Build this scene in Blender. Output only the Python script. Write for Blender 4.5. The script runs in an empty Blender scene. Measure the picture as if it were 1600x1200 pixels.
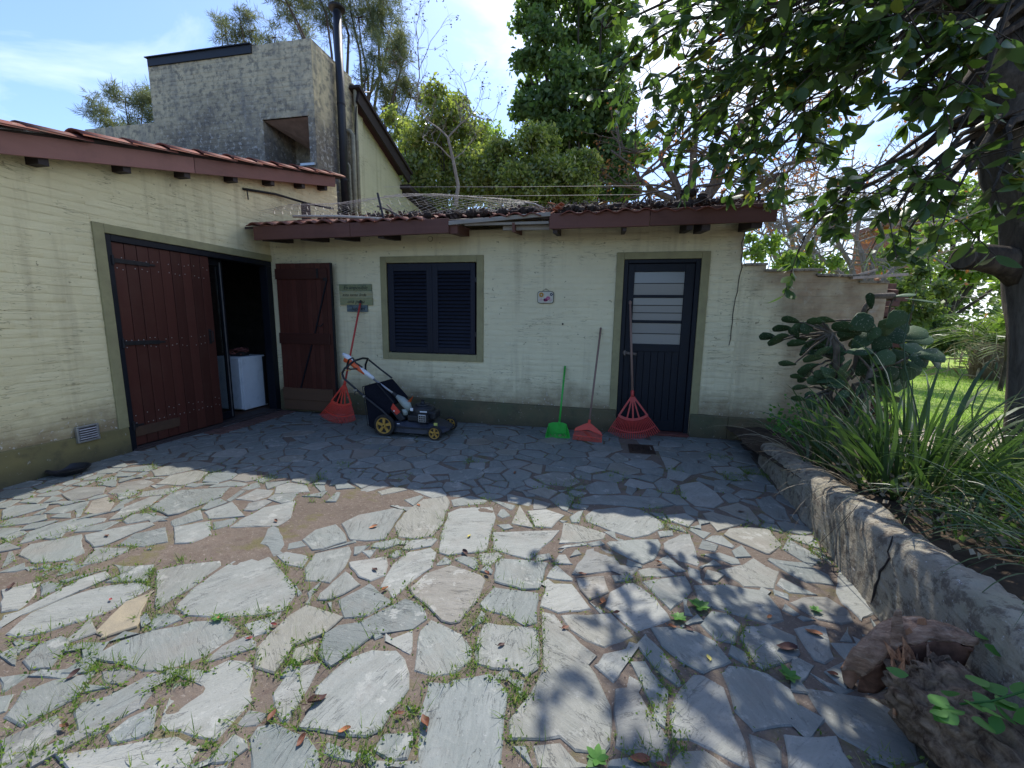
import bpy, bmesh, math, random
import numpy as np
from mathutils import Vector, Matrix, noise as mnoise
rnd = random.Random(7)
nr = np.random.RandomState(11)
scene = bpy.context.scene
COL = scene.collection
PI = math.pi

# ------------------------------------------------------------------ camera
FOC = 660.0                                   # focal length for a 1600 px wide picture
RW = np.array([[0.97868893, 0.04474265, -0.20041474],
               [0.20490008, -0.1483201, 0.96747977],
               [0.01356207, -0.98792674, -0.15432702]])   # world axes in camera coordinates
CAM = np.array([0.0, 0.0, 1.4])
cd = bpy.data.cameras.new('camera'); cam = bpy.data.objects.new('camera', cd); COL.objects.link(cam)
cd.sensor_width = 36.0; cd.lens = 36.0 * FOC / 1600.0; cd.clip_start = 0.02; cd.clip_end = 3000
m = Matrix(((RW[0][0], -RW[0][1], -RW[0][2], 0), (RW[1][0], -RW[1][1], -RW[1][2], 0), (RW[2][0], -RW[2][1], -RW[2][2], 1.4), (0, 0, 0, 1)))
cam.matrix_world = m
scene.camera = cam

# ------------------------------------------------------------------ light
SUN_EL, SUN_AZ = math.radians(54), math.radians(-2.0)     # azimuth from +Y towards +X
sd = Vector((math.sin(SUN_AZ) * math.cos(SUN_EL), math.cos(SUN_AZ) * math.cos(SUN_EL), math.sin(SUN_EL)))
sl = bpy.data.lights.new('sun', 'SUN'); sl.energy = 3.45; sl.angle = math.radians(0.53); sl.color = (1.0, 0.96, 0.88)
so = bpy.data.objects.new('sun', sl); COL.objects.link(so)
so.rotation_euler = sd.to_track_quat('Z', 'Y').to_euler(); so.location = (0, 0, 30)
world = bpy.data.worlds.new('World'); scene.world = world; world.use_nodes = True
scene.view_settings.view_transform = 'Standard'
try: scene.view_settings.look = 'None'
except Exception: pass
scene.view_settings.exposure = 0.74
scene.view_settings.gamma = 1.0
scene.view_settings.use_curve_mapping = False
def build_world():
    nt = world.node_tree; nt.nodes.clear(); N = nt.nodes; L = nt.links
    out = N.new('ShaderNodeOutputWorld'); bg = N.new('ShaderNodeBackground'); bg.inputs[1].default_value = 0.15
    sky = N.new('ShaderNodeTexSky'); sky.sky_type = 'NISHITA'; sky.sun_disc = False
    sky.sun_elevation = SUN_EL; sky.sun_rotation = SUN_AZ; sky.air_density = 1.1; sky.dust_density = 0.8; sky.ozone_density = 1.6
    tc = N.new('ShaderNodeTexCoord')
    mp = N.new('ShaderNodeMapping'); mp.inputs['Scale'].default_value = (1.1, 2.2, 3.0); mp.inputs['Rotation'].default_value = (0.3, 0.5, 0.6)
    mp.inputs['Location'].default_value = (3.1, 0.4, 1.7)
    L.new(tc.outputs['Generated'], mp.inputs[0])
    n1 = N.new('ShaderNodeTexNoise'); n1.inputs['Scale'].default_value = 1.3; n1.inputs['Detail'].default_value = 7; n1.inputs['Roughness'].default_value = 0.58; n1.inputs['Distortion'].default_value = 0.5
    L.new(mp.outputs[0], n1.inputs['Vector'])
    # a bank of cloud low in the east (to the right of the view)
    dt = N.new('ShaderNodeVectorMath'); dt.operation = 'DOT_PRODUCT'
    v = Vector((0.78, 0.60, 0.24)).normalized(); dt.inputs[1].default_value = v
    L.new(tc.outputs['Generated'], dt.inputs[0])
    mr = N.new('ShaderNodeMapRange'); mr.inputs[1].default_value = 0.55; mr.inputs[2].default_value = 1.0; mr.inputs[3].default_value = 0; mr.inputs[4].default_value = 0.34
    L.new(dt.outputs['Value'], mr.inputs[0])
    dt2 = N.new('ShaderNodeVectorMath'); dt2.operation = 'DOT_PRODUCT'
    v = Vector((-0.10, 0.80, 0.60)).normalized(); dt2.inputs[1].default_value = v
    L.new(tc.outputs['Generated'], dt2.inputs[0])
    mr2 = N.new('ShaderNodeMapRange'); mr2.inputs[1].default_value = 0.86; mr2.inputs[2].default_value = 1.0; mr2.inputs[3].default_value = 0; mr2.inputs[4].default_value = 0.13
    L.new(dt2.outputs['Value'], mr2.inputs[0])
    ad = N.new('ShaderNodeMath'); ad.operation = 'ADD'; L.new(n1.outputs['Fac'], ad.inputs[0]); L.new(mr.outputs[0], ad.inputs[1])
    ad2 = N.new('ShaderNodeMath'); ad2.operation = 'ADD'; L.new(ad.outputs[0], ad2.inputs[0]); L.new(mr2.outputs[0], ad2.inputs[1])
    rp = N.new('ShaderNodeValToRGB'); rp.color_ramp.elements[0].position = 0.60; rp.color_ramp.elements[0].color = (0.0, 0.0, 0.0, 1)
    rp.color_ramp.elements[1].position = 0.86; rp.color_ramp.elements[1].color = (0.95, 0.95, 0.95, 1)
    L.new(ad2.outputs[0], rp.inputs[0])
    mx = N.new('ShaderNodeMixRGB'); mx.inputs[2].default_value = (6.6, 7.0, 7.5, 1)
    gr = N.new('ShaderNodeMixRGB'); gr.blend_type = 'MULTIPLY'; gr.inputs[0].default_value = 1; gr.inputs[2].default_value = (0.74, 0.83, 1.04, 1); L.new(sky.outputs[0], gr.inputs[1])
    L.new(rp.outputs[0], mx.inputs[0]); L.new(gr.outputs[0], mx.inputs[1]); L.new(mx.outputs[0], bg.inputs[0]); L.new(bg.outputs[0], out.inputs[0])
build_world()

# ------------------------------------------------------------------ pixel -> place helpers (measurements taken from the photo)
def ray(px, py): return RW @ np.array([px - 800.0, py - 600.0, FOC])
def G(px, py, z=0.0): r = ray(px, py); return CAM + r * ((z - 1.4) / r[2])
def AY(px, py, y): r = ray(px, py); return CAM + r * (y / r[1])
def AX(px, py, x): r = ray(px, py); return CAM + r * (x / r[0])

# ------------------------------------------------------------------ object helpers
def tag(o, label=None, cat=None, group=None, kind=None):
    if label: o['label'] = label
    if cat: o['category'] = cat
    if group: o['group'] = group
    if kind: o['kind'] = kind
    return o
def thing(name, label, cat, loc=(0, 0, 0), rot=(0, 0, 0), group=None, kind=None):
    o = bpy.data.objects.new(name, None); COL.objects.link(o); o.location = loc; o.rotation_euler = rot; o.empty_display_size = 0.1
    return tag(o, label, cat, group, kind)
def wloc(o):
    v = Vector((0, 0, 0))
    while o is not None: v += o.location; o = o.parent
    return v
def mesh_np(name, V, F, mats, smooth=False, midx=None):
    """V (n,3); F (m,k) constant k"""
    me = bpy.data.meshes.new(name); V = np.asarray(V, dtype=np.float32); F = np.asarray(F, dtype=np.int32)
    me.vertices.add(len(V)); me.vertices.foreach_set('co', V.ravel())
    k = F.shape[1]; me.loops.add(F.size); me.loops.foreach_set('vertex_index', F.ravel())
    me.polygons.add(len(F)); me.polygons.foreach_set('loop_start', np.arange(0, F.size, k, dtype=np.int32))
    try: me.polygons.foreach_set('loop_total', np.full(len(F), k, dtype=np.int32))
    except Exception: pass
    if smooth: me.polygons.foreach_set('use_smooth', np.ones(len(F), dtype=bool))
    for mm in (mats if isinstance(mats, (list, tuple)) else [mats]): me.materials.append(mm)
    if midx is not None: me.polygons.foreach_set('material_index', np.asarray(midx, dtype=np.int32))
    me.update(calc_edges=True); me.validate()
    return me
def link(name, me, parent=None, loc=(0, 0, 0), rot=(0, 0, 0), scale=(1, 1, 1), kind=None, label=None):
    o = bpy.data.objects.new(name, me); COL.objects.link(o)
    o.location = loc; o.rotation_euler = rot; o.scale = scale
    if parent is not None: o.parent = parent
    if kind: o['kind'] = kind
    if label: o['label'] = label
    return o
class MB:
    def __init__(s): s.v = []; s.f = []
    def add(s, vs, fs):
        b = len(s.v); s.v += [tuple(v) for v in vs]; s.f += [tuple(b + i for i in f) for f in fs]; return s
    def box(s, c, d, rz=0.0, rx=0.0, ry=0.0, taper=1.0):
        M = Matrix.Rotation(rz, 3, 'Z') @ Matrix.Rotation(ry, 3, 'Y') @ Matrix.Rotation(rx, 3, 'X'); c = Vector(c)
        vs = []
        for z in (-1, 1):
            t = taper if z > 0 else 1.0
            for x, y in ((-1, -1), (1, -1), (1, 1), (-1, 1)): vs.append(c + M @ Vector((x * d[0] / 2 * t, y * d[1] / 2 * t, z * d[2] / 2)))
        return s.add(vs, [(0, 3, 2, 1), (4, 5, 6, 7), (0, 1, 5, 4), (1, 2, 6, 5), (2, 3, 7, 6), (3, 0, 4, 7)])
    def bb(s, a, b):
        return s.box([(a[i] + b[i]) / 2 for i in range(3)], [abs(b[i] - a[i]) for i in range(3)])
    def beam(s, p, q, w, h, up=(0, 0, 1)):
        p = Vector(p); q = Vector(q); d = (q - p).normalized(); u = Vector(up); sd_ = d.cross(u)
        if sd_.length < 1e-4: sd_ = d.cross(Vector((0, 1, 0)))
        sd_.normalize(); u = sd_.cross(d).normalized(); vs = []
        for c in (p, q):
            for a, b in ((-1, -1), (1, -1), (1, 1), (-1, 1)): vs.append(c + sd_ * (a * w / 2) + u * (b * h / 2))
        return s.add(vs, [(0, 3, 2, 1), (4, 5, 6, 7), (0, 1, 5, 4), (1, 2, 6, 5), (2, 3, 7, 6), (3, 0, 4, 7)])
    def tube(s, pts, r, n=8, caps=True, wob=0.0, seed=0.0):
        pts = [Vector(p) for p in pts]; N = len(pts); rs = r if isinstance(r, (list, tuple)) else [r] * N
        b = len(s.v); prev = None
        for i, p in enumerate(pts):
            t = (pts[min(i + 1, N - 1)] - pts[max(i - 1, 0)]).normalized()
            if prev is None:
                a = Vector((0, 0, 1)) if abs(t.z) < 0.9 else Vector((1, 0, 0))
                u = t.cross(a).normalized()
            else:
                u = (prev - t * prev.dot(t)); u = u.normalized() if u.length > 1e-6 else t.cross(Vector((1, 0, 0))).normalized()
            prev = u; w = t.cross(u)
            for k in range(n):
                an = 2 * PI * k / n; rr = rs[i]
                if wob: rr *= 1 + wob * mnoise.noise(Vector((math.cos(an) * 1.5 + seed, math.sin(an) * 1.5, i * 0.55 + seed)))
                s.v.append(tuple(p + (u * math.cos(an) + w * math.sin(an)) * rr))
        for i in range(N - 1):
            for k in range(n): a0 = b + i * n + k; a1 = b + i * n + (k + 1) % n; s.f.append((a0, a1, a1 + n, a0 + n))
        if caps: s.f.append(tuple(b + k for k in reversed(range(n)))); s.f.append(tuple(b + (N - 1) * n + k for k in range(n)))
        return s
    def lathe(s, c, prof, n=16, axis='Z', ring=False):
        """prof [(r, h)]"""
        b = len(s.v); c = Vector(c)
        for r, h in prof:
            for k in range(n):
                a = 2 * PI * k / n; x, y = r * math.cos(a), r * math.sin(a)
                q = {'Z': (x, y, h), 'Y': (x, h, y), 'X': (h, x, y)}[axis]
                s.v.append(tuple(c + Vector(q)))
        for i in range(len(prof) - 1):
            for k in range(n): a0 = b + i * n + k; a1 = b + i * n + (k + 1) % n; s.f.append((a0, a1, a1 + n, a0 + n))
        if ring:
            e = b + (len(prof) - 1) * n
            for k in range(n): s.f.append((e + k, e + (k + 1) % n, b + (k + 1) % n, b + k))
        else: s.f.append(tuple(b + k for k in reversed(range(n)))); s.f.append(tuple(b + (len(prof) - 1) * n + k for k in range(n)))
        return s
    def prism(s, poly, fa, fb):
        """poly: 2D list; fa/fb map (u,v)->3D for the two faces"""
        n = len(poly); vs = [fa(*p) for p in poly] + [fb(*p) for p in poly]
        fs = [tuple(range(n)), tuple(reversed(range(n, 2 * n)))] + [(i, i + n, (i + 1) % n + n, (i + 1) % n) for i in range(n)]
        return s.add(vs, fs)
    def mesh(s, name, mat, off=Vector((0, 0, 0)), smooth=False):
        me = bpy.data.meshes.new(name); me.from_pydata([(v[0] - off[0], v[1] - off[1], v[2] - off[2]) for v in s.v], [], s.f)
        me.materials.append(mat)
        bm = bmesh.new(); bm.from_mesh(me); bmesh.ops.recalc_face_normals(bm, faces=bm.faces); bm.to_mesh(me); bm.free()
        if smooth:
            for p in me.polygons: p.use_smooth = True
        me.update(); return me
    def build(s, name, mat, parent=None, local=False, smooth=False, bevel=0.0, kind=None, label=None, autosmooth=False):
        off = Vector((0, 0, 0)) if (local or parent is None) else wloc(parent)
        me = s.mesh(name, mat, off, smooth)
        o = link(name, me, parent, kind=kind, label=label)
        if bevel:
            mo = o.modifiers.new('bevel', 'BEVEL'); mo.width = bevel; mo.segments = 2; mo.limit_method = 'ANGLE'; mo.angle_limit = math.radians(40)
        return o

# ------------------------------------------------------------------ materials
MATS = {}
class NT:
    def __init__(s, name):
        s.m = bpy.data.materials.new(name); s.m.use_nodes = True; s.t = s.m.node_tree; s.t.nodes.clear()
        s.out = s.t.nodes.new('ShaderNodeOutputMaterial'); MATS[name] = s.m
    def n(s, typ, **kw):
        nd = s.t.nodes.new('ShaderNode' + typ)
        for k, v in kw.items():
            if hasattr(nd, k) and not k[0].isupper(): setattr(nd, k, v)
        return nd
    def l(s, a, b): s.t.links.new(a, b)
    def pos(s, scale=(1, 1, 1), loc=(0, 0, 0), obj=False):
        if obj: g = s.n('TexCoord').outputs['Object']
        else: g = s.n('NewGeometry').outputs['Position']
        mp = s.n('Mapping'); mp.inputs['Scale'].default_value = scale; mp.inputs['Location'].default_value = loc
        s.l(g, mp.inputs[0]); return mp.outputs[0]
    def noise(s, vec, scale=5, detail=4, rough=0.55, dist=0.0):
        t = s.n('TexNoise'); t.inputs['Scale'].default_value = scale; t.inputs['Detail'].default_value = detail
        t.inputs['Roughness'].default_value = rough; t.inputs['Distortion'].default_value = dist
        s.l(vec, t.inputs['Vector']); return t.outputs['Fac']
    def ramp(s, fac, stops):
        r = s.n('ValToRGB'); e = r.color_ramp.elements
        while len(e) < len(stops): e.new(0.5)
        for i, (p, c) in enumerate(stops): e[i].position = p; e[i].color = (c[0], c[1], c[2], 1) if isinstance(c, (tuple, list)) else (c, c, c, 1)
        s.l(fac, r.inputs[0]); return r.outputs[0]
    def mix(s, fac, a, b, mode='MIX'):
        m_ = s.n('MixRGB'); m_.blend_type = mode
        for i, v in ((0, fac), (1, a), (2, b)):
            if hasattr(v, 'default_value') or hasattr(v, 'is_linked'): s.l(v, m_.inputs[i])
            elif i == 0: m_.inputs[0].default_value = v
            else: m_.inputs[i].default_value = (v[0], v[1], v[2], 1) if isinstance(v, (tuple, list)) else (v, v, v, 1)
        return m_.outputs[0]
    def math(s, op, a, b=None):
        m_ = s.n('Math'); m_.operation = op
        for i, v in ((0, a), (1, b)):
            if v is None: continue
            if isinstance(v, (int, float)): m_.inputs[i].default_value = v
            else: s.l(v, m_.inputs[i])
        return m_.outputs[0]
    def bump(s, h, strength=0.5, dist=0.01, prev=None):
        b = s.n('Bump'); b.inputs['Strength'].default_value = strength; b.inputs['Distance'].default_value = dist
        s.l(h, b.inputs['Height'])
        if prev is not None: s.l(prev, b.inputs['Normal'])
        return b.outputs[0]
    def bsdf(s, col, rough=0.7, nrm=None, spec=0.35, metal=0.0, **kw):
        b = s.n('BsdfPrincipled')
        for key, v in (('Base Color', col), ('Roughness', rough), ('Metallic', metal), ('Specular IOR Level', spec)):
            if isinstance(v, (int, float)): 
                b.inputs[key].default_value = v if key != 'Base Color' else (v, v, v, 1)
            elif isinstance(v, (tuple, list)): b.inputs[key].default_value = (v[0], v[1], v[2], 1)
            else: s.l(v, b.inputs[key])
        if nrm is not None: s.l(nrm, b.inputs['Normal'])
        for k, v in kw.items(): b.inputs[k].default_value = v
        return b.outputs[0]
    def done(s, sh): s.l(sh, s.out.inputs[0]); return s.m
    def z(s):
        sp = s.n('SeparateXYZ'); s.l(s.n('NewGeometry').outputs['Position'], sp.inputs[0]); return sp.outputs

def flat(name, col, rough=0.6, var=0.12, scale=30, spec=0.35, metal=0.0, bump=0.15, grime=0.0):
    t = NT(name); p = t.pos(); n = t.noise(p, scale, 4)
    n2 = t.noise(p, 3.5, 5, 0.65)
    c = t.mix(t.ramp(n, [(0.3, 0.0), (0.7, 1.0)]), [x * (1 - var) for x in col], [min(1, x * (1 + var)) for x in col])
    c = t.mix(t.ramp(n2, [(0.35, 0.0), (0.75, 0.55)]), c, [x * (1 - var * 1.6) for x in col])
    if grime: c = t.mix(t.ramp(t.noise(p, 9, 6, 0.7), [(0.5, 0.0), (0.75, grime)]), c, (0.12, 0.10, 0.07))
    r = t.ramp(n, [(0.2, max(0.05, rough - 0.08)), (0.8, min(1, rough + 0.1))])
    return t.done(t.bsdf(c, r, t.bump(n, bump, 0.002), spec, metal))

def wall_paint(name, base, base2, dirt, plinth=None, streak=0.35, moss=0.0, stain=None):
    t = NT(name); p = t.pos(); sx, sy, sz = t.z()
    big = t.noise(p, 0.9, 5, 0.6); mid = t.noise(p, 5, 5, 0.6); fine = t.noise(p, 60, 3, 0.6)
    c = t.mix(t.ramp(big, [(0.3, 0.0), (0.7, 1.0)]), base, base2)
    c = t.mix(t.ramp(mid, [(0.45, 0.0), (0.8, 0.45)]), c, [x * 0.82 for x in base])
    # thin dark horizontal cracks where paint bridges the joints
    pc = t.pos((3.0, 3.0, 26.0)); cr = t.noise(pc, 1.0, 3, 0.5, 0.3)
    crk = t.ramp(cr, [(0.485, 0.0), (0.5, 1.0), (0.515, 0.0)])
    crk = t.math('MULTIPLY', crk, t.ramp(t.noise(p, 3.1, 3), [(0.48, 0.0), (0.62, 0.62)]))
    c = t.mix(crk, c, [x * 0.35 for x in dirt])
    # vertical grime streaks
    ps = t.pos((7, 7, 0.6)); st = t.noise(ps, 1.0, 4, 0.6)
    c = t.mix(t.ramp(st, [(0.52, 0.0), (0.75, streak)]), c, dirt)
    # chipped spots
    chip = t.ramp(t.noise(p, 22, 2, 0.5), [(0.725, 0.0), (0.74, 0.6)])
    c = t.mix(chip, c, [x * 0.6 for x in dirt])
    # rising damp near the ground: irregular band
    zz = t.math('ADD', sz, t.math('MULTIPLY', t.math('SUBTRACT', mid, 0.5), 0.55))
    damp = t.ramp(t.math('MULTIPLY', zz, 1.0), [(0.28, 0.9), (0.60, 0.0)])
    c = t.mix(damp, c, [x for x in dirt])
    flk = t.math('MULTIPLY', t.ramp(t.math('MULTIPLY', zz, 1.0), [(0.25, 1.0), (0.5, 0.0)]), t.ramp(t.noise(p, 38, 3, 0.6), [(0.62, 0.0), (0.66, 1.0)]))
    c = t.mix(flk, c, (0.62, 0.60, 0.55))
    if stain:   # brown weathered area of the ruined wall at x > x0
        x0, colr = stain
        xx = t.math('ADD', sx, t.math('MULTIPLY', t.math('SUBTRACT', big, 0.5), 1.6))
        xx = t.math('SUBTRACT', xx, t.math('MULTIPLY', t.math('SUBTRACT', 1.0, sz), 0.32))
        f = t.ramp(t.math('MULTIPLY', t.math('SUBTRACT', xx, x0 - 1.0), 0.5), [(0.38, 0.0), (0.60, 0.80)])
        f = t.math('MULTIPLY', f, t.ramp(mid, [(0.25, 0.55), (0.6, 1.0)]))
        c2 = t.mix(t.ramp(t.noise(p, 2.2, 6, 0.65), [(0.35, 0.0), (0.65, 1.0)]), colr, [x * 0.55 for x in colr])
        c2 = t.mix(t.ramp(t.noise(p, 6.5, 6, 0.7), [(0.58, 0.0), (0.68, 0.6)]), c2, (0.40, 0.37, 0.31))
        c = t.mix(f, c, c2)
    h = t.math('ADD', t.math('MULTIPLY', mid, 0.9), t.math('MULTIPLY', fine, 0.22))
    h = t.math('SUBTRACT', h, t.math('MULTIPLY', crk, 0.35))
    pb = t.pos((2.2, 2.2, 9.0)); hb = t.noise(pb, 2.2, 4, 0.6, 0.4)
    nrm = t.bump(h, 0.55, 0.012, t.bump(hb, 0.5, 0.02))
    return t.done(t.bsdf(c, 0.88, nrm, 0.15))

M = {}
M['wall_left'] = wall_paint('painted_brick_yellow', (0.76, 0.665, 0.40), (0.67, 0.585, 0.35), (0.25, 0.19, 0.11))
M['wall_back'] = wall_paint('painted_brick_cream', (0.76, 0.69, 0.455), (0.68, 0.615, 0.405), (0.25, 0.20, 0.12), stain=(2.10, (0.33, 0.225, 0.14)))
def tower_mat():
    t = NT('tower_brick'); p = t.pos(); sx, sy, sz = t.z()
    big = t.noise(p, 0.8, 6, 0.65); mid = t.noise(p, 4, 6, 0.7); fine = t.noise(p, 26, 3, 0.6)
    c = t.mix(t.ramp(mid, [(0.35, 0.0), (0.65, 1.0)]), (0.72, 0.60, 0.385), (0.55, 0.465, 0.305))
    c = t.mix(t.ramp(t.noise(p, 9, 5, 0.7), [(0.48, 0.0), (0.60, 0.75)]), c, (0.20, 0.185, 0.155))
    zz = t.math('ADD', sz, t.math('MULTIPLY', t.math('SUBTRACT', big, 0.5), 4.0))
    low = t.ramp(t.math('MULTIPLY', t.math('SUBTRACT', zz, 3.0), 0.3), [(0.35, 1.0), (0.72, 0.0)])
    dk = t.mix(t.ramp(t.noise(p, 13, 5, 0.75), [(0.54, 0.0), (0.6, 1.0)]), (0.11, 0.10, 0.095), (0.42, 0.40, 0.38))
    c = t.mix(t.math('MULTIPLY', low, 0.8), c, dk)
    ps = t.pos((5, 5, 0.5)); c = t.mix(t.ramp(t.noise(ps, 1.0, 5, 0.65), [(0.5, 0.0), (0.72, 0.7)]), c, (0.27, 0.255, 0.225))
    h = t.math('ADD', mid, t.math('MULTIPLY', fine, 0.4))
    return t.done(t.bsdf(c, 0.92, t.bump(h, 0.6, 0.015), 0.1))
M['tower'] = tower_mat()
def plinth_mat(name, a, b):
    t = NT(name); p = t.pos(); mid = t.noise(p, 3, 6, 0.65)
    c = t.mix(t.ramp(mid, [(0.35, 0.0), (0.65, 1.0)]), a, b)
    sx, sy, sz = t.z()
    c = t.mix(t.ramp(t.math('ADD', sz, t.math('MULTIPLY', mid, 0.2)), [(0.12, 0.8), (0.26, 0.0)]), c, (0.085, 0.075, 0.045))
    c = t.mix(t.ramp(t.noise(p, 18, 5, 0.75), [(0.64, 0.0), (0.68, 0.8)]), c, (0.40, 0.38, 0.33))
    c = t.mix(t.ramp(t.noise(p, 7, 5, 0.7), [(0.52, 0.0), (0.7, 0.6)]), c, (0.07, 0.065, 0.045))
    return t.done(t.bsdf(c, 0.85, t.bump(t.noise(p, 12, 6, 0.7), 0.5, 0.01), 0.2))
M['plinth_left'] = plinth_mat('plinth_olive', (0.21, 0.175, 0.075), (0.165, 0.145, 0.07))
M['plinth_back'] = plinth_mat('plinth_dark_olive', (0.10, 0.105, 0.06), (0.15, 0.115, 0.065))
M['olive_trim'] = flat('olive_trim', (0.315, 0.285, 0.15), 0.75, 0.14, 18, 0.2, grime=0.5)
M['blue_dark'] = flat('dark_blue_paint', (0.006, 0.009, 0.016), 0.5, 0.25, 25, 0.25)
M['blue_shutter'] = flat('slate_blue_paint', (0.013, 0.016, 0.028), 0.55, 0.3, 40, 0.25, bump=0.3)
M['near_black'] = flat('black_paint', (0.006, 0.008, 0.014), 0.5, 0.3, 20, 0.3)

def wood(name, a, b, wear, axis='z', rough=0.6, scale=1.0, spec=0.3):
    t = NT(name); sc = {'z': (14, 14, 0.9), 'x': (0.9, 14, 14), 'y': (14, 0.9, 14)}[axis]
    p = t.pos([x * scale for x in sc]); oi = t.n('ObjectInfo').outputs['Random']
    g = t.noise(p, 1.0, 6, 0.65, 0.4); p2 = t.pos()
    c = t.mix(t.ramp(g, [(0.3, 0.0), (0.7, 1.0)]), a, b)
    c = t.mix(t.ramp(t.noise(p2, 3.0, 6, 0.7), [(0.5, 0.0), (0.75, 0.7)]), c, wear)
    c = t.mix(0.35, c, t.ramp(oi, [(0.0, [x * 0.55 for x in a]), (0.5, a), (1.0, [min(1, x * 1.45) for x in b])]))
    return t.done(t.bsdf(c, rough, t.bump(g, 0.35, 0.004), spec))
M['red_board'] = wood('red_door_board', (0.056, 0.016, 0.011), (0.078, 0.023, 0.016), (0.090, 0.040, 0.028), 'z', 0.5)
M['red_ledge'] = wood('red_ledge', (0.048, 0.015, 0.011), (0.070, 0.022, 0.016), (0.05, 0.02, 0.015), 'x', 0.5)
M['weathered_foot'] = wood('weathered_foot_board', (0.08, 0.045, 0.028), (0.11, 0.06, 0.035), (0.05, 0.035, 0.025), 'x', 0.7)
M['fascia_red'] = wood('fascia_red', (0.115, 0.048, 0.034), (0.165, 0.070, 0.050), (0.06, 0.026, 0.020), 'x', 0.65)
M['fascia_left'] = wood('fascia_left', (0.20, 0.095, 0.075), (0.26, 0.125, 0.10), (0.11, 0.06, 0.05), 'y', 0.7)
M['grey_plank'] = wood('grey_plank', (0.20, 0.17, 0.14), (0.36, 0.33, 0.28), (0.10, 0.08, 0.065), 'x', 0.85)
M['dark_wood'] = wood('dark_wood', (0.035, 0.026, 0.025), (0.055, 0.04, 0.036), (0.02, 0.016, 0.015), 'y', 0.7)
M['handle_wood'] = wood('handle_wood', (0.24, 0.15, 0.115), (0.30, 0.20, 0.16), (0.17, 0.10, 0.08), 'z', 0.6)
M['nail'] = flat('galvanised_nail', (0.45, 0.44, 0.42), 0.4, 0.2, 30, 0.5, 0.7)
M['iron'] = flat('dark_iron', (0.03, 0.028, 0.03), 0.55, 0.3, 30, 0.4, 0.5)
M['galv'] = flat('galvanised_wire', (0.34, 0.33, 0.32), 0.6, 0.15, 30, 0.4, 0.4)
M['alu'] = flat('aluminium', (0.42, 0.43, 0.44), 0.35, 0.12, 30, 0.5, 0.8, grime=0.4)
def tile_mat():
    t = NT('clay_tile'); p = t.pos(); oi = t.n('ObjectInfo').outputs['Random']
    c = t.ramp(oi, [(0, (0.14, 0.045, 0.03)), (0.4, (0.22, 0.075, 0.048)), (0.75, (0.18, 0.055, 0.038)), (1, (0.26, 0.12, 0.085))])
    c = t.mix(t.ramp(t.noise(p, 11, 6, 0.75), [(0.48, 0.0), (0.66, 0.8)]), c, (0.11, 0.075, 0.06))
    c = t.mix(t.ramp(t.noise(p, 23, 4, 0.7), [(0.62, 0.0), (0.68, 0.6)]), c, (0.30, 0.29, 0.24))
    return t.done(t.bsdf(c, 0.8, t.bump(t.noise(p, 70, 4), 0.4, 0.003), 0.2))
M['tile'] = tile_mat()
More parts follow.
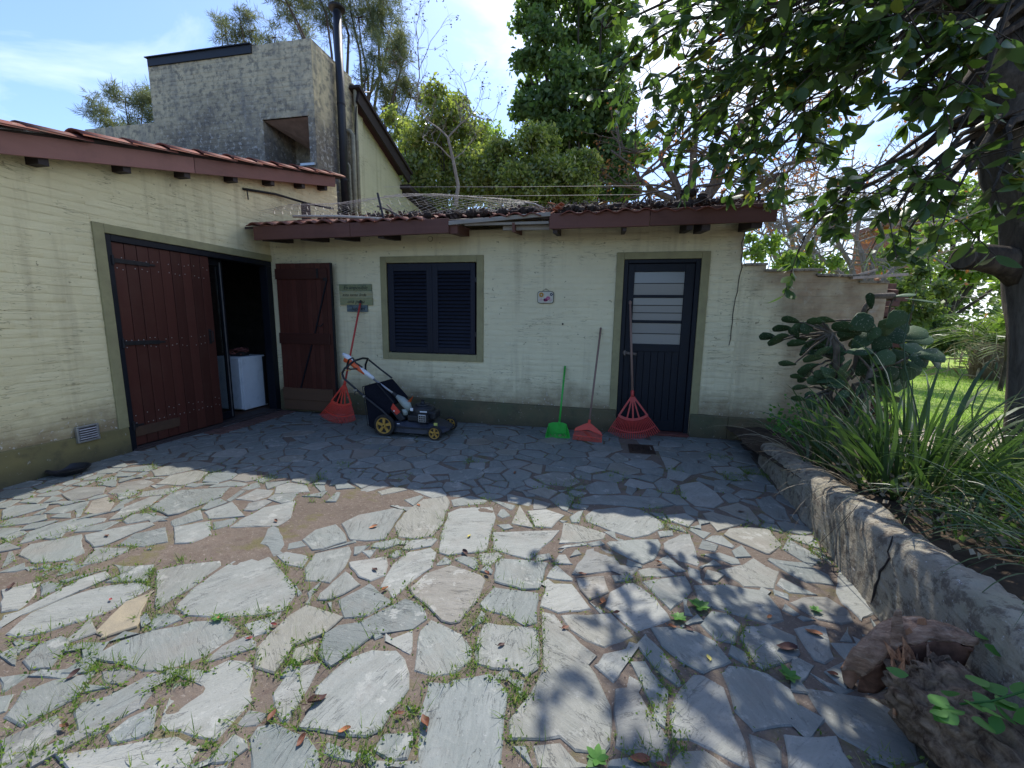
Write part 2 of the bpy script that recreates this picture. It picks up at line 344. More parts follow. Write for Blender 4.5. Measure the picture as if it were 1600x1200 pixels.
def stone_mat():
    t = NT('slate_flagstone'); p = t.pos(); oi = t.n('ObjectInfo'); rndv = oi.outputs['Random']
    # cleavage direction differs from stone to stone
    geo = t.n('NewGeometry').outputs['Position']; vr = t.n('VectorRotate'); vr.rotation_type = 'Z_AXIS'
    t.l(geo, vr.inputs['Vector']); t.l(t.math('MULTIPLY', rndv, 6.28), vr.inputs['Angle'])
    mp = t.n('Mapping'); mp.inputs['Scale'].default_value = (2.2, 10.0, 6.0); t.l(vr.outputs[0], mp.inputs[0])
    vv = t.n('VectorMath'); vv.operation = 'ADD'; t.l(mp.outputs[0], vv.inputs[0])
    cb = t.n('CombineXYZ'); t.l(t.math('MULTIPLY', rndv, 37.0), cb.inputs[0]); t.l(cb.outputs[0], vv.inputs[1])
    st = t.noise(vv.outputs[0], 1.6, 8, 0.66, 1.1); st2 = t.noise(vv.outputs[0], 4.5, 6, 0.7, 1.6)
    base = t.ramp(rndv, [(0, (0.125, 0.142, 0.135)), (0.12, (0.200, 0.215, 0.195)), (0.26, (0.145, 0.165, 0.155)), (0.40, (0.285, 0.285, 0.255)), (0.52, (0.165, 0.185, 0.175)), (0.63, (0.225, 0.215, 0.175)), (0.74, (0.180, 0.200, 0.190)), (0.86, (0.265, 0.268, 0.240)), (0.94, (0.155, 0.160, 0.150)), (1, (0.245, 0.215, 0.170))])
    c = t.mix(t.ramp(st, [(0.32, 0.0), (0.68, 1.0)]), t.mix(1.0, base, (0.84, 0.85, 0.84), 'MULTIPLY'), t.mix(0.12, base, (0.38, 0.38, 0.36)))
    c = t.mix(t.ramp(st2, [(0.555, 0.0), (0.66, 0.30)]), c, (0.11, 0.115, 0.115))
    c = t.mix(t.ramp(t.noise(p, 2.6, 5, 0.6), [(0.55, 0.0), (0.78, 0.45)]), c, (0.225, 0.19, 0.155))
    # thin dark fissures
    wv = t.noise(vv.outputs[0], 0.9, 5, 0.6, 2.5); fis = t.ramp(wv, [(0.488, 0.0), (0.5, 1.0), (0.512, 0.0)])
    fis = t.math('MULTIPLY', fis, t.ramp(t.noise(p, 6, 2), [(0.48, 0.0), (0.58, 1.0)]))
    c = t.mix(t.math('MULTIPLY', fis, 0.5), c, (0.12, 0.115, 0.11))
    c = t.mix(t.ramp(t.noise(p, 95, 3, 0.7), [(0.60, 0.0), (0.70, 0.6)]), c, (0.11, 0.105, 0.095))
    c = t.mix(t.ramp(t.noise(p, 45, 5, 0.8), [(0.6, 0.0), (0.7, 0.35)]), c, (0.42, 0.42, 0.40))
    lich = t.math('MULTIPLY', t.ramp(t.noise(p, 7.5, 6, 0.75), [(0.56, 0.0), (0.60, 1.0)]), t.ramp(t.noise(p, 1.9, 3, 0.5), [(0.42, 0.0), (0.60, 0.55)]))
    c = t.mix(lich, c, (0.37, 0.37, 0.335))
    c = t.mix(t.ramp(t.noise(p, 3.9, 7, 0.72), [(0.50, 0.0), (0.70, 0.6)]), c, t.mix(0.5, c, (0.15, 0.12, 0.095)))
    h = t.math('ADD', t.math('MULTIPLY', st, 0.55), t.math('MULTIPLY', st2, 0.3))
    h = t.math('ADD', h, t.math('MULTIPLY', t.noise(p, 60, 5, 0.7), 0.22)); h = t.math('SUBTRACT', h, t.math('MULTIPLY', fis, 0.5))
    r = t.ramp(st2, [(0.3, 0.52), (0.7, 0.74)])
    return t.done(t.bsdf(c, r, t.bump(h, 0.6, 0.012), 0.3))
M['stone'] = stone_mat()
def tan_stone():
    t = NT('sandy_flagstone'); p = t.pos()
    c = t.mix(t.ramp(t.noise(p, 9, 6, 0.7, 0.8), [(0.35, 0.0), (0.7, 1.0)]), (0.31, 0.26, 0.175), (0.22, 0.19, 0.14))
    return t.done(t.bsdf(c, 0.8, t.bump(t.noise(p, 20, 6, 0.7), 0.5, 0.01), 0.25))
M['stone_tan'] = tan_stone()
def mortar_mat():
    t = NT('joint_mortar_and_earth'); p = t.pos(); a = t.noise(p, 1.7, 6, 0.65); b = t.noise(p, 20, 6, 0.75)
    c = t.mix(t.ramp(a, [(0.35, 0.0), (0.65, 1.0)]), (0.122, 0.098, 0.078), (0.165, 0.132, 0.106))
    c = t.mix(t.ramp(b, [(0.5, 0.0), (0.68, 0.8)]), c, (0.11, 0.08, 0.065))
    c = t.mix(t.ramp(t.noise(p, 60, 3, 0.7), [(0.6, 0.0), (0.68, 0.6)]), c, (0.30, 0.26, 0.22))
    c = t.mix(t.ramp(t.noise(p, 3.3, 5, 0.7), [(0.55, 0.0), (0.64, 0.6)]), c, (0.12, 0.11, 0.04))
    h = t.math('ADD', b, t.math('MULTIPLY', t.noise(p, 90, 3), 0.3))
    return t.done(t.bsdf(c, 0.92, t.bump(h, 0.8, 0.012), 0.1))
M['mortar'] = mortar_mat()
M['soil'] = flat('garden_soil', (0.075, 0.055, 0.038), 0.95, 0.5, 14, 0.1, bump=0.9)
M['path'] = flat('pale_dirt', (0.40, 0.33, 0.25), 0.95, 0.25, 8, 0.1, bump=0.8)
def lawn_mat():
    t = NT('lawn_turf'); p = t.pos()
    c = t.mix(t.ramp(t.noise(p, 0.6, 5, 0.65), [(0.35, 0.0), (0.65, 1.0)]), (0.22, 0.33, 0.06), (0.33, 0.42, 0.09))
    c = t.mix(t.ramp(t.noise(p, 7, 5, 0.7), [(0.5, 0.0), (0.72, 0.6)]), c, (0.33, 0.34, 0.13))
    return t.done(t.bsdf(c, 0.9, t.bump(t.noise(p, 30, 5, 0.7), 0.9, 0.03), 0.15))
M['lawn'] = lawn_mat()
def planter_mat():
    t = NT('weathered_render'); p = t.pos(); ps = t.pos((2.5, 1.2, 7.0))
    a = t.noise(ps, 2.0, 7, 0.7, 0.5); b = t.noise(p, 14, 6, 0.75)
    c = t.mix(t.ramp(a, [(0.35, 0.0), (0.65, 1.0)]), (0.265, 0.23, 0.175), (0.38, 0.345, 0.27))
    c = t.mix(t.ramp(t.noise(p, 2.2, 5, 0.6), [(0.5, 0.0), (0.7, 0.7)]), c, (0.26, 0.25, 0.165))
    c = t.mix(t.ramp(b, [(0.50, 0.0), (0.60, 0.8)]), c, (0.11, 0.088, 0.07))
    c = t.mix(t.ramp(t.noise(p, 33, 5, 0.8), [(0.62, 0.0), (0.66, 0.8)]), c, (0.55, 0.55, 0.54))
    return t.done(t.bsdf(c, 0.9, t.bump(t.math('ADD', a, t.math('MULTIPLY', b, 0.7)), 1.0, 0.03), 0.15))
M['planter'] = planter_mat()
def bark(name, a, b, sc=(16, 16, 3)):
    t = NT(name); p = t.pos(sc); q = t.pos()
    g = t.noise(p, 1.0, 7, 0.7, 0.6)
    c = t.mix(t.ramp(g, [(0.35, 0.0), (0.65, 1.0)]), a, b)
    c = t.mix(t.ramp(t.noise(q, 6, 5, 0.7), [(0.55, 0.0), (0.7, 0.5)]), c, [min(1, x * 1.7) for x in b])
    return t.done(t.bsdf(c, 0.9, t.bump(g, 0.9, 0.02), 0.12))
M['bark_grey'] = bark('bark_grey', (0.075, 0.062, 0.05), (0.155, 0.135, 0.11))
M['bark_dark'] = bark('bark_dark', (0.035, 0.028, 0.023), (0.10, 0.082, 0.062))
M['bark_pale'] = bark('bark_pale', (0.22, 0.18, 0.15), (0.34, 0.29, 0.25))
M['bark_pine'] = bark('bark_pine', (0.10, 0.065, 0.045), (0.20, 0.15, 0.115))
M['splinter'] = flat('splintered_wood', (0.36, 0.20, 0.125), 0.8, 0.35, 25, 0.2, bump=0.9)
M['splinter_dark'] = flat('torn_inner_wood', (0.165, 0.085, 0.055), 0.85, 0.4, 30, 0.15, bump=0.9)
M['bark_log'] = bark('bark_log', (0.06, 0.038, 0.026), (0.29, 0.21, 0.14), (26, 26, 18))
def fibre(name, a, b, c_, sc):
    t = NT(name); p = t.pos(sc); g = t.noise(p, 1.0, 8, 0.75, 0.6); q = t.pos()
    c = t.ramp(g, [(0.30, a), (0.5, b), (0.68, c_)]); c = t.mix(t.ramp(t.noise(q, 16, 5, 0.7), [(0.5, 0.0), (0.68, 0.6)]), c, [x * .45 for x in a])
    return t.done(t.bsdf(c, 0.85, t.bump(g, 1.0, 0.02), 0.15))
M['fibre_pale'] = fibre('weathered_wood_fibre', (0.24, 0.14, 0.09), (0.46, 0.28, 0.18), (0.62, 0.44, 0.31), (14, 60, 60))
M['fibre_red'] = fibre('fresh_torn_fibre', (0.22, 0.09, 0.045), (0.52, 0.25, 0.13), (0.66, 0.38, 0.22), (55, 55, 12))
M['splinter_grey'] = flat('cut_wood_face', (0.33, 0.205, 0.145), 0.85, 0.35, 18, 0.2, bump=0.9, grime=0.45)
def leaf_mat(name, stops, trans=0.35, rough=0.45, spec=0.4, tint=None, speck=None):
    t = NT(name); g = t.n('NewGeometry'); oi = t.n('ObjectInfo')
    r = t.math('FRACT', t.math('ADD', g.outputs['Random Per Island'], oi.outputs['Random']))
    c = t.ramp(r, stops); p = t.pos()
    c = t.mix(t.ramp(t.noise(p, 1.1, 3), [(0.35, 0.0), (0.7, 0.35)]), c, [x * 0.6 for x in stops[0][1]])
    if speck: c = t.mix(t.ramp(t.noise(p, 70, 3, 0.7), [(0.60, 0.0), (0.66, 0.7)]), c, speck)
    b = t.bsdf(c, rough, t.bump(t.noise(p, 45, 3), 0.25, 0.004), spec)
    tr = t.n('BsdfTranslucent'); hs = t.mix(1.0, c, tint or (1.5, 1.75, 0.75), 'MULTIPLY'); t.l(hs, tr.inputs[0])
    mx = t.n('MixShader'); mx.inputs[0].default_value = trans; t.l(b, mx.inputs[1]); t.l(tr.outputs[0], mx.inputs[2])
    return t.done(mx.outputs[0])
M['lf_magnolia'] = leaf_mat('leaf_magnolia', [(0, (0.055, 0.095, 0.034)), (0.5, (0.075, 0.125, 0.042)), (0.82, (0.12, 0.18, 0.045)), (0.95, (0.13, 0.16, 0.03)), (1, (0.28, 0.20, 0.04))], 0.36, 0.36, 0.5)
M['lf_magnolia_low'] = leaf_mat('leaf_magnolia_lit', [(0, (0.05, 0.09, 0.02)), (0.5, (0.085, 0.14, 0.025)), (0.9, (0.13, 0.19, 0.03)), (1, (0.34, 0.24, 0.03))], 0.45, 0.4, 0.45)
M['lf_pine'] = leaf_mat('pine_needles', [(0, (0.13, 0.165, 0.085)), (0.6, (0.19, 0.225, 0.115)), (1, (0.32, 0.31, 0.14))], 0.4, 0.6, 0.3, (1.2, 1.2, 0.8))
M['lf_bush'] = leaf_mat('leaf_laurel', [(0, (0.15, 0.18, 0.06)), (0.5, (0.26, 0.29, 0.09)), (0.85, (0.38, 0.38, 0.13)), (1, (0.48, 0.44, 0.18))], 0.5, 0.22, 0.7)
M['lf_dense'] = leaf_mat('leaf_dense_tree', [(0, (0.10, 0.155, 0.06)), (0.6, (0.15, 0.215, 0.08)), (1, (0.25, 0.32, 0.11))], 0.45, 0.5, 0.35)
M['lf_light'] = leaf_mat('leaf_light_green', [(0, (0.17, 0.24, 0.06)), (0.6, (0.26, 0.34, 0.09)), (1, (0.38, 0.43, 0.14))], 0.5, 0.5, 0.35)
M['lf_hedge'] = leaf_mat('leaf_hedge', [(0, (0.08, 0.12, 0.04)), (0.6, (0.14, 0.19, 0.06)), (1, (0.24, 0.27, 0.09))], 0.35, 0.5, 0.35)
M['lf_orange'] = leaf_mat('leaf_dry_orange', [(0, (0.28, 0.12, 0.05)), (0.6, (0.40, 0.19, 0.07)), (1, (0.45, 0.30, 0.10))], 0.4, 0.6, 0.25, (1.4, 1.1, 0.8))
M['lf_strap'] = leaf_mat('leaf_strap', [(0, (0.035, 0.065, 0.025)), (0.6, (0.055, 0.10, 0.035)), (1, (0.10, 0.16, 0.055))], 0.25, 0.38, 0.45)
M['lf_dry'] = leaf_mat('dry_stalk', [(0, (0.30, 0.24, 0.16)), (0.6, (0.42, 0.36, 0.25)), (1, (0.25, 0.19, 0.12))], 0.2, 0.7, 0.2, (1, 1, 1))
M['lf_cactus'] = leaf_mat('cactus_pad_skin', [(0, (0.030, 0.060, 0.028)), (0.5, (0.060, 0.110, 0.045)), (1, (0.095, 0.150, 0.070))], 0.08, 0.6, 0.2, speck=(0.30, 0.31, 0.24))
M['lf_grass'] = leaf_mat('joint_grass', [(0, (0.09, 0.16, 0.03)), (0.6, (0.15, 0.24, 0.05)), (0.9, (0.24, 0.28, 0.08)), (1, (0.36, 0.31, 0.16))], 0.4, 0.6, 0.25)
M['lf_lawn'] = leaf_mat('lawn_blades', [(0, (0.15, 0.27, 0.045)), (0.6, (0.22, 0.33, 0.06)), (1, (0.34, 0.40, 0.11))], 0.45, 0.6, 0.25)
M['lf_vine'] = leaf_mat('vine_leaf', [(0, (0.06, 0.17, 0.035)), (0.6, (0.09, 0.24, 0.045)), (1, (0.14, 0.31, 0.06))], 0.4, 0.5, 0.35)
M['lf_palm'] = leaf_mat('palm_leaflet', [(0, (0.08, 0.13, 0.03)), (0.6, (0.13, 0.19, 0.045)), (1, (0.24, 0.28, 0.07))], 0.4, 0.4, 0.4)
for nm, cl in (('dead_brown', (0.17, 0.065, 0.035)), ('dead_dark', (0.075, 0.035, 0.028)), ('dead_orange', (0.36, 0.14, 0.055)), ('dead_yellow', (0.55, 0.47, 0.12)), ('dead_red', (0.28, 0.05, 0.05))):
    M[nm] = flat(nm + '_leaf', cl, 0.6, 0.3, 40, 0.3, bump=0.5)
M['red_plastic'] = flat('red_plastic', (0.62, 0.05, 0.03), 0.38, 0.08, 20, 0.45, grime=0.3)
M['red_plastic_dull'] = flat('faded_red_plastic', (0.50, 0.055, 0.045), 0.5, 0.1, 20, 0.4, grime=0.25)
M['coral_plastic'] = flat('coral_plastic', (0.66, 0.075, 0.04), 0.45, 0.1, 20, 0.4, grime=0.3)
M['green_plastic'] = flat('green_plastic', (0.035, 0.42, 0.05), 0.4, 0.08, 20, 0.45, grime=0.3)
M['black_plastic'] = flat('black_plastic', (0.018, 0.019, 0.022), 0.5, 0.3, 25, 0.4, grime=0.12)
M['black_cloth'] = flat('black_fabric', (0.012, 0.013, 0.02), 0.9, 0.3, 60, 0.1, bump=0.5)
M['navy_deck'] = flat('dark_blue_deck', (0.022, 0.027, 0.042), 0.45, 0.3, 18, 0.4, grime=0.35)
M['tyre'] = flat('tyre_rubber', (0.035, 0.032, 0.03), 0.85, 0.3, 30, 0.2, grime=0.4)
M['yellow_rim'] = flat('mustard_rim', (0.48, 0.27, 0.05), 0.5, 0.15, 20, 0.4, grime=0.35)
M['white_plastic'] = flat('white_plastic', (0.70, 0.72, 0.74), 0.4, 0.06, 20, 0.4)
M['grey_green'] = flat('grey_green_plastic', (0.33, 0.37, 0.33), 0.45, 0.1, 20, 0.4, grime=0.4)
M['orange'] = flat('orange_plastic', (0.75, 0.13, 0.035), 0.4, 0.08, 20, 0.45)
M['white_enamel'] = flat('white_enamel', (0.72, 0.76, 0.80), 0.3, 0.04, 8, 0.5)
M['label_red'] = flat('red_label', (0.55, 0.05, 0.03), 0.4, 0.15, 25, 0.4)
M['label_yellow'] = flat('yellow_label', (0.60, 0.60, 0.15), 0.4, 0.15, 25, 0.4)
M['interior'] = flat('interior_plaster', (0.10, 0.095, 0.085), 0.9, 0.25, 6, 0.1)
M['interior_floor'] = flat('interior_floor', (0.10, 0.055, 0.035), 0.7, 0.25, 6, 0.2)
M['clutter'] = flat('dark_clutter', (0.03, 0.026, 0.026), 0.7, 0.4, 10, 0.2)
M['cable_pink'] = flat('pinkish_cable', (0.20, 0.07, 0.06), 0.6, 0.2, 20, 0.3)
M['flue'] = flat('black_flue', (0.02, 0.022, 0.028), 0.5, 0.3, 12, 0.4)
M['pipe'] = flat('painted_pipe', (0.33, 0.31, 0.23), 0.8, 0.2, 12, 0.2, grime=0.6)
M['gable'] = wall_paint('gable_brick', (0.64, 0.59, 0.39), (0.56, 0.52, 0.34), (0.20, 0.16, 0.10))
M['concrete'] = flat('pinkish_concrete', (0.30, 0.20, 0.145), 0.9, 0.2, 10, 0.1, bump=0.5)
M['cone'] = flat('pine_cone_scales', (0.045, 0.032, 0.026), 0.85, 0.4, 40, 0.2, bump=0.9)
M['red_brick'] = flat('red_brick_house', (0.34, 0.13, 0.085), 0.9, 0.2, 8, 0.1)
M['twig'] = bark('twig_bark', (0.10, 0.08, 0.065), (0.20, 0.165, 0.14), (30, 30, 30))
M['twig_pale'] = flat('pale_stick', (0.50, 0.42, 0.35), 0.85, 0.25, 30, 0.15)
M['drain'] = flat('rusty_drain', (0.045, 0.028, 0.02), 0.8, 0.4, 30, 0.2)
M['terracotta'] = flat('terracotta_shard', (0.36, 0.13, 0.07), 0.8, 0.2, 20, 0.2)
M['sill_red'] = flat('red_oxide_sill', (0.15, 0.055, 0.045), 0.75, 0.25, 20, 0.2, grime=0.3)
def glass_mat(name, col, rough, tr):
    t = NT(name); b = t.n('BsdfGlass'); b.inputs['Color'].default_value = (*col, 1); b.inputs['Roughness'].default_value = rough; b.inputs['IOR'].default_value = 1.45
    p = t.bsdf(col, rough, None, 0.6)
    mx = t.n('MixShader'); mx.inputs[0].default_value = tr; t.l(b.outputs[0], mx.inputs[1]); t.l(p, mx.inputs[2]); return t.done(mx.outputs[0])
M['frost'] = glass_mat('frosted_pane', (0.22, 0.225, 0.215), 0.22, 0.9)
def clear_glass():
    t = NT('clear_pane'); tr = t.n('BsdfTransparent'); tr.inputs[0].default_value = (0.75, 0.78, 0.78, 1); gl = t.n('BsdfGlossy'); gl.inputs['Roughness'].default_value = 0.03; gl.inputs['Color'].default_value = (0.8, 0.85, 0.9, 1)
    mx = t.n('MixShader'); mx.inputs[0].default_value = 0.05; t.l(tr.outputs[0], mx.inputs[1]); t.l(gl.outputs[0], mx.inputs[2]); return t.done(mx.outputs[0])
M['glass'] = clear_glass()
def plank_paint(name, a, b, c):
    t = NT(name); p = t.pos((7, 1, 30)); g = t.noise(p, 1.0, 6, 0.7, 0.8)
    return t.done(t.bsdf(t.ramp(g, [(0.3, a), (0.5, b), (0.7, c)]), 0.7, t.bump(g, 0.4, 0.003), 0.25))
M['plq_a'] = plank_paint('sign_board_green', (0.08, 0.13, 0.12), (0.20, 0.22, 0.11), (0.28, 0.26, 0.16))
M['plq_b'] = plank_paint('sign_board_straw', (0.22, 0.27, 0.22), (0.38, 0.36, 0.20), (0.26, 0.20, 0.10))
M['plq_c'] = plank_paint('sign_board_moss', (0.16, 0.22, 0.08), (0.27, 0.28, 0.16), (0.36, 0.30, 0.11))
M['plq_d'] = plank_paint('sign_board_slate', (0.05, 0.075, 0.09), (0.12, 0.16, 0.17), (0.18, 0.20, 0.16))
M['ink'] = flat('black_ink', (0.012, 0.014, 0.014), 0.6, 0.1, 20)
M['cer_base'] = flat('ceramic_cream', (0.52, 0.50, 0.40), 0.45, 0.1, 40)
M['cer_yellow'] = flat('ceramic_yellow', (0.62, 0.33, 0.06), 0.4, 0.2, 80)
M['cer_pink'] = flat('ceramic_pink', (0.55, 0.09, 0.22), 0.4, 0.3, 120)
M['cer_pale'] = flat('ceramic_pale_pink', (0.60, 0.42, 0.40), 0.4, 0.2, 80)
M['cer_blue'] = flat('ceramic_blue', (0.03, 0.04, 0.09), 0.4, 0.2, 80)
M['cer_edge'] = flat('ceramic_grey_edge', (0.12, 0.13, 0.10), 0.6, 0.2, 40)

# ================================================================== GROUND
XL, YB = -4.62, 5.35
def sheet(name, mat, x0, x1, y0, y1, zf, nx, ny, kind='structure'):
    xs = np.linspace(x0, x1, nx); ys = np.linspace(y0, y1, ny); X, Y = np.meshgrid(xs, ys)
    Z = np.array([[zf(x, y) for x in xs] for y in ys])
    V = np.stack([X.ravel(), Y.ravel(), Z.ravel()], 1)
    i = np.arange((nx - 1) * (ny - 1)); r = i // (nx - 1); c = i % (nx - 1); a = r * nx + c
    F = np.stack([a, a + 1, a + 1 + nx, a + nx], 1)
    o = link(name, mesh_np(name, V, F, mat, smooth=True), kind=kind); return o
ground = sheet('ground', M['soil'], -500, 500, -60, 900, lambda x, y: -0.12, 3, 3)
def planter_x(y): return 1.60 - 0.10 * (4.45 - y) - (0.004 * (3 - y) ** 2 if y < 3 else 0)   # outer face of the planter wall
def nz(x, y, s=1.0, z=0.0): return mnoise.noise(Vector((x * s, y * s, z)))
patio = sheet('patio', M['mortar'], -4.72, 1.72, -1.2, 5.42, lambda x, y: 0.0052 + 0.004 * nz(x, y, 2.2) + 0.0035 * nz(x, y, 13), 260, 250)

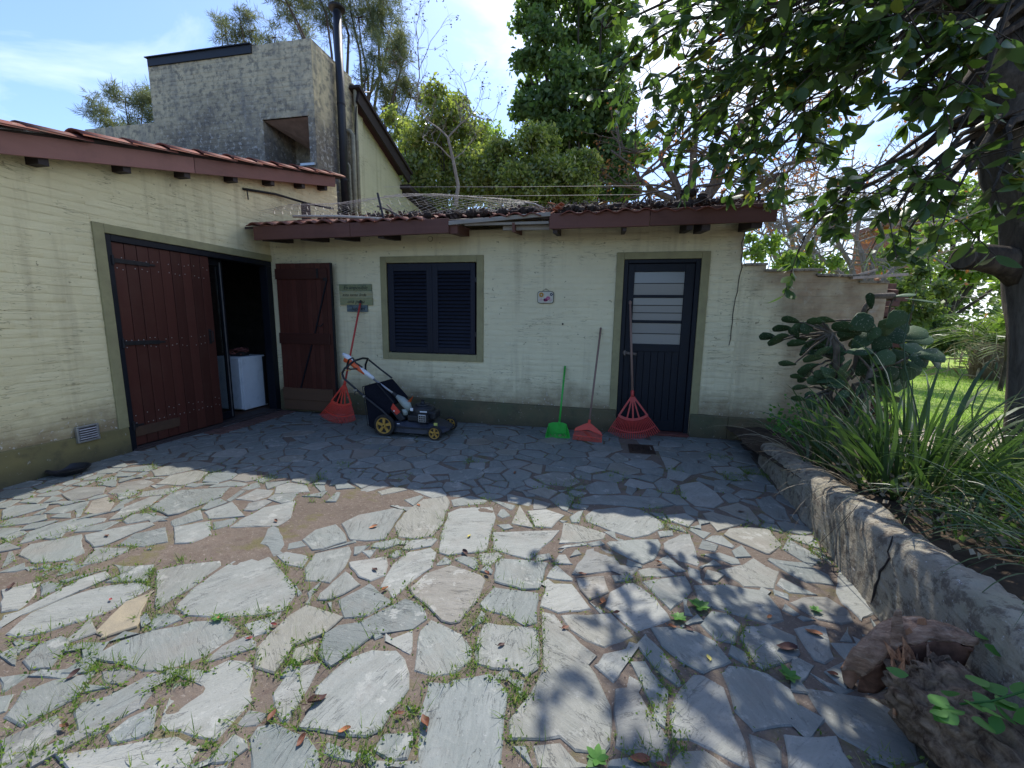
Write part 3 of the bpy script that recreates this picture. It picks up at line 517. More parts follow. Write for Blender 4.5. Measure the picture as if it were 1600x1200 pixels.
# ------------------------------------------------------------------ flagstones, measured outlines (blocks of the photo at 2.4x; offsets in photo px)
ST = {
(0, 700): """95,395 150,360 300,330 305,395 230,430 130,440 88,415|325,330 480,290 590,272 605,285 500,325 440,350 345,368 322,350|425,375 500,325 608,300 618,360 520,380|645,305 785,280 790,325 720,355 645,362|625,285 655,262 755,228 770,270 640,303|775,238 900,195 928,235 900,262 800,270|828,322 900,275 1000,225 1140,195 1120,235 1020,285 960,300|565,235 650,180 720,158 880,148 850,180 720,235 600,250|385,285 440,235 530,200 590,195 540,235 450,275|322,240 350,200 440,175 455,190 420,230 360,245|410,165 450,135 540,120 568,128 530,158 440,175|505,190 535,163 640,150 670,152 620,180|590,140 640,107 740,88 790,95 760,120 680,145|565,88 640,60 740,50 820,62 740,82 640,104 580,110|75,362 110,320 210,285 290,264 385,262 370,285 280,310 150,343|0,300 60,270 180,255 185,275 100,295 10,305|160,250 215,225 320,205 310,225 230,250|230,178 300,150 390,148 380,175 300,195 260,200|0,240 60,215 200,205 180,230 90,255 0,268|0,400 50,395 60,420 20,445 0,440|0,535 90,515 145,520 120,560 60,600 0,607|0,660 0,618 150,577 300,500 370,480 390,497 250,565 120,630 40,660|22,690 90,632 230,577 400,525 500,515 530,525 470,575 380,625 200,685 60,712|590,450 690,435 815,432 820,450 740,510 640,575 590,555|640,610 720,530 860,435 960,398 1030,410 1110,480 1172,530 1130,575 1060,612 960,632 800,637 700,632|370,785 440,745 560,700 720,665 870,658 885,670 850,720 760,790 640,835 560,825 480,800 400,795|105,795 170,735 270,695 310,710 320,735 240,790 200,832 150,835|0,770 50,750 75,770 40,805 0,832|0,845 60,838 125,852 60,900 0,920|30,1000 80,930 120,890 230,835 320,842 345,870 300,920 290,950 180,985 60,1020|215,1100 300,1000 380,950 470,890 560,850 625,865 630,905 560,985 400,1080 300,1140 225,1165|430,1090 500,1030 560,1003 580,1020 570,1060 500,1100 440,1115|590,1045 620,960 680,890 760,820 840,797 950,803 950,920 920,980 860,1050 800,1085 690,1050 640,1045|825,775 870,735 925,712 945,730 930,770 870,788|0,1080 60,1065 180,1070 190,1110 120,1180 60,1200 0,1240|250,1200 360,1140 460,1118 560,1108 660,1112 740,1150 745,1175 700,1240 300,1260|780,1145 870,1065 905,1090 900,1130 850,1165 790,1170|897,1035 950,975 1005,985 990,1020 960,1050 920,1060|385,848 430,835 480,850 440,880 390,875|500,640 560,600 575,660 520,700""",
(400, 700): """-20,375 0,345 60,322 120,330 138,352 110,380 50,405|50,412 110,388 180,400 190,430 170,475 130,460 85,445|170,345 215,310 290,290 330,330 335,350 260,372 200,378|320,295 400,255 500,237 545,245 520,285 490,342 400,350 350,345|540,333 530,310 560,250 620,200 720,185 725,200 690,290 655,328 600,338|740,195 800,180 850,195 830,213 750,220|685,400 690,330 720,245 770,224 900,225 905,260 870,330 850,398 800,405 720,413|245,395 340,375 350,400 330,445 270,500 215,495 212,450 230,420|355,405 360,365 430,355 420,385 385,412|525,385 560,350 650,342 662,352 640,375 560,390|355,440 400,415 490,400 500,437 480,480 430,502 390,488|465,512 505,442 560,400 660,384 680,400 668,440 590,500 515,578 495,540|238,578 252,540 330,475 370,472 408,508 330,555 280,578|318,578 428,517 488,570 470,602 400,638 342,645|190,560 238,520 243,545 215,588 197,588|10,762 60,700 130,630 190,597 265,638 288,668 250,700 150,738 90,790 45,822 10,808|234,762 247,710 330,652 430,638 560,572 618,600 638,650 590,683 500,708 430,742 300,808 265,818 240,790|592,520 660,462 740,435 828,462 853,490 830,580 788,638 740,650 650,622 600,570|522,735 560,702 603,684 604,728 570,768 540,755|597,780 612,700 640,672 690,677 778,702 803,760 798,800 740,848 640,866 592,850|182,1055 215,1000 232,880 330,792 440,747 520,757 563,790 588,850 590,940 530,1010 490,1065 410,1100 290,1083|72,920 110,860 150,822 213,812 228,850 213,900 150,1038 122,1022 92,980|0,1052 60,1034 130,1070 170,1110 230,1150 280,1200 240,1260 -30,1260 -30,1100|597,1160 612,1080 607,1000 642,920 662,882 720,890 770,857 888,840 930,882 938,950 942,1100 928,1200 920,1280 640,1280 620,1220|447,1140 480,1092 558,1085 558,1120 543,1163 500,1168|852,590 890,547 960,547 1060,550 1060,658 1020,666 930,625 862,610|838,780 840,700 870,647 960,670 1043,697 1052,770 1043,853 1010,878 960,840 890,828 847,813|897,450 920,422 960,420 1076,432 1073,460 1060,533 1000,533 920,508 902,480|897,315 1122,310 1103,350 1040,418 960,408 897,393|-60,190 0,160 60,167 48,185 0,200|190,145 260,140 263,160 220,175|252,190 290,157 348,160 338,180 300,190|905,291 948,287 962,300 930,308|937,868 965,850 1000,847 1036,870 1028,928 975,943|440,1195 500,1182 560,1190 600,1250 430,1250|365,1215 410,1185 425,1200 400,1250|120,515 175,505 185,535 150,560""",
(800, 700): """175,345 187,282 260,292 368,322 362,335 250,348|292,262 330,235 420,225 500,240 568,285 558,310 510,330 440,343 372,318 300,288|62,240 130,235 193,255 150,298 90,293|0,225 25,222 68,290 58,303 -30,285|208,265 250,238 288,232 273,285 215,285|-30,180 0,176 78,195 78,215 60,226 -30,208|152,395 172,354 240,353 263,380 230,393|132,435 152,407 215,404 230,430 222,443|122,490 152,452 180,450 231,490 225,505 160,498|113,600 127,540 152,517 210,517 268,590 240,608 160,618|248,480 252,440 267,392 330,377 400,402 433,455 420,470 300,483|253,540 258,495 300,489 345,489 360,540 338,585 290,606 267,580|372,480 440,479 458,490 430,503 385,510|184,640 220,622 350,617 400,640 456,700 400,733 350,753 282,728 218,688|357,590 372,545 420,517 460,517 540,572 558,600 538,650 490,686 430,650 382,612|362,365 382,347 450,347 540,352 558,380 538,430 500,445 442,418 382,385|567,350 612,327 680,327 718,430 700,453 640,428 572,383|467,465 510,457 585,462 603,480 560,488 480,488|503,500 600,490 648,492 682,555 620,613 582,588 532,545|637,445 720,472 728,510 690,508 642,478|687,520 790,517 900,537 960,560 998,610 1008,650 960,658 850,633 752,588 702,558|653,650 702,603 800,612 848,650 853,700 843,750 780,738 702,688|523,680 580,674 680,692 760,732 812,800 780,813 700,838 642,808 552,738|443,725 462,707 500,727 588,800 632,865 600,888 542,848 492,788|437,805 500,802 558,890 588,1000 573,1038 530,1008 492,928|388,910 440,902 480,922 538,1040 568,1110 558,1138 500,1148 422,1138 418,1090 392,1000|328,830 347,762 400,752 438,757 428,800 398,860 373,908 332,868|107,690 112,620 150,627 200,682 258,740 326,795 288,840 308,900 348,980 382,1040 378,1118 340,1168 200,1148 150,1100 22,1102 -8,1060 -10,1010 62,930 112,850 107,770|72,1130 190,1112 230,1155 340,1182 300,1250 90,1250|603,1000 642,910 687,857 720,862 788,900 818,990 868,1110 883,1178 860,1198 750,1148 652,1098 607,1078|792,880 850,822 930,840 1030,870 1103,920 1123,1010 1090,1048 980,1075 900,1038 832,988|865,722 890,680 1000,672 1078,702 1088,760 1050,798 970,828 902,788|873,1088 980,1122 1020,1180 1030,1250 905,1250|617,1180 642,1127 690,1122 788,1190 800,1250 605,1250|792,330 812,310 900,307 960,314 998,360 960,386 880,373 822,348|728,400 780,394 860,422 868,440 800,443 742,423|780,468 870,443 900,424 960,460 998,500 985,535 900,530 850,505|622,140 700,127 768,170 798,205 760,228 682,218 632,180|768,225 840,207 900,232 938,280 920,303 822,258|702,250 758,238 818,270 878,288 800,303 740,298|248,190 300,184 420,184 560,192 618,225 560,233 430,220 330,213 262,213|242,145 300,124 388,132 408,172 330,178 262,168|77,110 150,94 218,97 248,120 190,148 122,138|57,165 110,152 168,170 130,198 82,183|132,195 180,167 238,190 213,238 172,228|567,245 640,240 688,268 658,298 600,278|908,400 960,397 1008,420 998,448 940,428|285,362 330,352 345,365 300,372|350,1220 410,1170 460,1165 520,1210 540,1250 340,1250|590,1130 612,1112 625,1125 605,1170""",
(1150, 700): """72,422 92,397 200,412 338,480 358,518 260,508 150,458|182,390 202,352 280,392 348,450 320,468 260,438|377,475 400,482 480,572 555,628 480,655 442,636 422,590 392,540|202,590 260,562 340,562 418,610 438,648 380,660 282,638|132,525 188,542 192,578 142,558|287,928 380,932 500,940 600,1005 690,1085 700,1160 560,1178 420,1098 342,1018|182,1072 340,1075 400,1122 448,1200 440,1260 200,1260|182,802 260,802 368,880 340,898 280,888 182,838|207,690 260,682 348,702 368,770 330,788 252,758|372,672 475,667 440,728 392,728|67,195 130,182 188,230 218,288 152,278 92,238|212,330 290,332 318,378 232,348|450,1130 560,1190 640,1260 470,1260""",
}
BAND = [(x / 2.4, y / 2.4 + 700) for x, y in ((0, 484), (300, 462), (450, 412), (620, 378), (800, 345), (900, 312), (1140, 205), (1290, 167), (1440, 185), (1560, 176), (1500, 205), (1400, 237), (1290, 268), (1150, 322), (960, 372), (830, 425), (450, 440), (250, 480), (0, 527))]
TAN = [(x / 2.4, y / 2.4 + 700) for x, y in ((335, 700), (400, 640), (460, 585), (530, 558), (568, 575), (560, 610), (580, 640), (560, 680), (480, 705), (380, 718))]
def gp(poly): return [tuple(G(px, py)[:2]) for px, py in poly]
def inside(p, poly):
    x, y = p; c = False; n = len(poly); j = n - 1
    for i in range(n):
        xi, yi = poly[i]; xj, yj = poly[j]
        if (yi > y) != (yj > y) and x < (xj - xi) * (y - yi) / (yj - yi + 1e-12) + xi: c = not c
        j = i
    return c
def resample(poly, step):
    out = []
    for i in range(len(poly)):
        a = poly[i]; b = poly[(i + 1) % len(poly)]; d = math.dist(a, b); k = max(1, int(d / step))
        for j in range(k): t = j / k; out.append((a[0] + (b[0] - a[0]) * t, a[1] + (b[1] - a[1]) * t))
    return out
def area(poly): return abs(sum(poly[i][0] * poly[(i + 1) % len(poly)][1] - poly[(i + 1) % len(poly)][0] * poly[i][1] for i in range(len(poly)))) / 2
stones = []
for (ox, oy), s in ST.items():
    for part in s.split('|'):
        pts = [tuple(map(float, q.split(','))) for q in part.split()]
        stones.append(gp([(ox + x / 2.4, oy + y / 2.4) for x, y in pts]))
tan_poly = gp(TAN); band = gp(BAND)
measured = stones + [tan_poly]
obst = []                                        # points the fill stones must keep clear of
for pl in measured + [band]: obst += resample(pl, 0.045)
OB = np.array(obst)
drain_rect = (0.34, 0.64, 4.47, 4.82)
seeds = []; tries = 0
while tries < 26000:
    tries += 1
    x = rnd.uniform(-4.56, 1.62); y = rnd.uniform(-1.15, 5.28)
    if x > planter_x(y) - 0.03: continue
    if drain_rect[0] - .1 < x < drain_rect[1] + .1 and drain_rect[2] - .1 < y < drain_rect[3] + .1: continue
    if any(inside((x, y), pl) for pl in measured) or inside((x, y), band): continue
    d = np.min((OB[:, 0] - x) ** 2 + (OB[:, 1] - y) ** 2)
    if d < 0.034 ** 2: continue
    rr = 0.205 if y > 3.4 else (0.145 if y > 0.9 else 0.26)
    rr *= rnd.uniform(0.65, 1.25)
    if all((sx - x) ** 2 * 0.75 + (sy - y) ** 2 * 1.5 > ((rr + sr) / 2) ** 2 for sx, sy, sr in seeds): seeds.append((x, y, rr))
SA = np.array(seeds)
def clip(poly, px, py, nx, ny):                  # keep the side where (q-p).n <= 0
    out = []
    for i in range(len(poly)):
        a = poly[i]; b = poly[(i + 1) % len(poly)]
        da = (a[0] - px) * nx + (a[1] - py) * ny; db = (b[0] - px) * nx + (b[1] - py) * ny
        if da <= 0: out.append(a)
        if (da < 0) != (db < 0) and abs(da - db) > 1e-12:
            t = da / (da - db); out.append((a[0] + (b[0] - a[0]) * t, a[1] + (b[1] - a[1]) * t))
    return out
fills = []
for i, (x, y, r) in enumerate(seeds):
    cell = [(x + 0.42 * math.cos(k * PI / 8), y + 0.32 * math.sin(k * PI / 8)) for k in range(16)]
    gap = rnd.uniform(0.007, 0.016)
    dd = (SA[:, 0] - x) ** 2 + (SA[:, 1] - y) ** 2
    for j in np.argsort(dd)[1:16]:
        qx, qy, qr = seeds[j]; dx, dy = qx - x, qy - y; L_ = math.hypot(dx, dy); t = r / (r + qr)
        cell = clip(cell, x + dx * t - dx / L_ * gap, y + dy * t - dy / L_ * gap, dx, dy)
        if len(cell) < 3: break
    if len(cell) < 3: continue
    od = (OB[:, 0] - x) ** 2 + (OB[:, 1] - y) ** 2
    for j in np.argsort(od)[:40]:
        if od[j] > 0.5 ** 2: break
        qx, qy = obst[j]; dx, dy = qx - x, qy - y; L_ = math.hypot(dx, dy)
        if not any((px - qx) * dx + (py - qy) * dy > -gap * L_ for px, py in cell): continue
        # clip only if that outline point is inside (or nearly) the cell
        if inside((qx, qy), cell) or any(math.dist((qx, qy), c) < gap for c in cell):
            cell = clip(cell, qx - dx / L_ * gap * 1.3, qy - dy / L_ * gap * 1.3, dx, dy)
            if len(cell) < 3: break
    if len(cell) < 3: continue
    # keep inside the patio
    cell = clip(cell, XL + 0.05, 0, -1, 0); cell = clip(cell, 0, YB - 0.09, 0, 1)
    ex = planter_x(y) - 0.02; cell = clip(cell, ex, y, 1, -0.1)
    if drain_rect[0] - .45 < x < drain_rect[1] + .45 and drain_rect[2] - .4 < y < drain_rect[3] + .4:
        if x < drain_rect[0]: cell = clip(cell, drain_rect[0] - .02, 0, 1, 0)
        elif x > drain_rect[1]: cell = clip(cell, drain_rect[1] + .02, 0, -1, 0)
        elif y < drain_rect[2]: cell = clip(cell, 0, drain_rect[2] - .02, 0, 1)
        else: cell = clip(cell, 0, drain_rect[3] + .02, 0, -1)
    if len(cell) < 3 or area(cell) < 0.003: continue
    fills.append(cell)
def stone_geo(poly, zt, seed, V, F):
    """one flagstone: rough outline, chamfered rim, slightly domed and tilted top"""
    cx = sum(p[0] for p in poly) / len(poly); cy = sum(p[1] for p in poly) / len(poly)
    if sum(poly[i][0] * poly[(i + 1) % len(poly)][1] - poly[(i + 1) % len(poly)][0] * poly[i][1] for i in range(len(poly))) < 0: poly = poly[::-1]
    near = cy < 2.6
    pts = resample(poly, 0.05 if near else 0.09); n = len(pts)
    # soften the corners a little, then roughen
    for _ in range(0):
        pts = [((pts[i - 1][0] + pts[i][0] * 6 + pts[(i + 1) % n][0]) / 8, (pts[i - 1][1] + pts[i][1] * 6 + pts[(i + 1) % n][1]) / 8) for i in range(n)]
    q = []
    for (x, y) in pts:
        k = 0.009 * mnoise.noise(Vector((x * 9, y * 9, seed))) + 0.008 * mnoise.noise(Vector((x * 27, y * 27, seed)))
        d = math.hypot(x - cx, y - cy) + 1e-6; s = 1 + k / d; q.append((cx + (x - cx) * s, cy + (y - cy) * s))
    tx, ty = rnd.uniform(-.012, .012), rnd.uniform(-.012, .012)
    def zz(x, y, e): return zt + (x - cx) * tx + (y - cy) * ty + 0.0022 * mnoise.noise(Vector((x * 8, y * 8, seed))) + e
    b = len(V)
    for (x, y) in q: V.append((x, y, -0.02))
    for (x, y) in q: V.append((x, y, zz(x, y, -0.0045)))
    for (x, y) in q:
        d = math.hypot(x - cx, y - cy) + 1e-6; ins = min(0.3, (0.006 + 0.003 * mnoise.noise(Vector((x * 20, y * 20, 3)))) / d); xx, yy = x + (cx - x) * ins, y + (cy - y) * ins
        V.append((xx, yy, zz(xx, yy, 0)))
    n = len(q)
    for L_ in (0, 1):
        for i in range(n): a = b + L_ * n + i; c = b + L_ * n + (i + 1) % n; F.append((a, c, c + n, a + n))
    F.append(tuple(b + 2 * n + i for i in range(n)))
def relax(polys, maxout=0.075, rounds=5):
    """move every straight side outwards until only a joint is left to its neighbours; corners stay sharp"""
    ps = []
    for pl in polys:
        if sum(pl[i][0] * pl[(i + 1) % len(pl)][1] - pl[(i + 1) % len(pl)][0] * pl[i][1] for i in range(len(pl))) < 0: pl = pl[::-1]
        q = [pl[0]]
        for p in pl[1:]:
            if math.dist(p, q[-1]) > .02: q.append(p)
        ps.append(np.array(q))
    for rd in range(rounds):
        sm = [np.array(resample([tuple(v) for v in p], .035)) for p in ps] + [BANDP]
        allp = np.concatenate(sm); own = np.concatenate([np.full(len(p), i) for i, p in enumerate(sm)]); new = []
        for i, p in enumerate(ps):
            c = p.mean(0); q = allp[(np.abs(allp - c).max(1) < .8) & (own != i)]; n = len(p); offs = []; nm = []
            gap = 0.005 + 0.012 * ((i * 37) % 11) / 11
            for k in range(n):
                a, b = p[k], p[(k + 1) % n]; e = b - a; L_ = np.linalg.norm(e) + 1e-9; e /= L_; nn = np.array([e[1], -e[0]]); nm.append(nn)
                v = q - a; al = v @ e; pr = v @ nn; m_ = (al > -.012) & (al < L_ + .012) & (pr > -.035)
                offs.append(float(np.clip((pr[m_].min() - gap) * .5, -.011, maxout / rounds)) if m_.any() else maxout / rounds)
            r = []
            for k in range(n):
                n1, n2 = nm[k - 1], nm[k]; o1, o2 = offs[k - 1], offs[k]; det = n1[0] * n2[1] - n1[1] * n2[0]
                if abs(det) > .35: x = np.array([(o1 * n2[1] - o2 * n1[1]) / det, (n1[0] * o2 - n2[0] * o1) / det])
                else: x = (n1 * o1 + n2 * o2) / 2
                l_ = np.linalg.norm(x); r.append(p[k] + x * min(1, .025 / (l_ + 1e-9)))
            new.append(np.array(r))
        ps = new
    return [[tuple(v) for v in p] for p in ps]
BANDP = np.array(resample(band, 0.04) + [(0.34 + .3 * t, 4.47) for t in (0, .5, 1)] + [(0.34 + .3 * t, 4.82) for t in (0, .5, 1)])
_m = relax([*stones, tan_poly, *fills]); stones = _m[:len(stones)]; tan_poly = _m[len(stones)]; fills = _m[len(stones) + 1:]
allst = [(pl, 'm') for pl in stones] + [(pl, 'f') for pl in fills]
def key(pl):
    cy = sum(p[1] for p in pl) / len(pl); cx = sum(p[0] for p in pl) / len(pl)
    if cy < 0.55: return 1e-6 * area(pl)
    return area(pl) / (cx * cx + cy * cy + 1.96) ** 1.5
allst.sort(key=lambda t: -key(t[0]))
restV, restF = [], []
for i, (pl, k) in enumerate(allst):
    zt = rnd.uniform(0.0085, 0.0135)
    if i < 299:
        V, F = [], []; stone_geo(pl, zt, i * 1.7, V, F)
        cx = sum(p[0] for p in pl) / len(pl); cy = sum(p[1] for p in pl) / len(pl)
        me = bpy.data.meshes.new('stone'); me.from_pydata([(v[0] - cx, v[1] - cy, v[2]) for v in V], [], F); me.materials.append(M['stone']); me.update()
        link('stone', me, patio, (cx, cy, 0))
    else: stone_geo(pl, zt, i * 1.7, restV, restF)
V, F = [], []; stone_geo(tan_poly, 0.014, 3.3, V, F)
me = bpy.data.meshes.new('stone'); me.from_pydata(V, [], F); me.materials.append(M['stone_tan']); link('stone', me, patio, label='sandy yellow flagstone')
# the stones past the limit share a mesh but keep a tone of their own through a few material copies
me = bpy.data.meshes.new('small_stones'); me.from_pydata(restV, [], restF); me.materials.append(M['stone']); link('small_stones', me, patio, kind='stuff')
# brick threshold strip at the foot of the left doorway
th = MB()
for i in range(11):
    y = 4.02 + i * 0.112; th.box((-4.36 + rnd.uniform(-.008, .008), y, 0.004), (0.235, 0.098, 0.03), rz=rnd.uniform(-.03, .03))
    if i < 9: pass
M['old_brick'] = flat('worn_brick', (0.15, 0.085, 0.07), 0.9, 0.3, 20, 0.15, bump=0.7, grime=0.5)
for i in range(12):
    y = 4.02 + i * 0.108
    MB().box((-4.40 + rnd.uniform(-.008, .008), y, 0.008), (0.235, 0.095, 0.03), rz=rnd.uniform(-.03, .03)).build('brick', M['old_brick'], patio, bevel=0.004)

# ================================================================== WALLS
def brick_variants(mat, n=10, L_=0.238, H_=0.066):
    out = []
    for k in range(n):
        us = (0, 0.045, 0.5, 0.955, 1); vs = (0, 0.17, 0.83, 1); V = []; F = []
        base = rnd.uniform(0.0018, 0.0048); tu, tv = rnd.uniform(-.0022, .0022), rnd.uniform(-.0018, .0018)
        for j, v in enumerate(vs):
            for i, u in enumerate(us):
                d = base + tu * (u - .5) * 2 + tv * (v - .5) * 2 + rnd.uniform(-.0012, .0012)
                if j in (0, 3): d = rnd.choice((rnd.uniform(0.0, 0.001), rnd.uniform(0.001, 0.0042), rnd.uniform(0.002, 0.0042)))
                elif i in (0, 4): d = d * 0.62
                V.append((u * L_, -d, (v * H_) + (rnd.uniform(-.0035, .0035) if j in (1, 2) else rnd.uniform(-.002, .002))))
        for j in range(3):
            for i in range(4): a = j * 5 + i; F.append((a, a + 1, a + 6, a + 5))
        me = mesh_np('brick', V, F, mat, smooth=False); out.append(me)
    return out
def segs(u0, u1, holes):
    s = [(u0, u1)]
    for a, b in holes:
        t = []
        for p, q in s:
            if b <= p or a >= q: t.append((p, q)); continue
            if a > p: t.append((p, a))
            if b < q: t.append((b, q))
        s = t
    return [x for x in s if x[1] - x[0] > 0.02]
def brickwork(parent, mat, axis, plane, u0, u1, z0, z1, holes=(), ztop=None, solo=299, course=0.0735, L_=0.242):
    vs = brick_variants(mat); arr = []
    rows = int((z1 - z0) / course)
    for r in range(rows):
        z = z0 + r * course + 0.004; off = (r % 2) * 0.12 + rnd.uniform(-.012, .012)
        for a, b in segs(u0, u1, [(h[0], h[1]) for h in holes if z + course > h[2] + .01 and z < h[3] - .005]):
            k = math.floor((a - off) / L_)
            while True:
                p, q = max(a, off + k * L_), min(b, off + (k + 1) * L_); k += 1
                if p >= b - 0.01: break
                if q - p < 0.02: continue
                if ztop and z + course > min(ztop(p), ztop(q)) - 0.005: continue
                arr.append((p, q - p, z))
    def wpos(u, z): return (u, plane, z) if axis == 'X' else (plane, u, z)
    arr.sort(key=lambda t: (Vector(wpos(t[0], t[2])) - Vector(tuple(CAM))).length)
    VV, FF = [], []; n = 0; off0 = wloc(parent)
    for i, (u, ln, z) in enumerate(arr):
        me = rnd.choice(vs); p = wpos(u, z); rz = 0 if axis == 'X' else PI / 2; sx = ln / 0.238
        if i < solo: link('brick', me, parent, Vector(p) - off0, (0, 0, rz), (sx, 1, 1))
        else:
            A = np.empty(len(me.vertices) * 3); me.vertices.foreach_get('co', A); A = A.reshape(-1, 3) * (sx, 1, 1)
            if axis == 'Y': A = np.stack([-A[:, 1], A[:, 0], A[:, 2]], 1)
            VV.append(A + np.array(p) - np.array(off0)); ff = np.empty(len(me.polygons) * 4, dtype=np.int32); me.polygons.foreach_get('vertices', ff); FF.append(ff.reshape(-1, 4) + n); n += len(A)
    if VV: link('brickwork', mesh_np('brickwork', np.concatenate(VV), np.concatenate(FF), mat), parent, kind='stuff')
def core(mb, axis, plane, thick, u0, u1, z0, z1, holes=(), ztop=None):
    """solid wall behind the brick faces; 'X': faces -Y, 'Y': faces +X"""
    us = sorted(set([u0, u1] + [h[0] for h in holes if u0 < h[0] < u1] + [h[1] for h in holes if u0 < h[1] < u1]))
    for a, b in zip(us[:-1], us[1:]):
        hs = [(h[2], h[3]) for h in holes if h[0] < (a + b) / 2 < h[1]]
        for p, q in segs(z0, z1, hs):
            if ztop and q == z1: ta, tb = ztop(a), ztop(b)
            else: ta = tb = q
            if axis == 'X': vs = [(a, plane, p), (b, plane, p), (b, plane + thick, p), (a, plane + thick, p), (a, plane, ta), (b, plane, tb), (b, plane + thick, tb), (a, plane + thick, ta)]
            else: vs = [(plane, a, p), (plane, b, p), (plane - thick, b, p), (plane - thick, a, p), (plane, a, ta), (plane, b, tb), (plane - thick, b, tb), (plane - thick, a, ta)]
            mb.add(vs, [(0, 3, 2, 1), (4, 5, 6, 7), (0, 1, 5, 4), (1, 2, 6, 5), (2, 3, 7, 6), (3, 0, 4, 7)])

# ------------------------------------------------------------------ left house
house = thing('house', 'yellow painted brick house on the left with wide red double doors', 'house', (XL, 2.0, 0))
def zverge(y): return 2.56 + (y - 2.52) * 0.228
DL = (3.265, 5.35)          # doorway along y
w = MB(); core(w, 'Y', XL, 0.2, 0.6, 7.0, 0.0, 3.5, [(DL[0], DL[1], -0.1, 2.14)], lambda y: zverge(y) + 0.08)
w.bb((XL - 3.6, 0.6, 0), (XL - 0.2, 0.8, 2.1))
wl_ = w.build('wall', M['wall_left'], house)
brickwork(wl_, M['wall_left'], 'Y', XL, 0.6, 7.0, 0.30, 3.6, [(DL[0] - 0.095, DL[1] + 0.2, -0.1, 2.225)], lambda y: zverge(y) + 0.06)
p = MB(); p.add([(XL, 0.6, 0), (XL, DL[0] - 0.01, 0), (XL + 0.03, DL[0] - 0.01, 0), (XL + 0.03, 0.6, 0), (XL, 0.6, 0.36), (XL, DL[0] - 0.01, 0.265), (XL + 0.022, DL[0] - 0.01, 0.26), (XL + 0.022, 0.6, 0.35)],
                [(0, 3, 2, 1), (4, 5, 6, 7), (0, 1, 5, 4), (1, 2, 6, 5), (2, 3, 7, 6), (3, 0, 4, 7)])
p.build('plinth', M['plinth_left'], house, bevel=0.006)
tr = MB(); tr.bb((XL - 0.01, DL[0] - 0.095, 0.262), (XL + 0.02, DL[0] - 0.002, 2.225)); tr.bb((XL - 0.01, DL[0] - 0.002, 2.14), (XL + 0.02, 5.345, 2.225))
tr.build('door_surround', M['olive_trim'], house, bevel=0.005)
fr = MB(); fr.bb((XL - 0.12, DL[0], 0.0), (XL + 0.004, DL[0] + 0.055, 2.138)); fr.bb((XL - 0.12, DL[0] + 0.055, 2.075), (XL + 0.004, 5.345, 2.138)); fr.bb((XL - 0.12, 5.25, 0.0), (XL + 0.002, 5.345, 2.075))
fr.build('door_frame', M['near_black'], house, bevel=0.004)
MB().bb((XL - 0.22, DL[0], 0.0), (XL - 0.01, 5.25, 0.032)).bb((XL - 0.01, DL[0] + .02, 0.0), (XL + 0.06, 5.30, 0.022)).build('threshold', M['dark_wood'], house, bevel=0.004)
# roof slab, verge board, verge tiles, purlin ends
rs = MB(); y0, y1 = 0.3, 7.05
rs.add([(XL - 4.2, y0, zverge(y0) + .17), (-4.46, y0, zverge(y0) + .17), (-4.46, y1, zverge(y1) + .17), (XL - 4.2, y1, zverge(y1) + .17),
        (XL - 4.2, y0, zverge(y0) + .20), (-4.46, y0, zverge(y0) + .20), (-4.46, y1, zverge(y1) + .20), (XL - 4.2, y1, zverge(y1) + .20)],
       [(0, 3, 2, 1), (4, 5, 6, 7), (0, 1, 5, 4), (1, 2, 6, 5), (2, 3, 7, 6), (3, 0, 4, 7)])
rs.build('roof', M['dark_wood'], house)
def vb(y0, y1, sag=0.0):
    b = MB(); x0, x1 = -4.478, -4.452
    b.add([(x0, y0, zverge(y0)), (x1, y0, zverge(y0)), (x1, y1, zverge(y1) + sag), (x0, y1, zverge(y1) + sag), (x0, y0, zverge(y0) + .165), (x1, y0, zverge(y0) + .165), (x1, y1, zverge(y1) + .165), (x0, y1, zverge(y1) + .165)],
          [(0, 3, 2, 1), (4, 5, 6, 7), (0, 1, 5, 4), (1, 2, 6, 5), (2, 3, 7, 6), (3, 0, 4, 7)])
    b.build('verge_board', M['fascia_left'], house, bevel=0.004)
vb(0.3, 4.13); vb(4.136, 6.72, 0.01)
for y in (1.5, 2.16, 2.80, 3.44, 4.06, 4.70, 5.32, 5.95, 6.5):
    MB().beam((XL - 0.15, y, zverge(y) + .0), (-4.48, y, zverge(y) + .0), 0.07, 0.10).build('rafter_end', M['dark_wood'], house)
def wave_tile(L_, W_, th=0.012, segs_=9, arch=0.055, seed=0, full=True):
    """S-shaped clay tile, x across, y up the slope; underside and edges closed"""
    V = []; F = []; n = segs_ + 1
    for side in (0, 1):
        for j, y in enumerate((0, L_)):
            for i in range(n):
                u = i / segs_; z = arch * (0.5 - 0.5 * math.cos(2 * PI * u)) if full else arch * math.sin(PI * u)
                V.append((u * W_ * (1 - 0.03 * j) + W_ * 0.015 * j, y, z * (1 - 0.12 * j) - (th if side else 0)))
    idx = lambda s, j, i: s * 2 * n + j * n + i
    for i in range(segs_):
        F.append((idx(0, 0, i), idx(0, 0, i + 1), idx(0, 1, i + 1), idx(0, 1, i))); F.append((idx(1, 0, i + 1), idx(1, 0, i), idx(1, 1, i), idx(1, 1, i + 1)))
        F.append((idx(1, 0, i), idx(1, 0, i + 1), idx(0, 0, i + 1), idx(0, 0, i))); F.append((idx(1, 1, i + 1), idx(1, 1, i), idx(0, 1, i), idx(0, 1, i + 1)))
    for i in (0, segs_): F.append((idx(0, 0, i), idx(0, 1, i), idx(1, 1, i), idx(1, 0, i)))
    return mesh_np('tile', V, F, M['tile'])
vt = wave_tile(0.46, 0.24, 0.014, 7, 0.05, full=False); slope = math.atan(0.228)
hl = Vector(house.location)
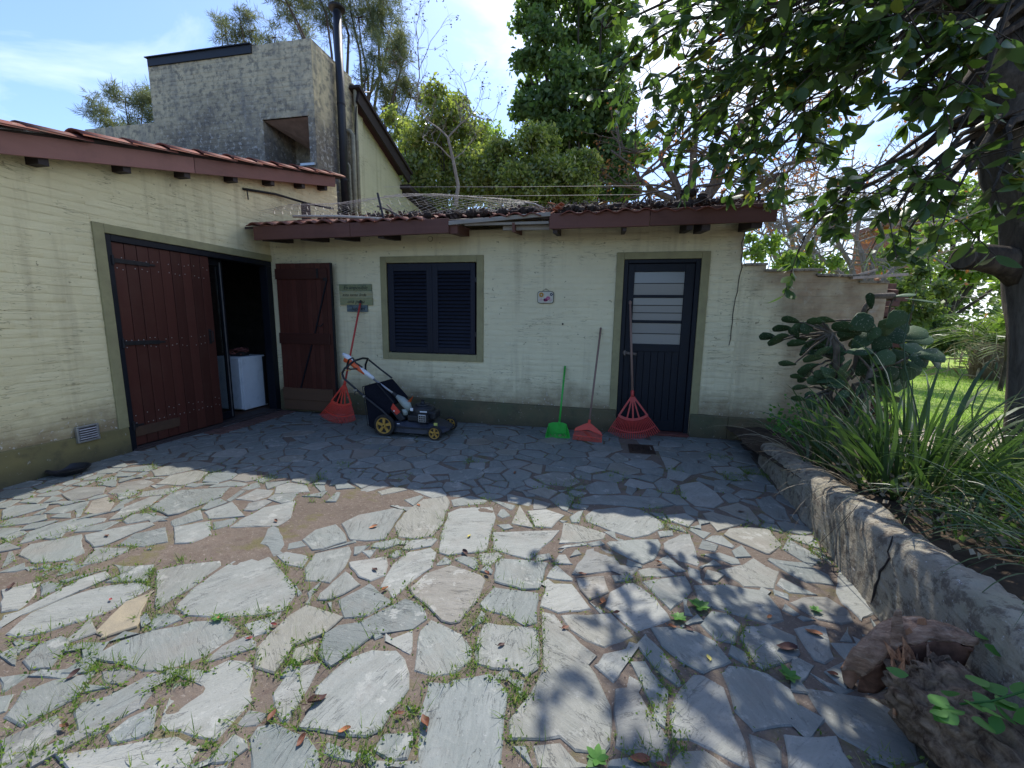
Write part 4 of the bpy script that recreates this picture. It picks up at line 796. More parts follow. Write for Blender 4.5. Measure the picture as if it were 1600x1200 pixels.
for k in range(17):
    y = 0.35 + k * 0.385
    for c in range(3):
        lift = 0.215 + rnd.uniform(-.006, .006)
        link('tile', vt, house, Vector((-4.62 - c * 0.235 + rnd.uniform(-.012, .012), y + rnd.uniform(-.02, .02), zverge(y) + lift)) - hl, (slope - 0.055 + rnd.uniform(-.015, .015), 0, rnd.uniform(-.03, .03)))
MB().beam((-4.47, 2.3, zverge(2.3) + .175), (-4.47, 3.0, zverge(3.0) + .20), 0.02, 0.012).build('metal_strip', M['alu'], house)
# vent grille in the left wall
vg = MB(); yv0, yv1, zv0, zv1 = 2.81, 2.985, 0.225, 0.375
for a, b in (((yv0, zv0), (yv1, zv0 + .016)), ((yv0, zv1 - .016), (yv1, zv1)), ((yv0, zv0 + .016), (yv0 + .018, zv1 - .016)), ((yv1 - .018, zv0 + .016), (yv1, zv1 - .016))):
    vg.bb((XL + 0.02, a[0], a[1]), (XL + 0.048, b[0], b[1]))
vgo = vg.build('vent_grille', M['alu'], house, bevel=0.003)
MB().bb((XL + 0.012, yv0 + .018, zv0 + .016), (XL + 0.036, yv1 - .018, zv1 - .016)).build('backing', M['clutter'], vgo)
for k in range(5): MB().box((XL + 0.043, (yv0 + yv1) / 2, zv0 + 0.032 + k * 0.0215), (0.014, yv1 - yv0 - .04, 0.006), ry=0.7).build('slat', M['alu'], vgo)
# closed red leaf (faces the camera side, +X)
leafA = MB().bb((XL - 0.055, 3.33, 0.055), (XL - 0.038, 4.36, 2.07)).build('door', M['red_ledge'], house, label='closed red boarded door leaf with strap hinges')
nb = 9; yy0, yy1 = 3.325, 4.365
for k in range(nb):
    a = yy0 + (yy1 - yy0) * k / nb; b = yy0 + (yy1 - yy0) * (k + 1) / nb
    MB().bb((XL - 0.038, a + .0025, 0.045), (XL - 0.016 + rnd.uniform(-.0015, .0015), b - .0025, 2.072)).build('board', M['red_board'], leafA, bevel=0.0035)
nl = MB()
for z in (1.93, 1.83, 1.13, 1.05, 0.37, 0.28):
    for k in range(nb):
        for dx in (0.28, 0.72):
            if rnd.random() < 0.78: nl.lathe((XL - 0.017, yy0 + (k + dx) * (yy1 - yy0) / nb, z + rnd.uniform(-.015, .015)), [(0.0055, 0), (0.005, 0.003), (0.002, 0.0045)], 6, 'X')
nl.build('nail', M['nail'], leafA, kind='stuff')
MB().bb((XL - 0.015, 3.33, 0.14), (XL - 0.004, 3.80, 0.24)).build('foot_board', M['weathered_foot'], leafA, bevel=0.003)
for z, l in ((1.90, 0.36), (1.10, 0.38), (0.26, 0.06)):
    h_ = MB(); h_.beam((XL - 0.008, 3.30, z), (XL - 0.008, 3.30 + l, z - 0.005), 0.012, 0.042).beam((XL - 0.008, 3.30 + l, z - 0.005), (XL - 0.010, 3.36 + l, z - 0.005), 0.008, 0.02); h_.lathe((XL + 0.008, 3.312, z - .045), [(0.012, 0), (0.012, 0.09)], 8)
    h_.build('strap_hinge', M['iron'], leafA, bevel=0.002)
hd = MB(); hd.tube([(XL - .01, 4.29, 1.20), (XL + .03, 4.29, 1.19), (XL + .03, 4.29, 1.07), (XL - .01, 4.29, 1.06)], 0.007, 6).bb((XL - .015, 4.275, 1.04), (XL - .008, 4.305, 1.22)); hd.build('handle', M['iron'], leafA)
# glazed sliding doors inside, dark frames
gf = MB(); xg = XL - 0.13
def gframe(y0, y1, x, t=0.05):
    g = MB(); g.bb((x - .04, y0, 0.04), (x, y0 + t, 2.07)); g.bb((x - .04, y1 - t, 0.04), (x, y1, 2.07)); g.bb((x - .04, y0 + t, 0.04), (x, y1 - t, 0.04 + .09)); g.bb((x - .04, y0 + t, 2.0), (x, y1 - t, 2.07))
    o = g.build('glazed_door', M['near_black'], house, bevel=0.003)
    MB().bb((x - .023, y0 + t - .004, 0.126), (x - .018, y1 - t + .004, 2.004)).build('pane', M['glass'], o)
    return o
g1 = gframe(3.36, 4.66, XL - 0.135); 
MB().bb((XL - 0.128, 4.612, 0.06), (XL - 0.120, 4.622, 2.04)).build('edge_strip', M['alu'], g1)
# room behind the doorway
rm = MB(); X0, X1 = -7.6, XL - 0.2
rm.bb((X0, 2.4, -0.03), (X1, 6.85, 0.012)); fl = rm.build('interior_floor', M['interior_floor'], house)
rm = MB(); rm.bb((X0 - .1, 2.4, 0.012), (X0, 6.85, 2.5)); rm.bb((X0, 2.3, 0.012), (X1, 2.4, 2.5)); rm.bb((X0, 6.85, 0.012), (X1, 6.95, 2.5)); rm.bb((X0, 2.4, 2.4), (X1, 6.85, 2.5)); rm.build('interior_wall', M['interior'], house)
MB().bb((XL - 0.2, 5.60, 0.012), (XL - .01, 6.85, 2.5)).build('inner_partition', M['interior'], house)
for k in range(8): MB().box((-6.9, 5.9, 1.72 + k * .075), (1.3, 0.02, 0.066), rx=0.12).build('blind_slat', M['blue_dark'], house)
# ------------------------------------------------------------------ things in the doorway
fz = Vector((-5.12, 5.08, 0.012))
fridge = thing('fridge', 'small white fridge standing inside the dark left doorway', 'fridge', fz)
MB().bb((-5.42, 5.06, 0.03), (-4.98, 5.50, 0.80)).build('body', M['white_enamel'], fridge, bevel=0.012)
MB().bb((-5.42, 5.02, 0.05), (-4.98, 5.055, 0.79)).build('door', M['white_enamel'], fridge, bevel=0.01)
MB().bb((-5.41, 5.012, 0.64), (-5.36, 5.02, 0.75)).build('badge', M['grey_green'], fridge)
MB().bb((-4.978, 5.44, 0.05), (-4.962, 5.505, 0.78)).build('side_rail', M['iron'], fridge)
for (a, b) in ((0.0, 0.0),):
    for sx in (-5.36, -5.04):
        for sy in (5.12, 5.44): MB().lathe((sx, sy, 0.012), [(0.015, 0), (0.015, 0.02)], 8).build('foot', M['black_plastic'], fridge)
bn = thing('bundle', 'tangle of reddish cable and cloth lying on the white fridge', 'bundle', (-5.2, 5.2, 0.80))
t_ = MB()
for k in range(9):
    cx, cy = -5.2 + rnd.uniform(-.1, .1), 5.22 + rnd.uniform(-.08, .08); r = rnd.uniform(.05, .13)
    t_.tube([(cx + r * math.cos(a * .7 + k), cy + r * .7 * math.sin(a * .7 + k), 0.815 + 0.05 * rnd.random() + .008 * k) for a in range(9)], 0.009, 6)
t_.build('cable', M['cable_pink'], bn, smooth=True)
MB().box((-5.18, 5.25, 0.83), (0.22, 0.16, 0.06), rz=0.3, taper=0.8).build('cloth', M['clutter'], bn, bevel=0.02)
sh = thing('shelf', 'dark cluttered shelf against the back of the room behind the glazed door', 'shelf', (-7.2, 5.0, 0.012))
for z in (0.4, 0.8, 1.2): MB().bb((-7.55, 3.6, z), (-7.1, 6.0, z + .03)).build('board', M['dark_wood'], sh)
for y in (3.6, 5.97): MB().bb((-7.55, y, 0.012), (-7.1, y + .03, 1.5)).build('upright', M['dark_wood'], sh)
cg = 0
for z in (0.43, 0.83, 1.23):
    for k in range(5):
        y = 3.75 + k * .45; o = MB().lathe((-7.3, y, z), [(0.09, 0), (0.11, .1), (0.10, .2), (0.05, .25)], 10).build('pot', M['clutter']); tag(o, 'dim dark pot on the shelf deep inside the left doorway', 'pot', 'pots on the dark shelf')
st_ = thing('chair', 'dark low chair just inside the glass behind the red door', 'chair', (-5.5, 4.35, 0.012))
MB().bb((-5.7, 4.15, 0.42), (-5.3, 4.55, 0.46)).build('seat', M['clutter'], st_, bevel=.01)
MB().bb((-5.7, 4.52, 0.46), (-5.3, 4.55, 0.86)).build('backrest', M['clutter'], st_, bevel=.01)
for a in (-5.68, -5.34):
    for b in (4.17, 4.51): MB().bb((a, b, 0.012), (a + .03, b + .03, 0.42)).build('leg', M['clutter'], st_)

# ------------------------------------------------------------------ outbuilding (back)
ob = thing('outbuilding', 'low cream painted brick outbuilding with tiled roof, shuttered window and dark door', 'outbuilding', (-1.5, YB, 0))
WN = (-2.84, -1.585, 0.91, 2.10); DR = (0.235, 1.095, -0.1, 2.105); XR = 1.525
w = MB(); core(w, 'X', YB, 0.2, XL, XR, 0.0, 2.49, [WN, DR]); w.bb((XR - .2, YB + .2, 0), (XR, 7.8, 2.5)); w.bb((XL, 7.6, 0), (XR - .2, 7.8, 3.1))
wb = w.build('wall', M['wall_back'], ob)
brickwork(wb, M['wall_back'], 'X', YB, XL + .004, XR, 0.285, 2.50, [(WN[0] - .09, WN[1] + .09, WN[2] - .09, WN[3] + .085), (DR[0] - .09, DR[1] + .095, -1, DR[3] + .085)])
for a, b in ((XL + .03, DR[0] - .004), (DR[1] + .004, XR + .0)):
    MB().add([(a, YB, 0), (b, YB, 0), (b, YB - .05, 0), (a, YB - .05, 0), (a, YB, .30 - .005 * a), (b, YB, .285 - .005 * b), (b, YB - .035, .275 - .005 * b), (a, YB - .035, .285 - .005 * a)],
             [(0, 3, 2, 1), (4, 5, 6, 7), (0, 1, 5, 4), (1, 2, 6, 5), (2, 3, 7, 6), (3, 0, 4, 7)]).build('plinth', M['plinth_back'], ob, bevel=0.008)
# dark crack at the join with the ruined wall
ck = MB(); pts = []; 
for k in range(16): z = 2.44 - k * 0.088; pts.append((1.515 + 0.03 * mnoise.noise(Vector((k * .7, 0, 0))) - (0.0 if z > 1.9 else (1.9 - z) * 0.10 if z > 1.5 else 0.04), YB - 0.0085, z))
ck.tube(pts, 0.004, 4); ck.build('crack', M['clutter'], ob)
MB().lathe((-2.21, YB - .014, 2.395), [(0.034, 0), (0.034, 0.012)], 18, 'Y').build('round_cap', M['olive_trim'], ob)
MB().lathe((-2.21, YB - .016, 2.395), [(0.028, 0), (0.028, 0.012)], 18, 'Y').build('round_cap_face', M['wall_back'], ob)
# window
win = MB(); t_ = 0.088
a, b, c, d = WN
win.bb((a - t_, YB - .022, c - t_), (a, YB + .02, d + t_ - .005)); win.bb((b, YB - .022, c - t_), (b + t_, YB + .02, d + t_ - .005)); win.bb((a, YB - .022, d), (b, YB + .02, d + t_ - .005)); win.bb((a, YB - .022, c - t_), (b, YB + .02, c))
wo = win.build('window', M['olive_trim'], ob, bevel=0.005)
MB().bb((a, YB + .06, c), (b, YB + .075, d)).build('backing', M['near_black'], wo)
mid = (a + b) / 2 + 0.0
for (s0, s1) in ((a + .006, mid - .004), (mid + .002, b - .028)):
    s = MB(); ys0, ys1 = YB + .0, YB + .035; st = 0.088
    s.bb((s0, ys0, c + .012), (s0 + st, ys1, d - .008)); s.bb((s1 - st * .72, ys0, c + .012), (s1, ys1, d - .008)); s.bb((s0 + st, ys0, d - .105), (s1 - st * .72, ys1, d - .008)); s.bb((s0 + st, ys0, c + .012), (s1 - st * .72, ys1, c + .085))
    s.build('shutter_frame', M['blue_shutter'], wo, bevel=0.004)
    nS = 21; z0, z1 = c + .085, d - .105
    for k in range(nS):
        z = z0 + (k + .5) * (z1 - z0) / nS
        MB().box(((s0 + st + s1 - st * .72) / 2, YB + .018, z), (s1 - s0 - st * 1.72 + .004, 0.040, 0.009), rx=0.98 + rnd.uniform(-.05, .05)).build('slat', M['blue_shutter'], wo)
for z in (1.15, 1.85):
    MB().bb((b - .03, YB - .012, z), (b - .002, YB + .004, z + .06)).build('hinge', M['iron'], wo)
MB().bb((mid - .016, YB - .010, c + .014), (mid + .014, YB + .0, d - .01)).build('centre_strip', M['blue_shutter'], wo, bevel=.003)
# door
a, b, _, d = DR
df = MB(); df.bb((a - .088, YB - .022, 0.285), (a, YB + .02, d + .08)); df.bb((b, YB - .022, 0.285), (b + .092, YB + .02, d + .08)); df.bb((a, YB - .022, d), (b, YB + .02, d + .08)); df.build('door_surround', M['olive_trim'], ob, bevel=.005)
df = MB(); df.bb((a, YB - .0, 0.0), (a + .052, YB + .09, d)); df.bb((b - .052, YB - .0, 0.0), (b, YB + .09, d)); df.bb((a + .052, YB - .0, d - .045), (b - .052, YB + .09, d)); df.build('door_frame', M['blue_dark'], ob, bevel=.006)
MB().bb((a - .0, YB - .09, -0.01), (b + .0, YB + .2, 0.032)).build('door_sill', M['sill_red'], ob, bevel=.006)
a2, b2 = a + .055, b - .055; yd = YB + .03
dp = MB(); sw = 0.075
dp.bb((a2, yd, 0.04), (a2 + sw, yd + .04, d - .048)); dp.bb((b2 - sw - .03, yd, 0.04), (b2, yd + .04, d - .048)); dp.bb((a2 + sw, yd, d - .14), (b2 - sw - .03, yd + .04, d - .048)); dp.bb((a2 + sw, yd, 1.02), (b2 - sw - .03, yd + .04, 1.11)); dp.bb((a2 + sw, yd, 0.04), (b2 - sw - .03, yd + .04, 0.17))
gx0, gx1 = a2 + sw, b2 - sw - .03; gz0, gz1 = 1.11, d - .14
H_ = gz1 - gz0; bars = [gz0 + H_ * 0.315, gz0 + H_ * 0.665]
for z in bars: dp.bb((gx0, yd + .004, z - .017), (gx1, yd + .036, z + .017))
do = dp.build('door', M['blue_dark'], ob, bevel=.004)
z_edges = [(gz0, bars[0] - .017, 2), (bars[0] + .017, bars[1] - .017, 3), (bars[1] + .017, gz1, 2)]
for z0, z1, n in z_edges:
    for k in range(n):
        p0, p1 = z0 + (z1 - z0) * k / n, z0 + (z1 - z0) * (k + 1) / n
        MB().box(((gx0 + gx1) / 2, yd + .022, (p0 + p1) / 2), (gx1 - gx0 - .004, 0.005, p1 - p0 - .002), rx=rnd.uniform(-.03, .05)).build('pane', M['frost'], do)
        if k: MB().bb((gx0, yd + .012, p0 - .004), (gx1, yd + .02, p0 + .004)).build('glazing_bar', M['near_black'], do)
MB().bb((a2, yd + .06, .03), (b2, yd + .07, gz0 - .002)).build('backing', M['near_black'], do)  # unseen panel added to block light leaking between the door boards
MB().bb((gx0, yd + .05, gz0), (gx1, yd + .055, gz1)).build('curtain', M['interior'], do)
nb = 7
for k in range(nb):
    p0 = gx0 + (gx1 - gx0) * k / nb; p1 = gx0 + (gx1 - gx0) * (k + 1) / nb
    MB().bb((p0 + .002, yd + .012, 0.165), (p1 - .002, yd + .028, 1.03)).build('board', M['blue_dark'], do, bevel=.003)
hb = MB(); hb.beam((a + .04, YB - .01, 1.005), (a + .20, YB - .015, 0.985), 0.02, 0.03); hb.beam((a + .06, YB - .02, .97), (a + .06, YB - .02, 1.03), 0.02, 0.02); hb.build('latch', M['twig'], do)
# roof of the outbuilding
SL = 0.262; sl_a = math.atan(SL); EY = 4.87
def zr(y): return 2.515 + (y - EY) * SL
rf = MB(); y0, y1 = EY + .03, 7.75
rf.add([(XL + .03, y0, zr(y0) - .03), (1.64, y0, zr(y0) - .03), (1.64, y1, zr(y1) - .03), (XL + .03, y1, zr(y1) - .03), (XL + .03, y0, zr(y0)), (1.64, y0, zr(y0)), (1.64, y1, zr(y1)), (XL + .03, y1, zr(y1))],
       [(0, 3, 2, 1), (4, 5, 6, 7), (0, 1, 5, 4), (1, 2, 6, 5), (2, 3, 7, 6), (3, 0, 4, 7)])
rf.build('roof', M['dark_wood'], ob)
tl = wave_tile(0.42, 0.205, 0.011, 8, 0.034); obl = Vector(ob.location)
cols = int((1.62 + 4.50) / 0.2); cnt = 0
for r in range(8):
    for c in range(cols + 1):
        x = -4.50 + c * 0.2; y = EY - .045 + r * 0.36
        if 12.0 < (x + 4.5) / 0.2 < 19.2 and r == 0 and rnd.random() < 0.55: continue
        if cnt >= 297: continue
        cnt += 1
        link('tile', tl, ob, Vector((x + rnd.uniform(-.006, .006), y + rnd.uniform(-.02, .02), zr(y) + 0.018 + rnd.uniform(-.004, .006))) - obl, (sl_a - 0.03, 0, rnd.uniform(-.02, .02)))
def fbox(x0, x1, z0, z1, z0b, z1b, y=EY - .02, th=.035, name='fascia_board', mat='fascia_red'):
    MB().add([(x0, y, z0), (x1, y, z0b), (x1, y + th, z0b), (x0, y + th, z0), (x0, y, z1), (x1, y, z1b), (x1, y + th, z1b), (x0, y + th, z1)],
             [(0, 3, 2, 1), (4, 5, 6, 7), (0, 1, 5, 4), (1, 2, 6, 5), (2, 3, 7, 6), (3, 0, 4, 7)]).build(name, M[mat], ob, bevel=.004)
fbox(-4.42, -3.05, 2.345, 2.515, 2.352, 2.522); fbox(-3.045, -1.78, 2.352, 2.518, 2.365, 2.530)
fbox(-0.61, 0.45, 2.378, 2.540, 2.378, 2.545); fbox(0.455, 1.665, 2.380, 2.545, 2.388, 2.570)
# weathered planks where the fascia is missing
MB().beam((-1.78, EY - .01, 2.475), (-0.60, EY - .01, 2.535), 0.03, 0.045).build('plank', M['grey_plank'], ob, bevel=.003)
MB().beam((-1.60, EY + .03, 2.463), (-0.62, EY + .03, 2.455), 0.03, 0.03).build('plank', M['grey_plank'], ob, bevel=.003)
MB().beam((-1.16, EY + .10, 2.425), (-0.62, EY + .12, 2.42), 0.03, 0.05).build('plank', M['grey_plank'], ob, bevel=.003)
for x, wd, dz in ((-4.28, .10, 0), (-3.72, .10, 0), (-3.25, .08, 0), (-2.66, .08, 0), (-1.74, .11, .03), (-1.02, .03, .03), (-0.55, .05, 0.005), (0.20, .04, 0.005), (0.86, .06, .0), (1.02, .08, -.01), (1.50, .10, .0)):
    MB().beam((x, EY + .016, 2.385 + dz), (x, YB + .05, 2.44 + dz), wd, 0.10).build('rafter_end', M['dark_wood'] if dz < .02 else M['fascia_red'], ob)

# ------------------------------------------------------------------ ruined wall to the right
rw = thing('garden_wall', 'broken garden wall stained brown with a stepped crumbling top', 'garden wall', (2.2, YB, 0))
def rtop(x): return 2.02 if x < 1.78 else (1.955 if x < 2.30 else (1.89 if x < 2.74 else 1.825))
w = MB()
for a, b in ((XR + .002, 1.78), (1.78, 2.30), (2.30, 2.74), (2.74, 2.985)): w.bb((a, YB + .002, 0.0), (b, YB + .16, rtop((a + b) / 2)))
rwo = w.build('wall', M['wall_back'], rw)
brickwork(rwo, M['wall_back'], 'X', YB + .002, XR + .012, 2.985, 0.285, 2.02, [], lambda x: rtop(x) - 0.03, 200)
MB().bb((XR + .002, YB - .045, 0), (2.985, YB + .002, .275)).build('plinth', M['plinth_back'], rw, bevel=.01)
for x0, x1, z in ((1.53, 1.80, 2.025), (1.76, 2.34, 1.965), (2.27, 2.78, 1.90), (2.70, 2.99, 1.83)):
    n = max(1, int((x1 - x0) / .19))
    for k in range(n):
        MB().box((x0 + (k + .5) * (x1 - x0) / n, YB + .07 + rnd.uniform(-.02, .02), z + rnd.uniform(-.004, .012)), ((x1 - x0) / n * rnd.uniform(.8, 1.02), 0.22, 0.028), rz=rnd.uniform(-.15, .15), ry=rnd.uniform(-.06, .06)).build('coping_slab', M['planter'], rw, bevel=.006)
st2 = MB().beam((2.62, YB - .02, 1.875), (3.12, YB - .03, 1.91), 0.06, 0.028).build('plank', M['twig_pale']); tag(st2, 'short pale broken plank lying on the ruined wall end', 'plank')
st3 = MB().beam((2.66, YB + .02, 1.90), (2.86, YB + .0, 1.965), 0.03, 0.02).build('stick', M['twig_pale']); tag(st3, 'small pale stick propped on the plank on the ruined wall', 'stick')
rub = thing('rubble_pile', 'heap of dark broken bricks beside the end of the ruined wall', 'rubble', (3.1, YB + .1, 0.2))
for k in range(26):
    z = 0.25 + k * 0.062; MB().box((3.08 + rnd.uniform(-.07, .09), YB + .12 + rnd.uniform(-.05, .05), z), (rnd.uniform(.12, .2), .12, .06), rz=rnd.uniform(-.6, .6), rx=rnd.uniform(-.25, .25)).build('brick', M['old_brick'], rub, bevel=.005)

# ------------------------------------------------------------------ red leaf folded back against the outbuilding
rl = MB(); lx0, lx1 = -4.45, -3.60; ly = 5.225
rleaf = MB().bb((lx0, ly + .018, 0.06), (lx1, ly + .034, 2.085)).build('door', M['red_board'], house, label='open red door leaf folded flat against the cream wall')
nb = 11
for k in range(nb):
    p0 = lx0 + (lx1 - lx0) * k / nb; p1 = lx0 + (lx1 - lx0) * (k + 1) / nb
    MB().bb((p0 + .0022, ly, 0.05), (p1 - .0022, ly + .018 + rnd.uniform(-.001, .001), 2.10)).build('board', M['red_board'], rleaf, bevel=.003)
for z0, z1, mm in ((1.885, 2.025, 'red_ledge'), (1.00, 1.15, 'red_ledge'), (0.20, 0.37, 'weathered_foot')):
    MB().bb((lx0 - .0, ly - .022, z0), (lx1 - .045, ly, z1)).build('ledge', M[mm], rleaf, bevel=.004)
MB().bb((lx0, ly - .012, 0.055), (lx1, ly + .0, 0.198)).build('foot_board', M['weathered_foot'], rleaf, bevel=.004)
def brace(x0, z0, x1, z1): MB().beam((x0, ly - .009, z0), (x1, ly - .009, z1), 0.018, 0.012, up=(0, 1, 0)).build('brace', M['near_black'], rleaf)
brace(lx1 - .055, 1.875, lx1 - .28, 1.155); brace(lx1 - .34, .995, lx1 - .56, .375)
MB().bb((lx1 - .002, ly - .012, 0.06), (lx1 + .012, ly + .03, 2.10)).build('edge_strip', M['near_black'], rleaf)
k_ = MB(); k_.tube([(lx1 - .24, ly - .005, 1.30), (lx1 - .24, ly - .03, 1.27), (lx1 - .17, ly - .03, 1.25), (lx1 - .15, ly - .005, 1.29)], .007, 6); k_.build('handle', M['iron'], rleaf)
MB().bb((lx1 - .20, ly - .035, 1.90), (lx1 - .17, ly - .022, 2.02)).build('bolt', M['iron'], rleaf, bevel=.003)
MB().bb((lx1 - .10, ly - .028, 1.86), (lx1 - .04, ly - .022, 1.90)).build('clasp', M['iron'], rleaf)

# ------------------------------------------------------------------ tall house behind (tower block, gable, flue)
th_ = thing('tall_house', 'tall weathered grey brick block with black flue rising behind the left roof', 'house', (-5.5, 7.0, 0))
XT, YT, ZT = -4.97, 7.0, 5.98
w = MB(); core(w, 'X', YT, 0.25, -8.36, XT, 2.8, ZT, [(-6.0, -5.10, 3.4, 4.79)]); w.bb((XT - .25, YT + .25, 2.8), (XT, 8.2, ZT)); w.bb((-8.36, 8.0, 2.8), (XT - .25, 8.2, ZT)); w.bb((-8.36, YT + .25, 2.8), (-8.11, 8.0, ZT)); w.bb((-8.11, YT + .25, ZT - .2), (XT - .25, 8.0, ZT - .02))
w.bb((-6.1, YT + .8, 2.8), (-5.0 - .22, YT + .9, 5.0)); w.bb((-6.1, YT + .25, 2.8), (-6.0, YT + .8, 5.0))
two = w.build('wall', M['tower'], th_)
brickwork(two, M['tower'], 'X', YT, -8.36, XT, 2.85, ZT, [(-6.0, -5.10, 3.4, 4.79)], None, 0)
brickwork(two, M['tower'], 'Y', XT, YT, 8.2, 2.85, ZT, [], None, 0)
MB().bb((-6.02, YT - .012, 4.79), (-5.08, YT + .10, 4.86)).build('lintel', M['tower'], th_, bevel=.006)
MB().add([(-6.0, YT + .02, 4.785), (-5.10, YT + .02, 4.785), (-5.10, YT + .8, 4.785), (-6.0, YT + .8, 4.785), (-5.10, YT + .55, 4.40), (-5.22, YT + .78, 4.30)], [(0, 1, 2, 3), (0, 3, 5), (0, 5, 4), (0, 4, 1), (1, 4, 5, 2), (3, 2, 5)]).build('hood', M['concrete'], th_)
MB().bb((-8.33, YT - .03, 5.86), (-6.12, YT + .30, 5.99)).bb((-8.36, YT - .06, 5.99), (-6.11, YT + .3, 6.005)).build('dark_flashing', M['flue'], th_)
w = MB(); w.bb((-10.2, YT + .12, 2.8), (-8.37, YT + .35, 4.98)); w.build('parapet', M['tower'], th_)
def gz(y): return 5.52 - (y - 8.2) * 0.385 if y < 10.3 else 4.71 - (y - 10.3) * 0.10
w = MB(); core(w, 'Y', XT - .02, 0.2, 8.205, 10.3, 2.8, 9, [], gz); core(w, 'Y', XT - .02, 0.2, 10.3, 13.2, 2.8, 9, [], lambda y: 4.40 - (y - 10.3) * .1); gw = w.build('gable_wall', M['gable'], th_)
brickwork(gw, M['gable'], 'Y', XT - .02, 8.52, 13.2, 2.9, 6, [], lambda y: gz(y) - .02 if y < 10.3 else 4.35 - (y - 10.3) * .1, 0)
MB().bb((XT - .03, 8.22, 2.8), (XT + .035, 8.50, 5.38)).build('pilaster', M['gable'], th_, bevel=.01)
MB().beam((XT + .16, 8.12, 5.60), (XT + .16, 10.35, 4.77), 0.05, 0.24).build('bargeboard', M['dark_wood'], th_, bevel=.004)
MB().beam((XT + .02, 8.08, 5.76), (XT + .02, 10.40, 4.90), 0.42, 0.06).build('roof_edge', M['dark_wood'], th_)
MB().beam((XT + .02, 10.2, 4.55), (XT + .02, 13.3, 4.28), 0.42, 0.10).build('roof_edge', M['dark_wood'], th_)
w = MB(); w.add([(XT - .2, 8.2, 5.55), (XT - .2, 10.4, 4.75), (XT - 4, 10.4, 4.75), (XT - 4, 8.2, 5.55)], [(0, 1, 2, 3)]); w.build('roof', M['tile'], th_)
fu = thing('flue_pipe', 'black metal flue with cap against the tower side wall', 'flue', (XT + .13, 7.60, 3.3))
MB().lathe((XT + .13, 7.60, 3.3), [(0.072, 0), (0.072, 3.42)], 18).build('pipe', M['flue'], fu, smooth=True)
MB().lathe((XT + .13, 7.60, 6.72), [(0.06, 0), (0.06, 0.03), (0.14, 0.05), (0.15, 0.075), (0.05, 0.13)], 18).build('cap', M['flue'], fu)
for z in (3.9, 5.2): MB().lathe((XT + .13, 7.60, z), [(0.078, 0), (0.078, 0.03)], 18).build('clamp', M['iron'], fu)
for (yy, z1, r, lb) in ((7.98, 4.85, .045, 'thick pale pipe standing beside the black flue'), (7.86, 4.25, .022, 'shorter thin pale pipe between flue and thick pipe'), (7.74, 4.40, .014, 'thinnest pipe just right of the black flue'), (8.14, 5.75, .035, 'tallest pale pipe at the corner of the tower')):
    o = MB().tube([(XT + .06 + r, yy, 3.0), (XT + .06 + r, yy, z1), (XT + .02 + r, yy, z1 + .06), (XT - .02, yy, z1 + .07)], r, 10).build('pipe', M['pipe'], None, smooth=True); tag(o, lb, 'pipe')
o = MB().tube([(XT + .1, 8.05, 3.2), (XT + .1, 8.05, 4.6), (XT + .12, 8.12, 5.4), (XT + .1, 8.3, 5.75), (XT + .15, 8.6, 5.9)], .012, 6).build('cable', M['iron'], None, smooth=True); tag(o, 'dark cable running up the corner of the tower and gable', 'cable')
o = MB().bb((XT - .30, YT - .05, 3.98), (XT - .02, YT - .01, 4.02)).tube([(XT - .28, YT - .03, 4.0), (XT - .5, YT - .03, 3.92), (XT - .8, YT - .03, 3.80)], .006, 5).build('bracket', M['alu'], None); tag(o, 'little grey metal bracket with wire at the foot of the tower', 'bracket')

# ================================================================== GARDEN SETTING
lawn = sheet('lawn', M['lawn'], 1.45, 70, 5.56, 40, lambda x, y: 0.17 + 0.03 * nz(x, y, 0.3), 140, 90)
path = sheet('path', M['path'], 2.6, 9.0, -2.0, 6.3, lambda x, y: 0.185 + 0.02 * nz(x, y, 1.1) - (0.03 if y > 5.6 + .4 * nz(x, 0, .9) + 0.28 * (x - 3) else 0), 90, 110)
def ptop(y): return 0.22 + 0.083 * (4.45 - y)
bed = sheet('flower_bed', M['soil'], 1.5, 3.15, -1.2, 5.345, lambda x, y: max(ptop(y) - 0.06, .16) * min(1, (3.18 - x) * 4) + 0.03 * nz(x, y, 3) + 0.015 * nz(x, y, 11), 90, 200)
# planter wall: worn render, rounded top
V, F = [], []; ys = np.linspace(-1.2, 4.47, 420); prof_n = 0
for y in ys:
    xo = planter_x(y); h = ptop(y); row = []
    for (dx, fz) in ((-0.012, -0.02), (-0.004, 0.25), (0.0, 0.55), (0.004, 0.80), (0.022, 0.955), (0.055, 1.0), (0.12, 1.01), (0.175, 0.99), (0.20, 0.93), (0.205, 0.5), (0.205, -0.02)):
        w_ = 0.016 * mnoise.noise(Vector((xo + dx, y * 5, fz * 3))) + 0.009 * mnoise.noise(Vector((dx * 20, y * 17, fz * 9))) + 0.005 * mnoise.noise(Vector((dx * 30, y * 45 + fz * 12, fz * 14)))
        row.append((xo + dx + w_, y, h * fz + (w_ if fz > .9 else 0)))
    V += row; prof_n = len(row)
for j in range(len(ys) - 1):
    for i in range(prof_n - 1): a = j * prof_n + i; F.append((a, a + prof_n, a + prof_n + 1, a + 1))
e = (len(ys) - 1) * prof_n
pw = bpy.data.meshes.new('planter_wall'); pw.from_pydata(V, [], F + [tuple(e + i for i in range(prof_n))]); pw.materials.append(M['planter'])
for pl in pw.polygons: pl.use_smooth = True
pwo = link('planter_wall', pw); tag(pwo, 'low weathered rendered planter wall running along the right of the paving', 'planter wall')
ckp = [(1396, 838), (1393, 850), (1388, 862), (1391, 872), (1384, 884), (1376, 893), (1374, 905), (1369, 915), (1366, 930), (1362, 945)]
cpts = []
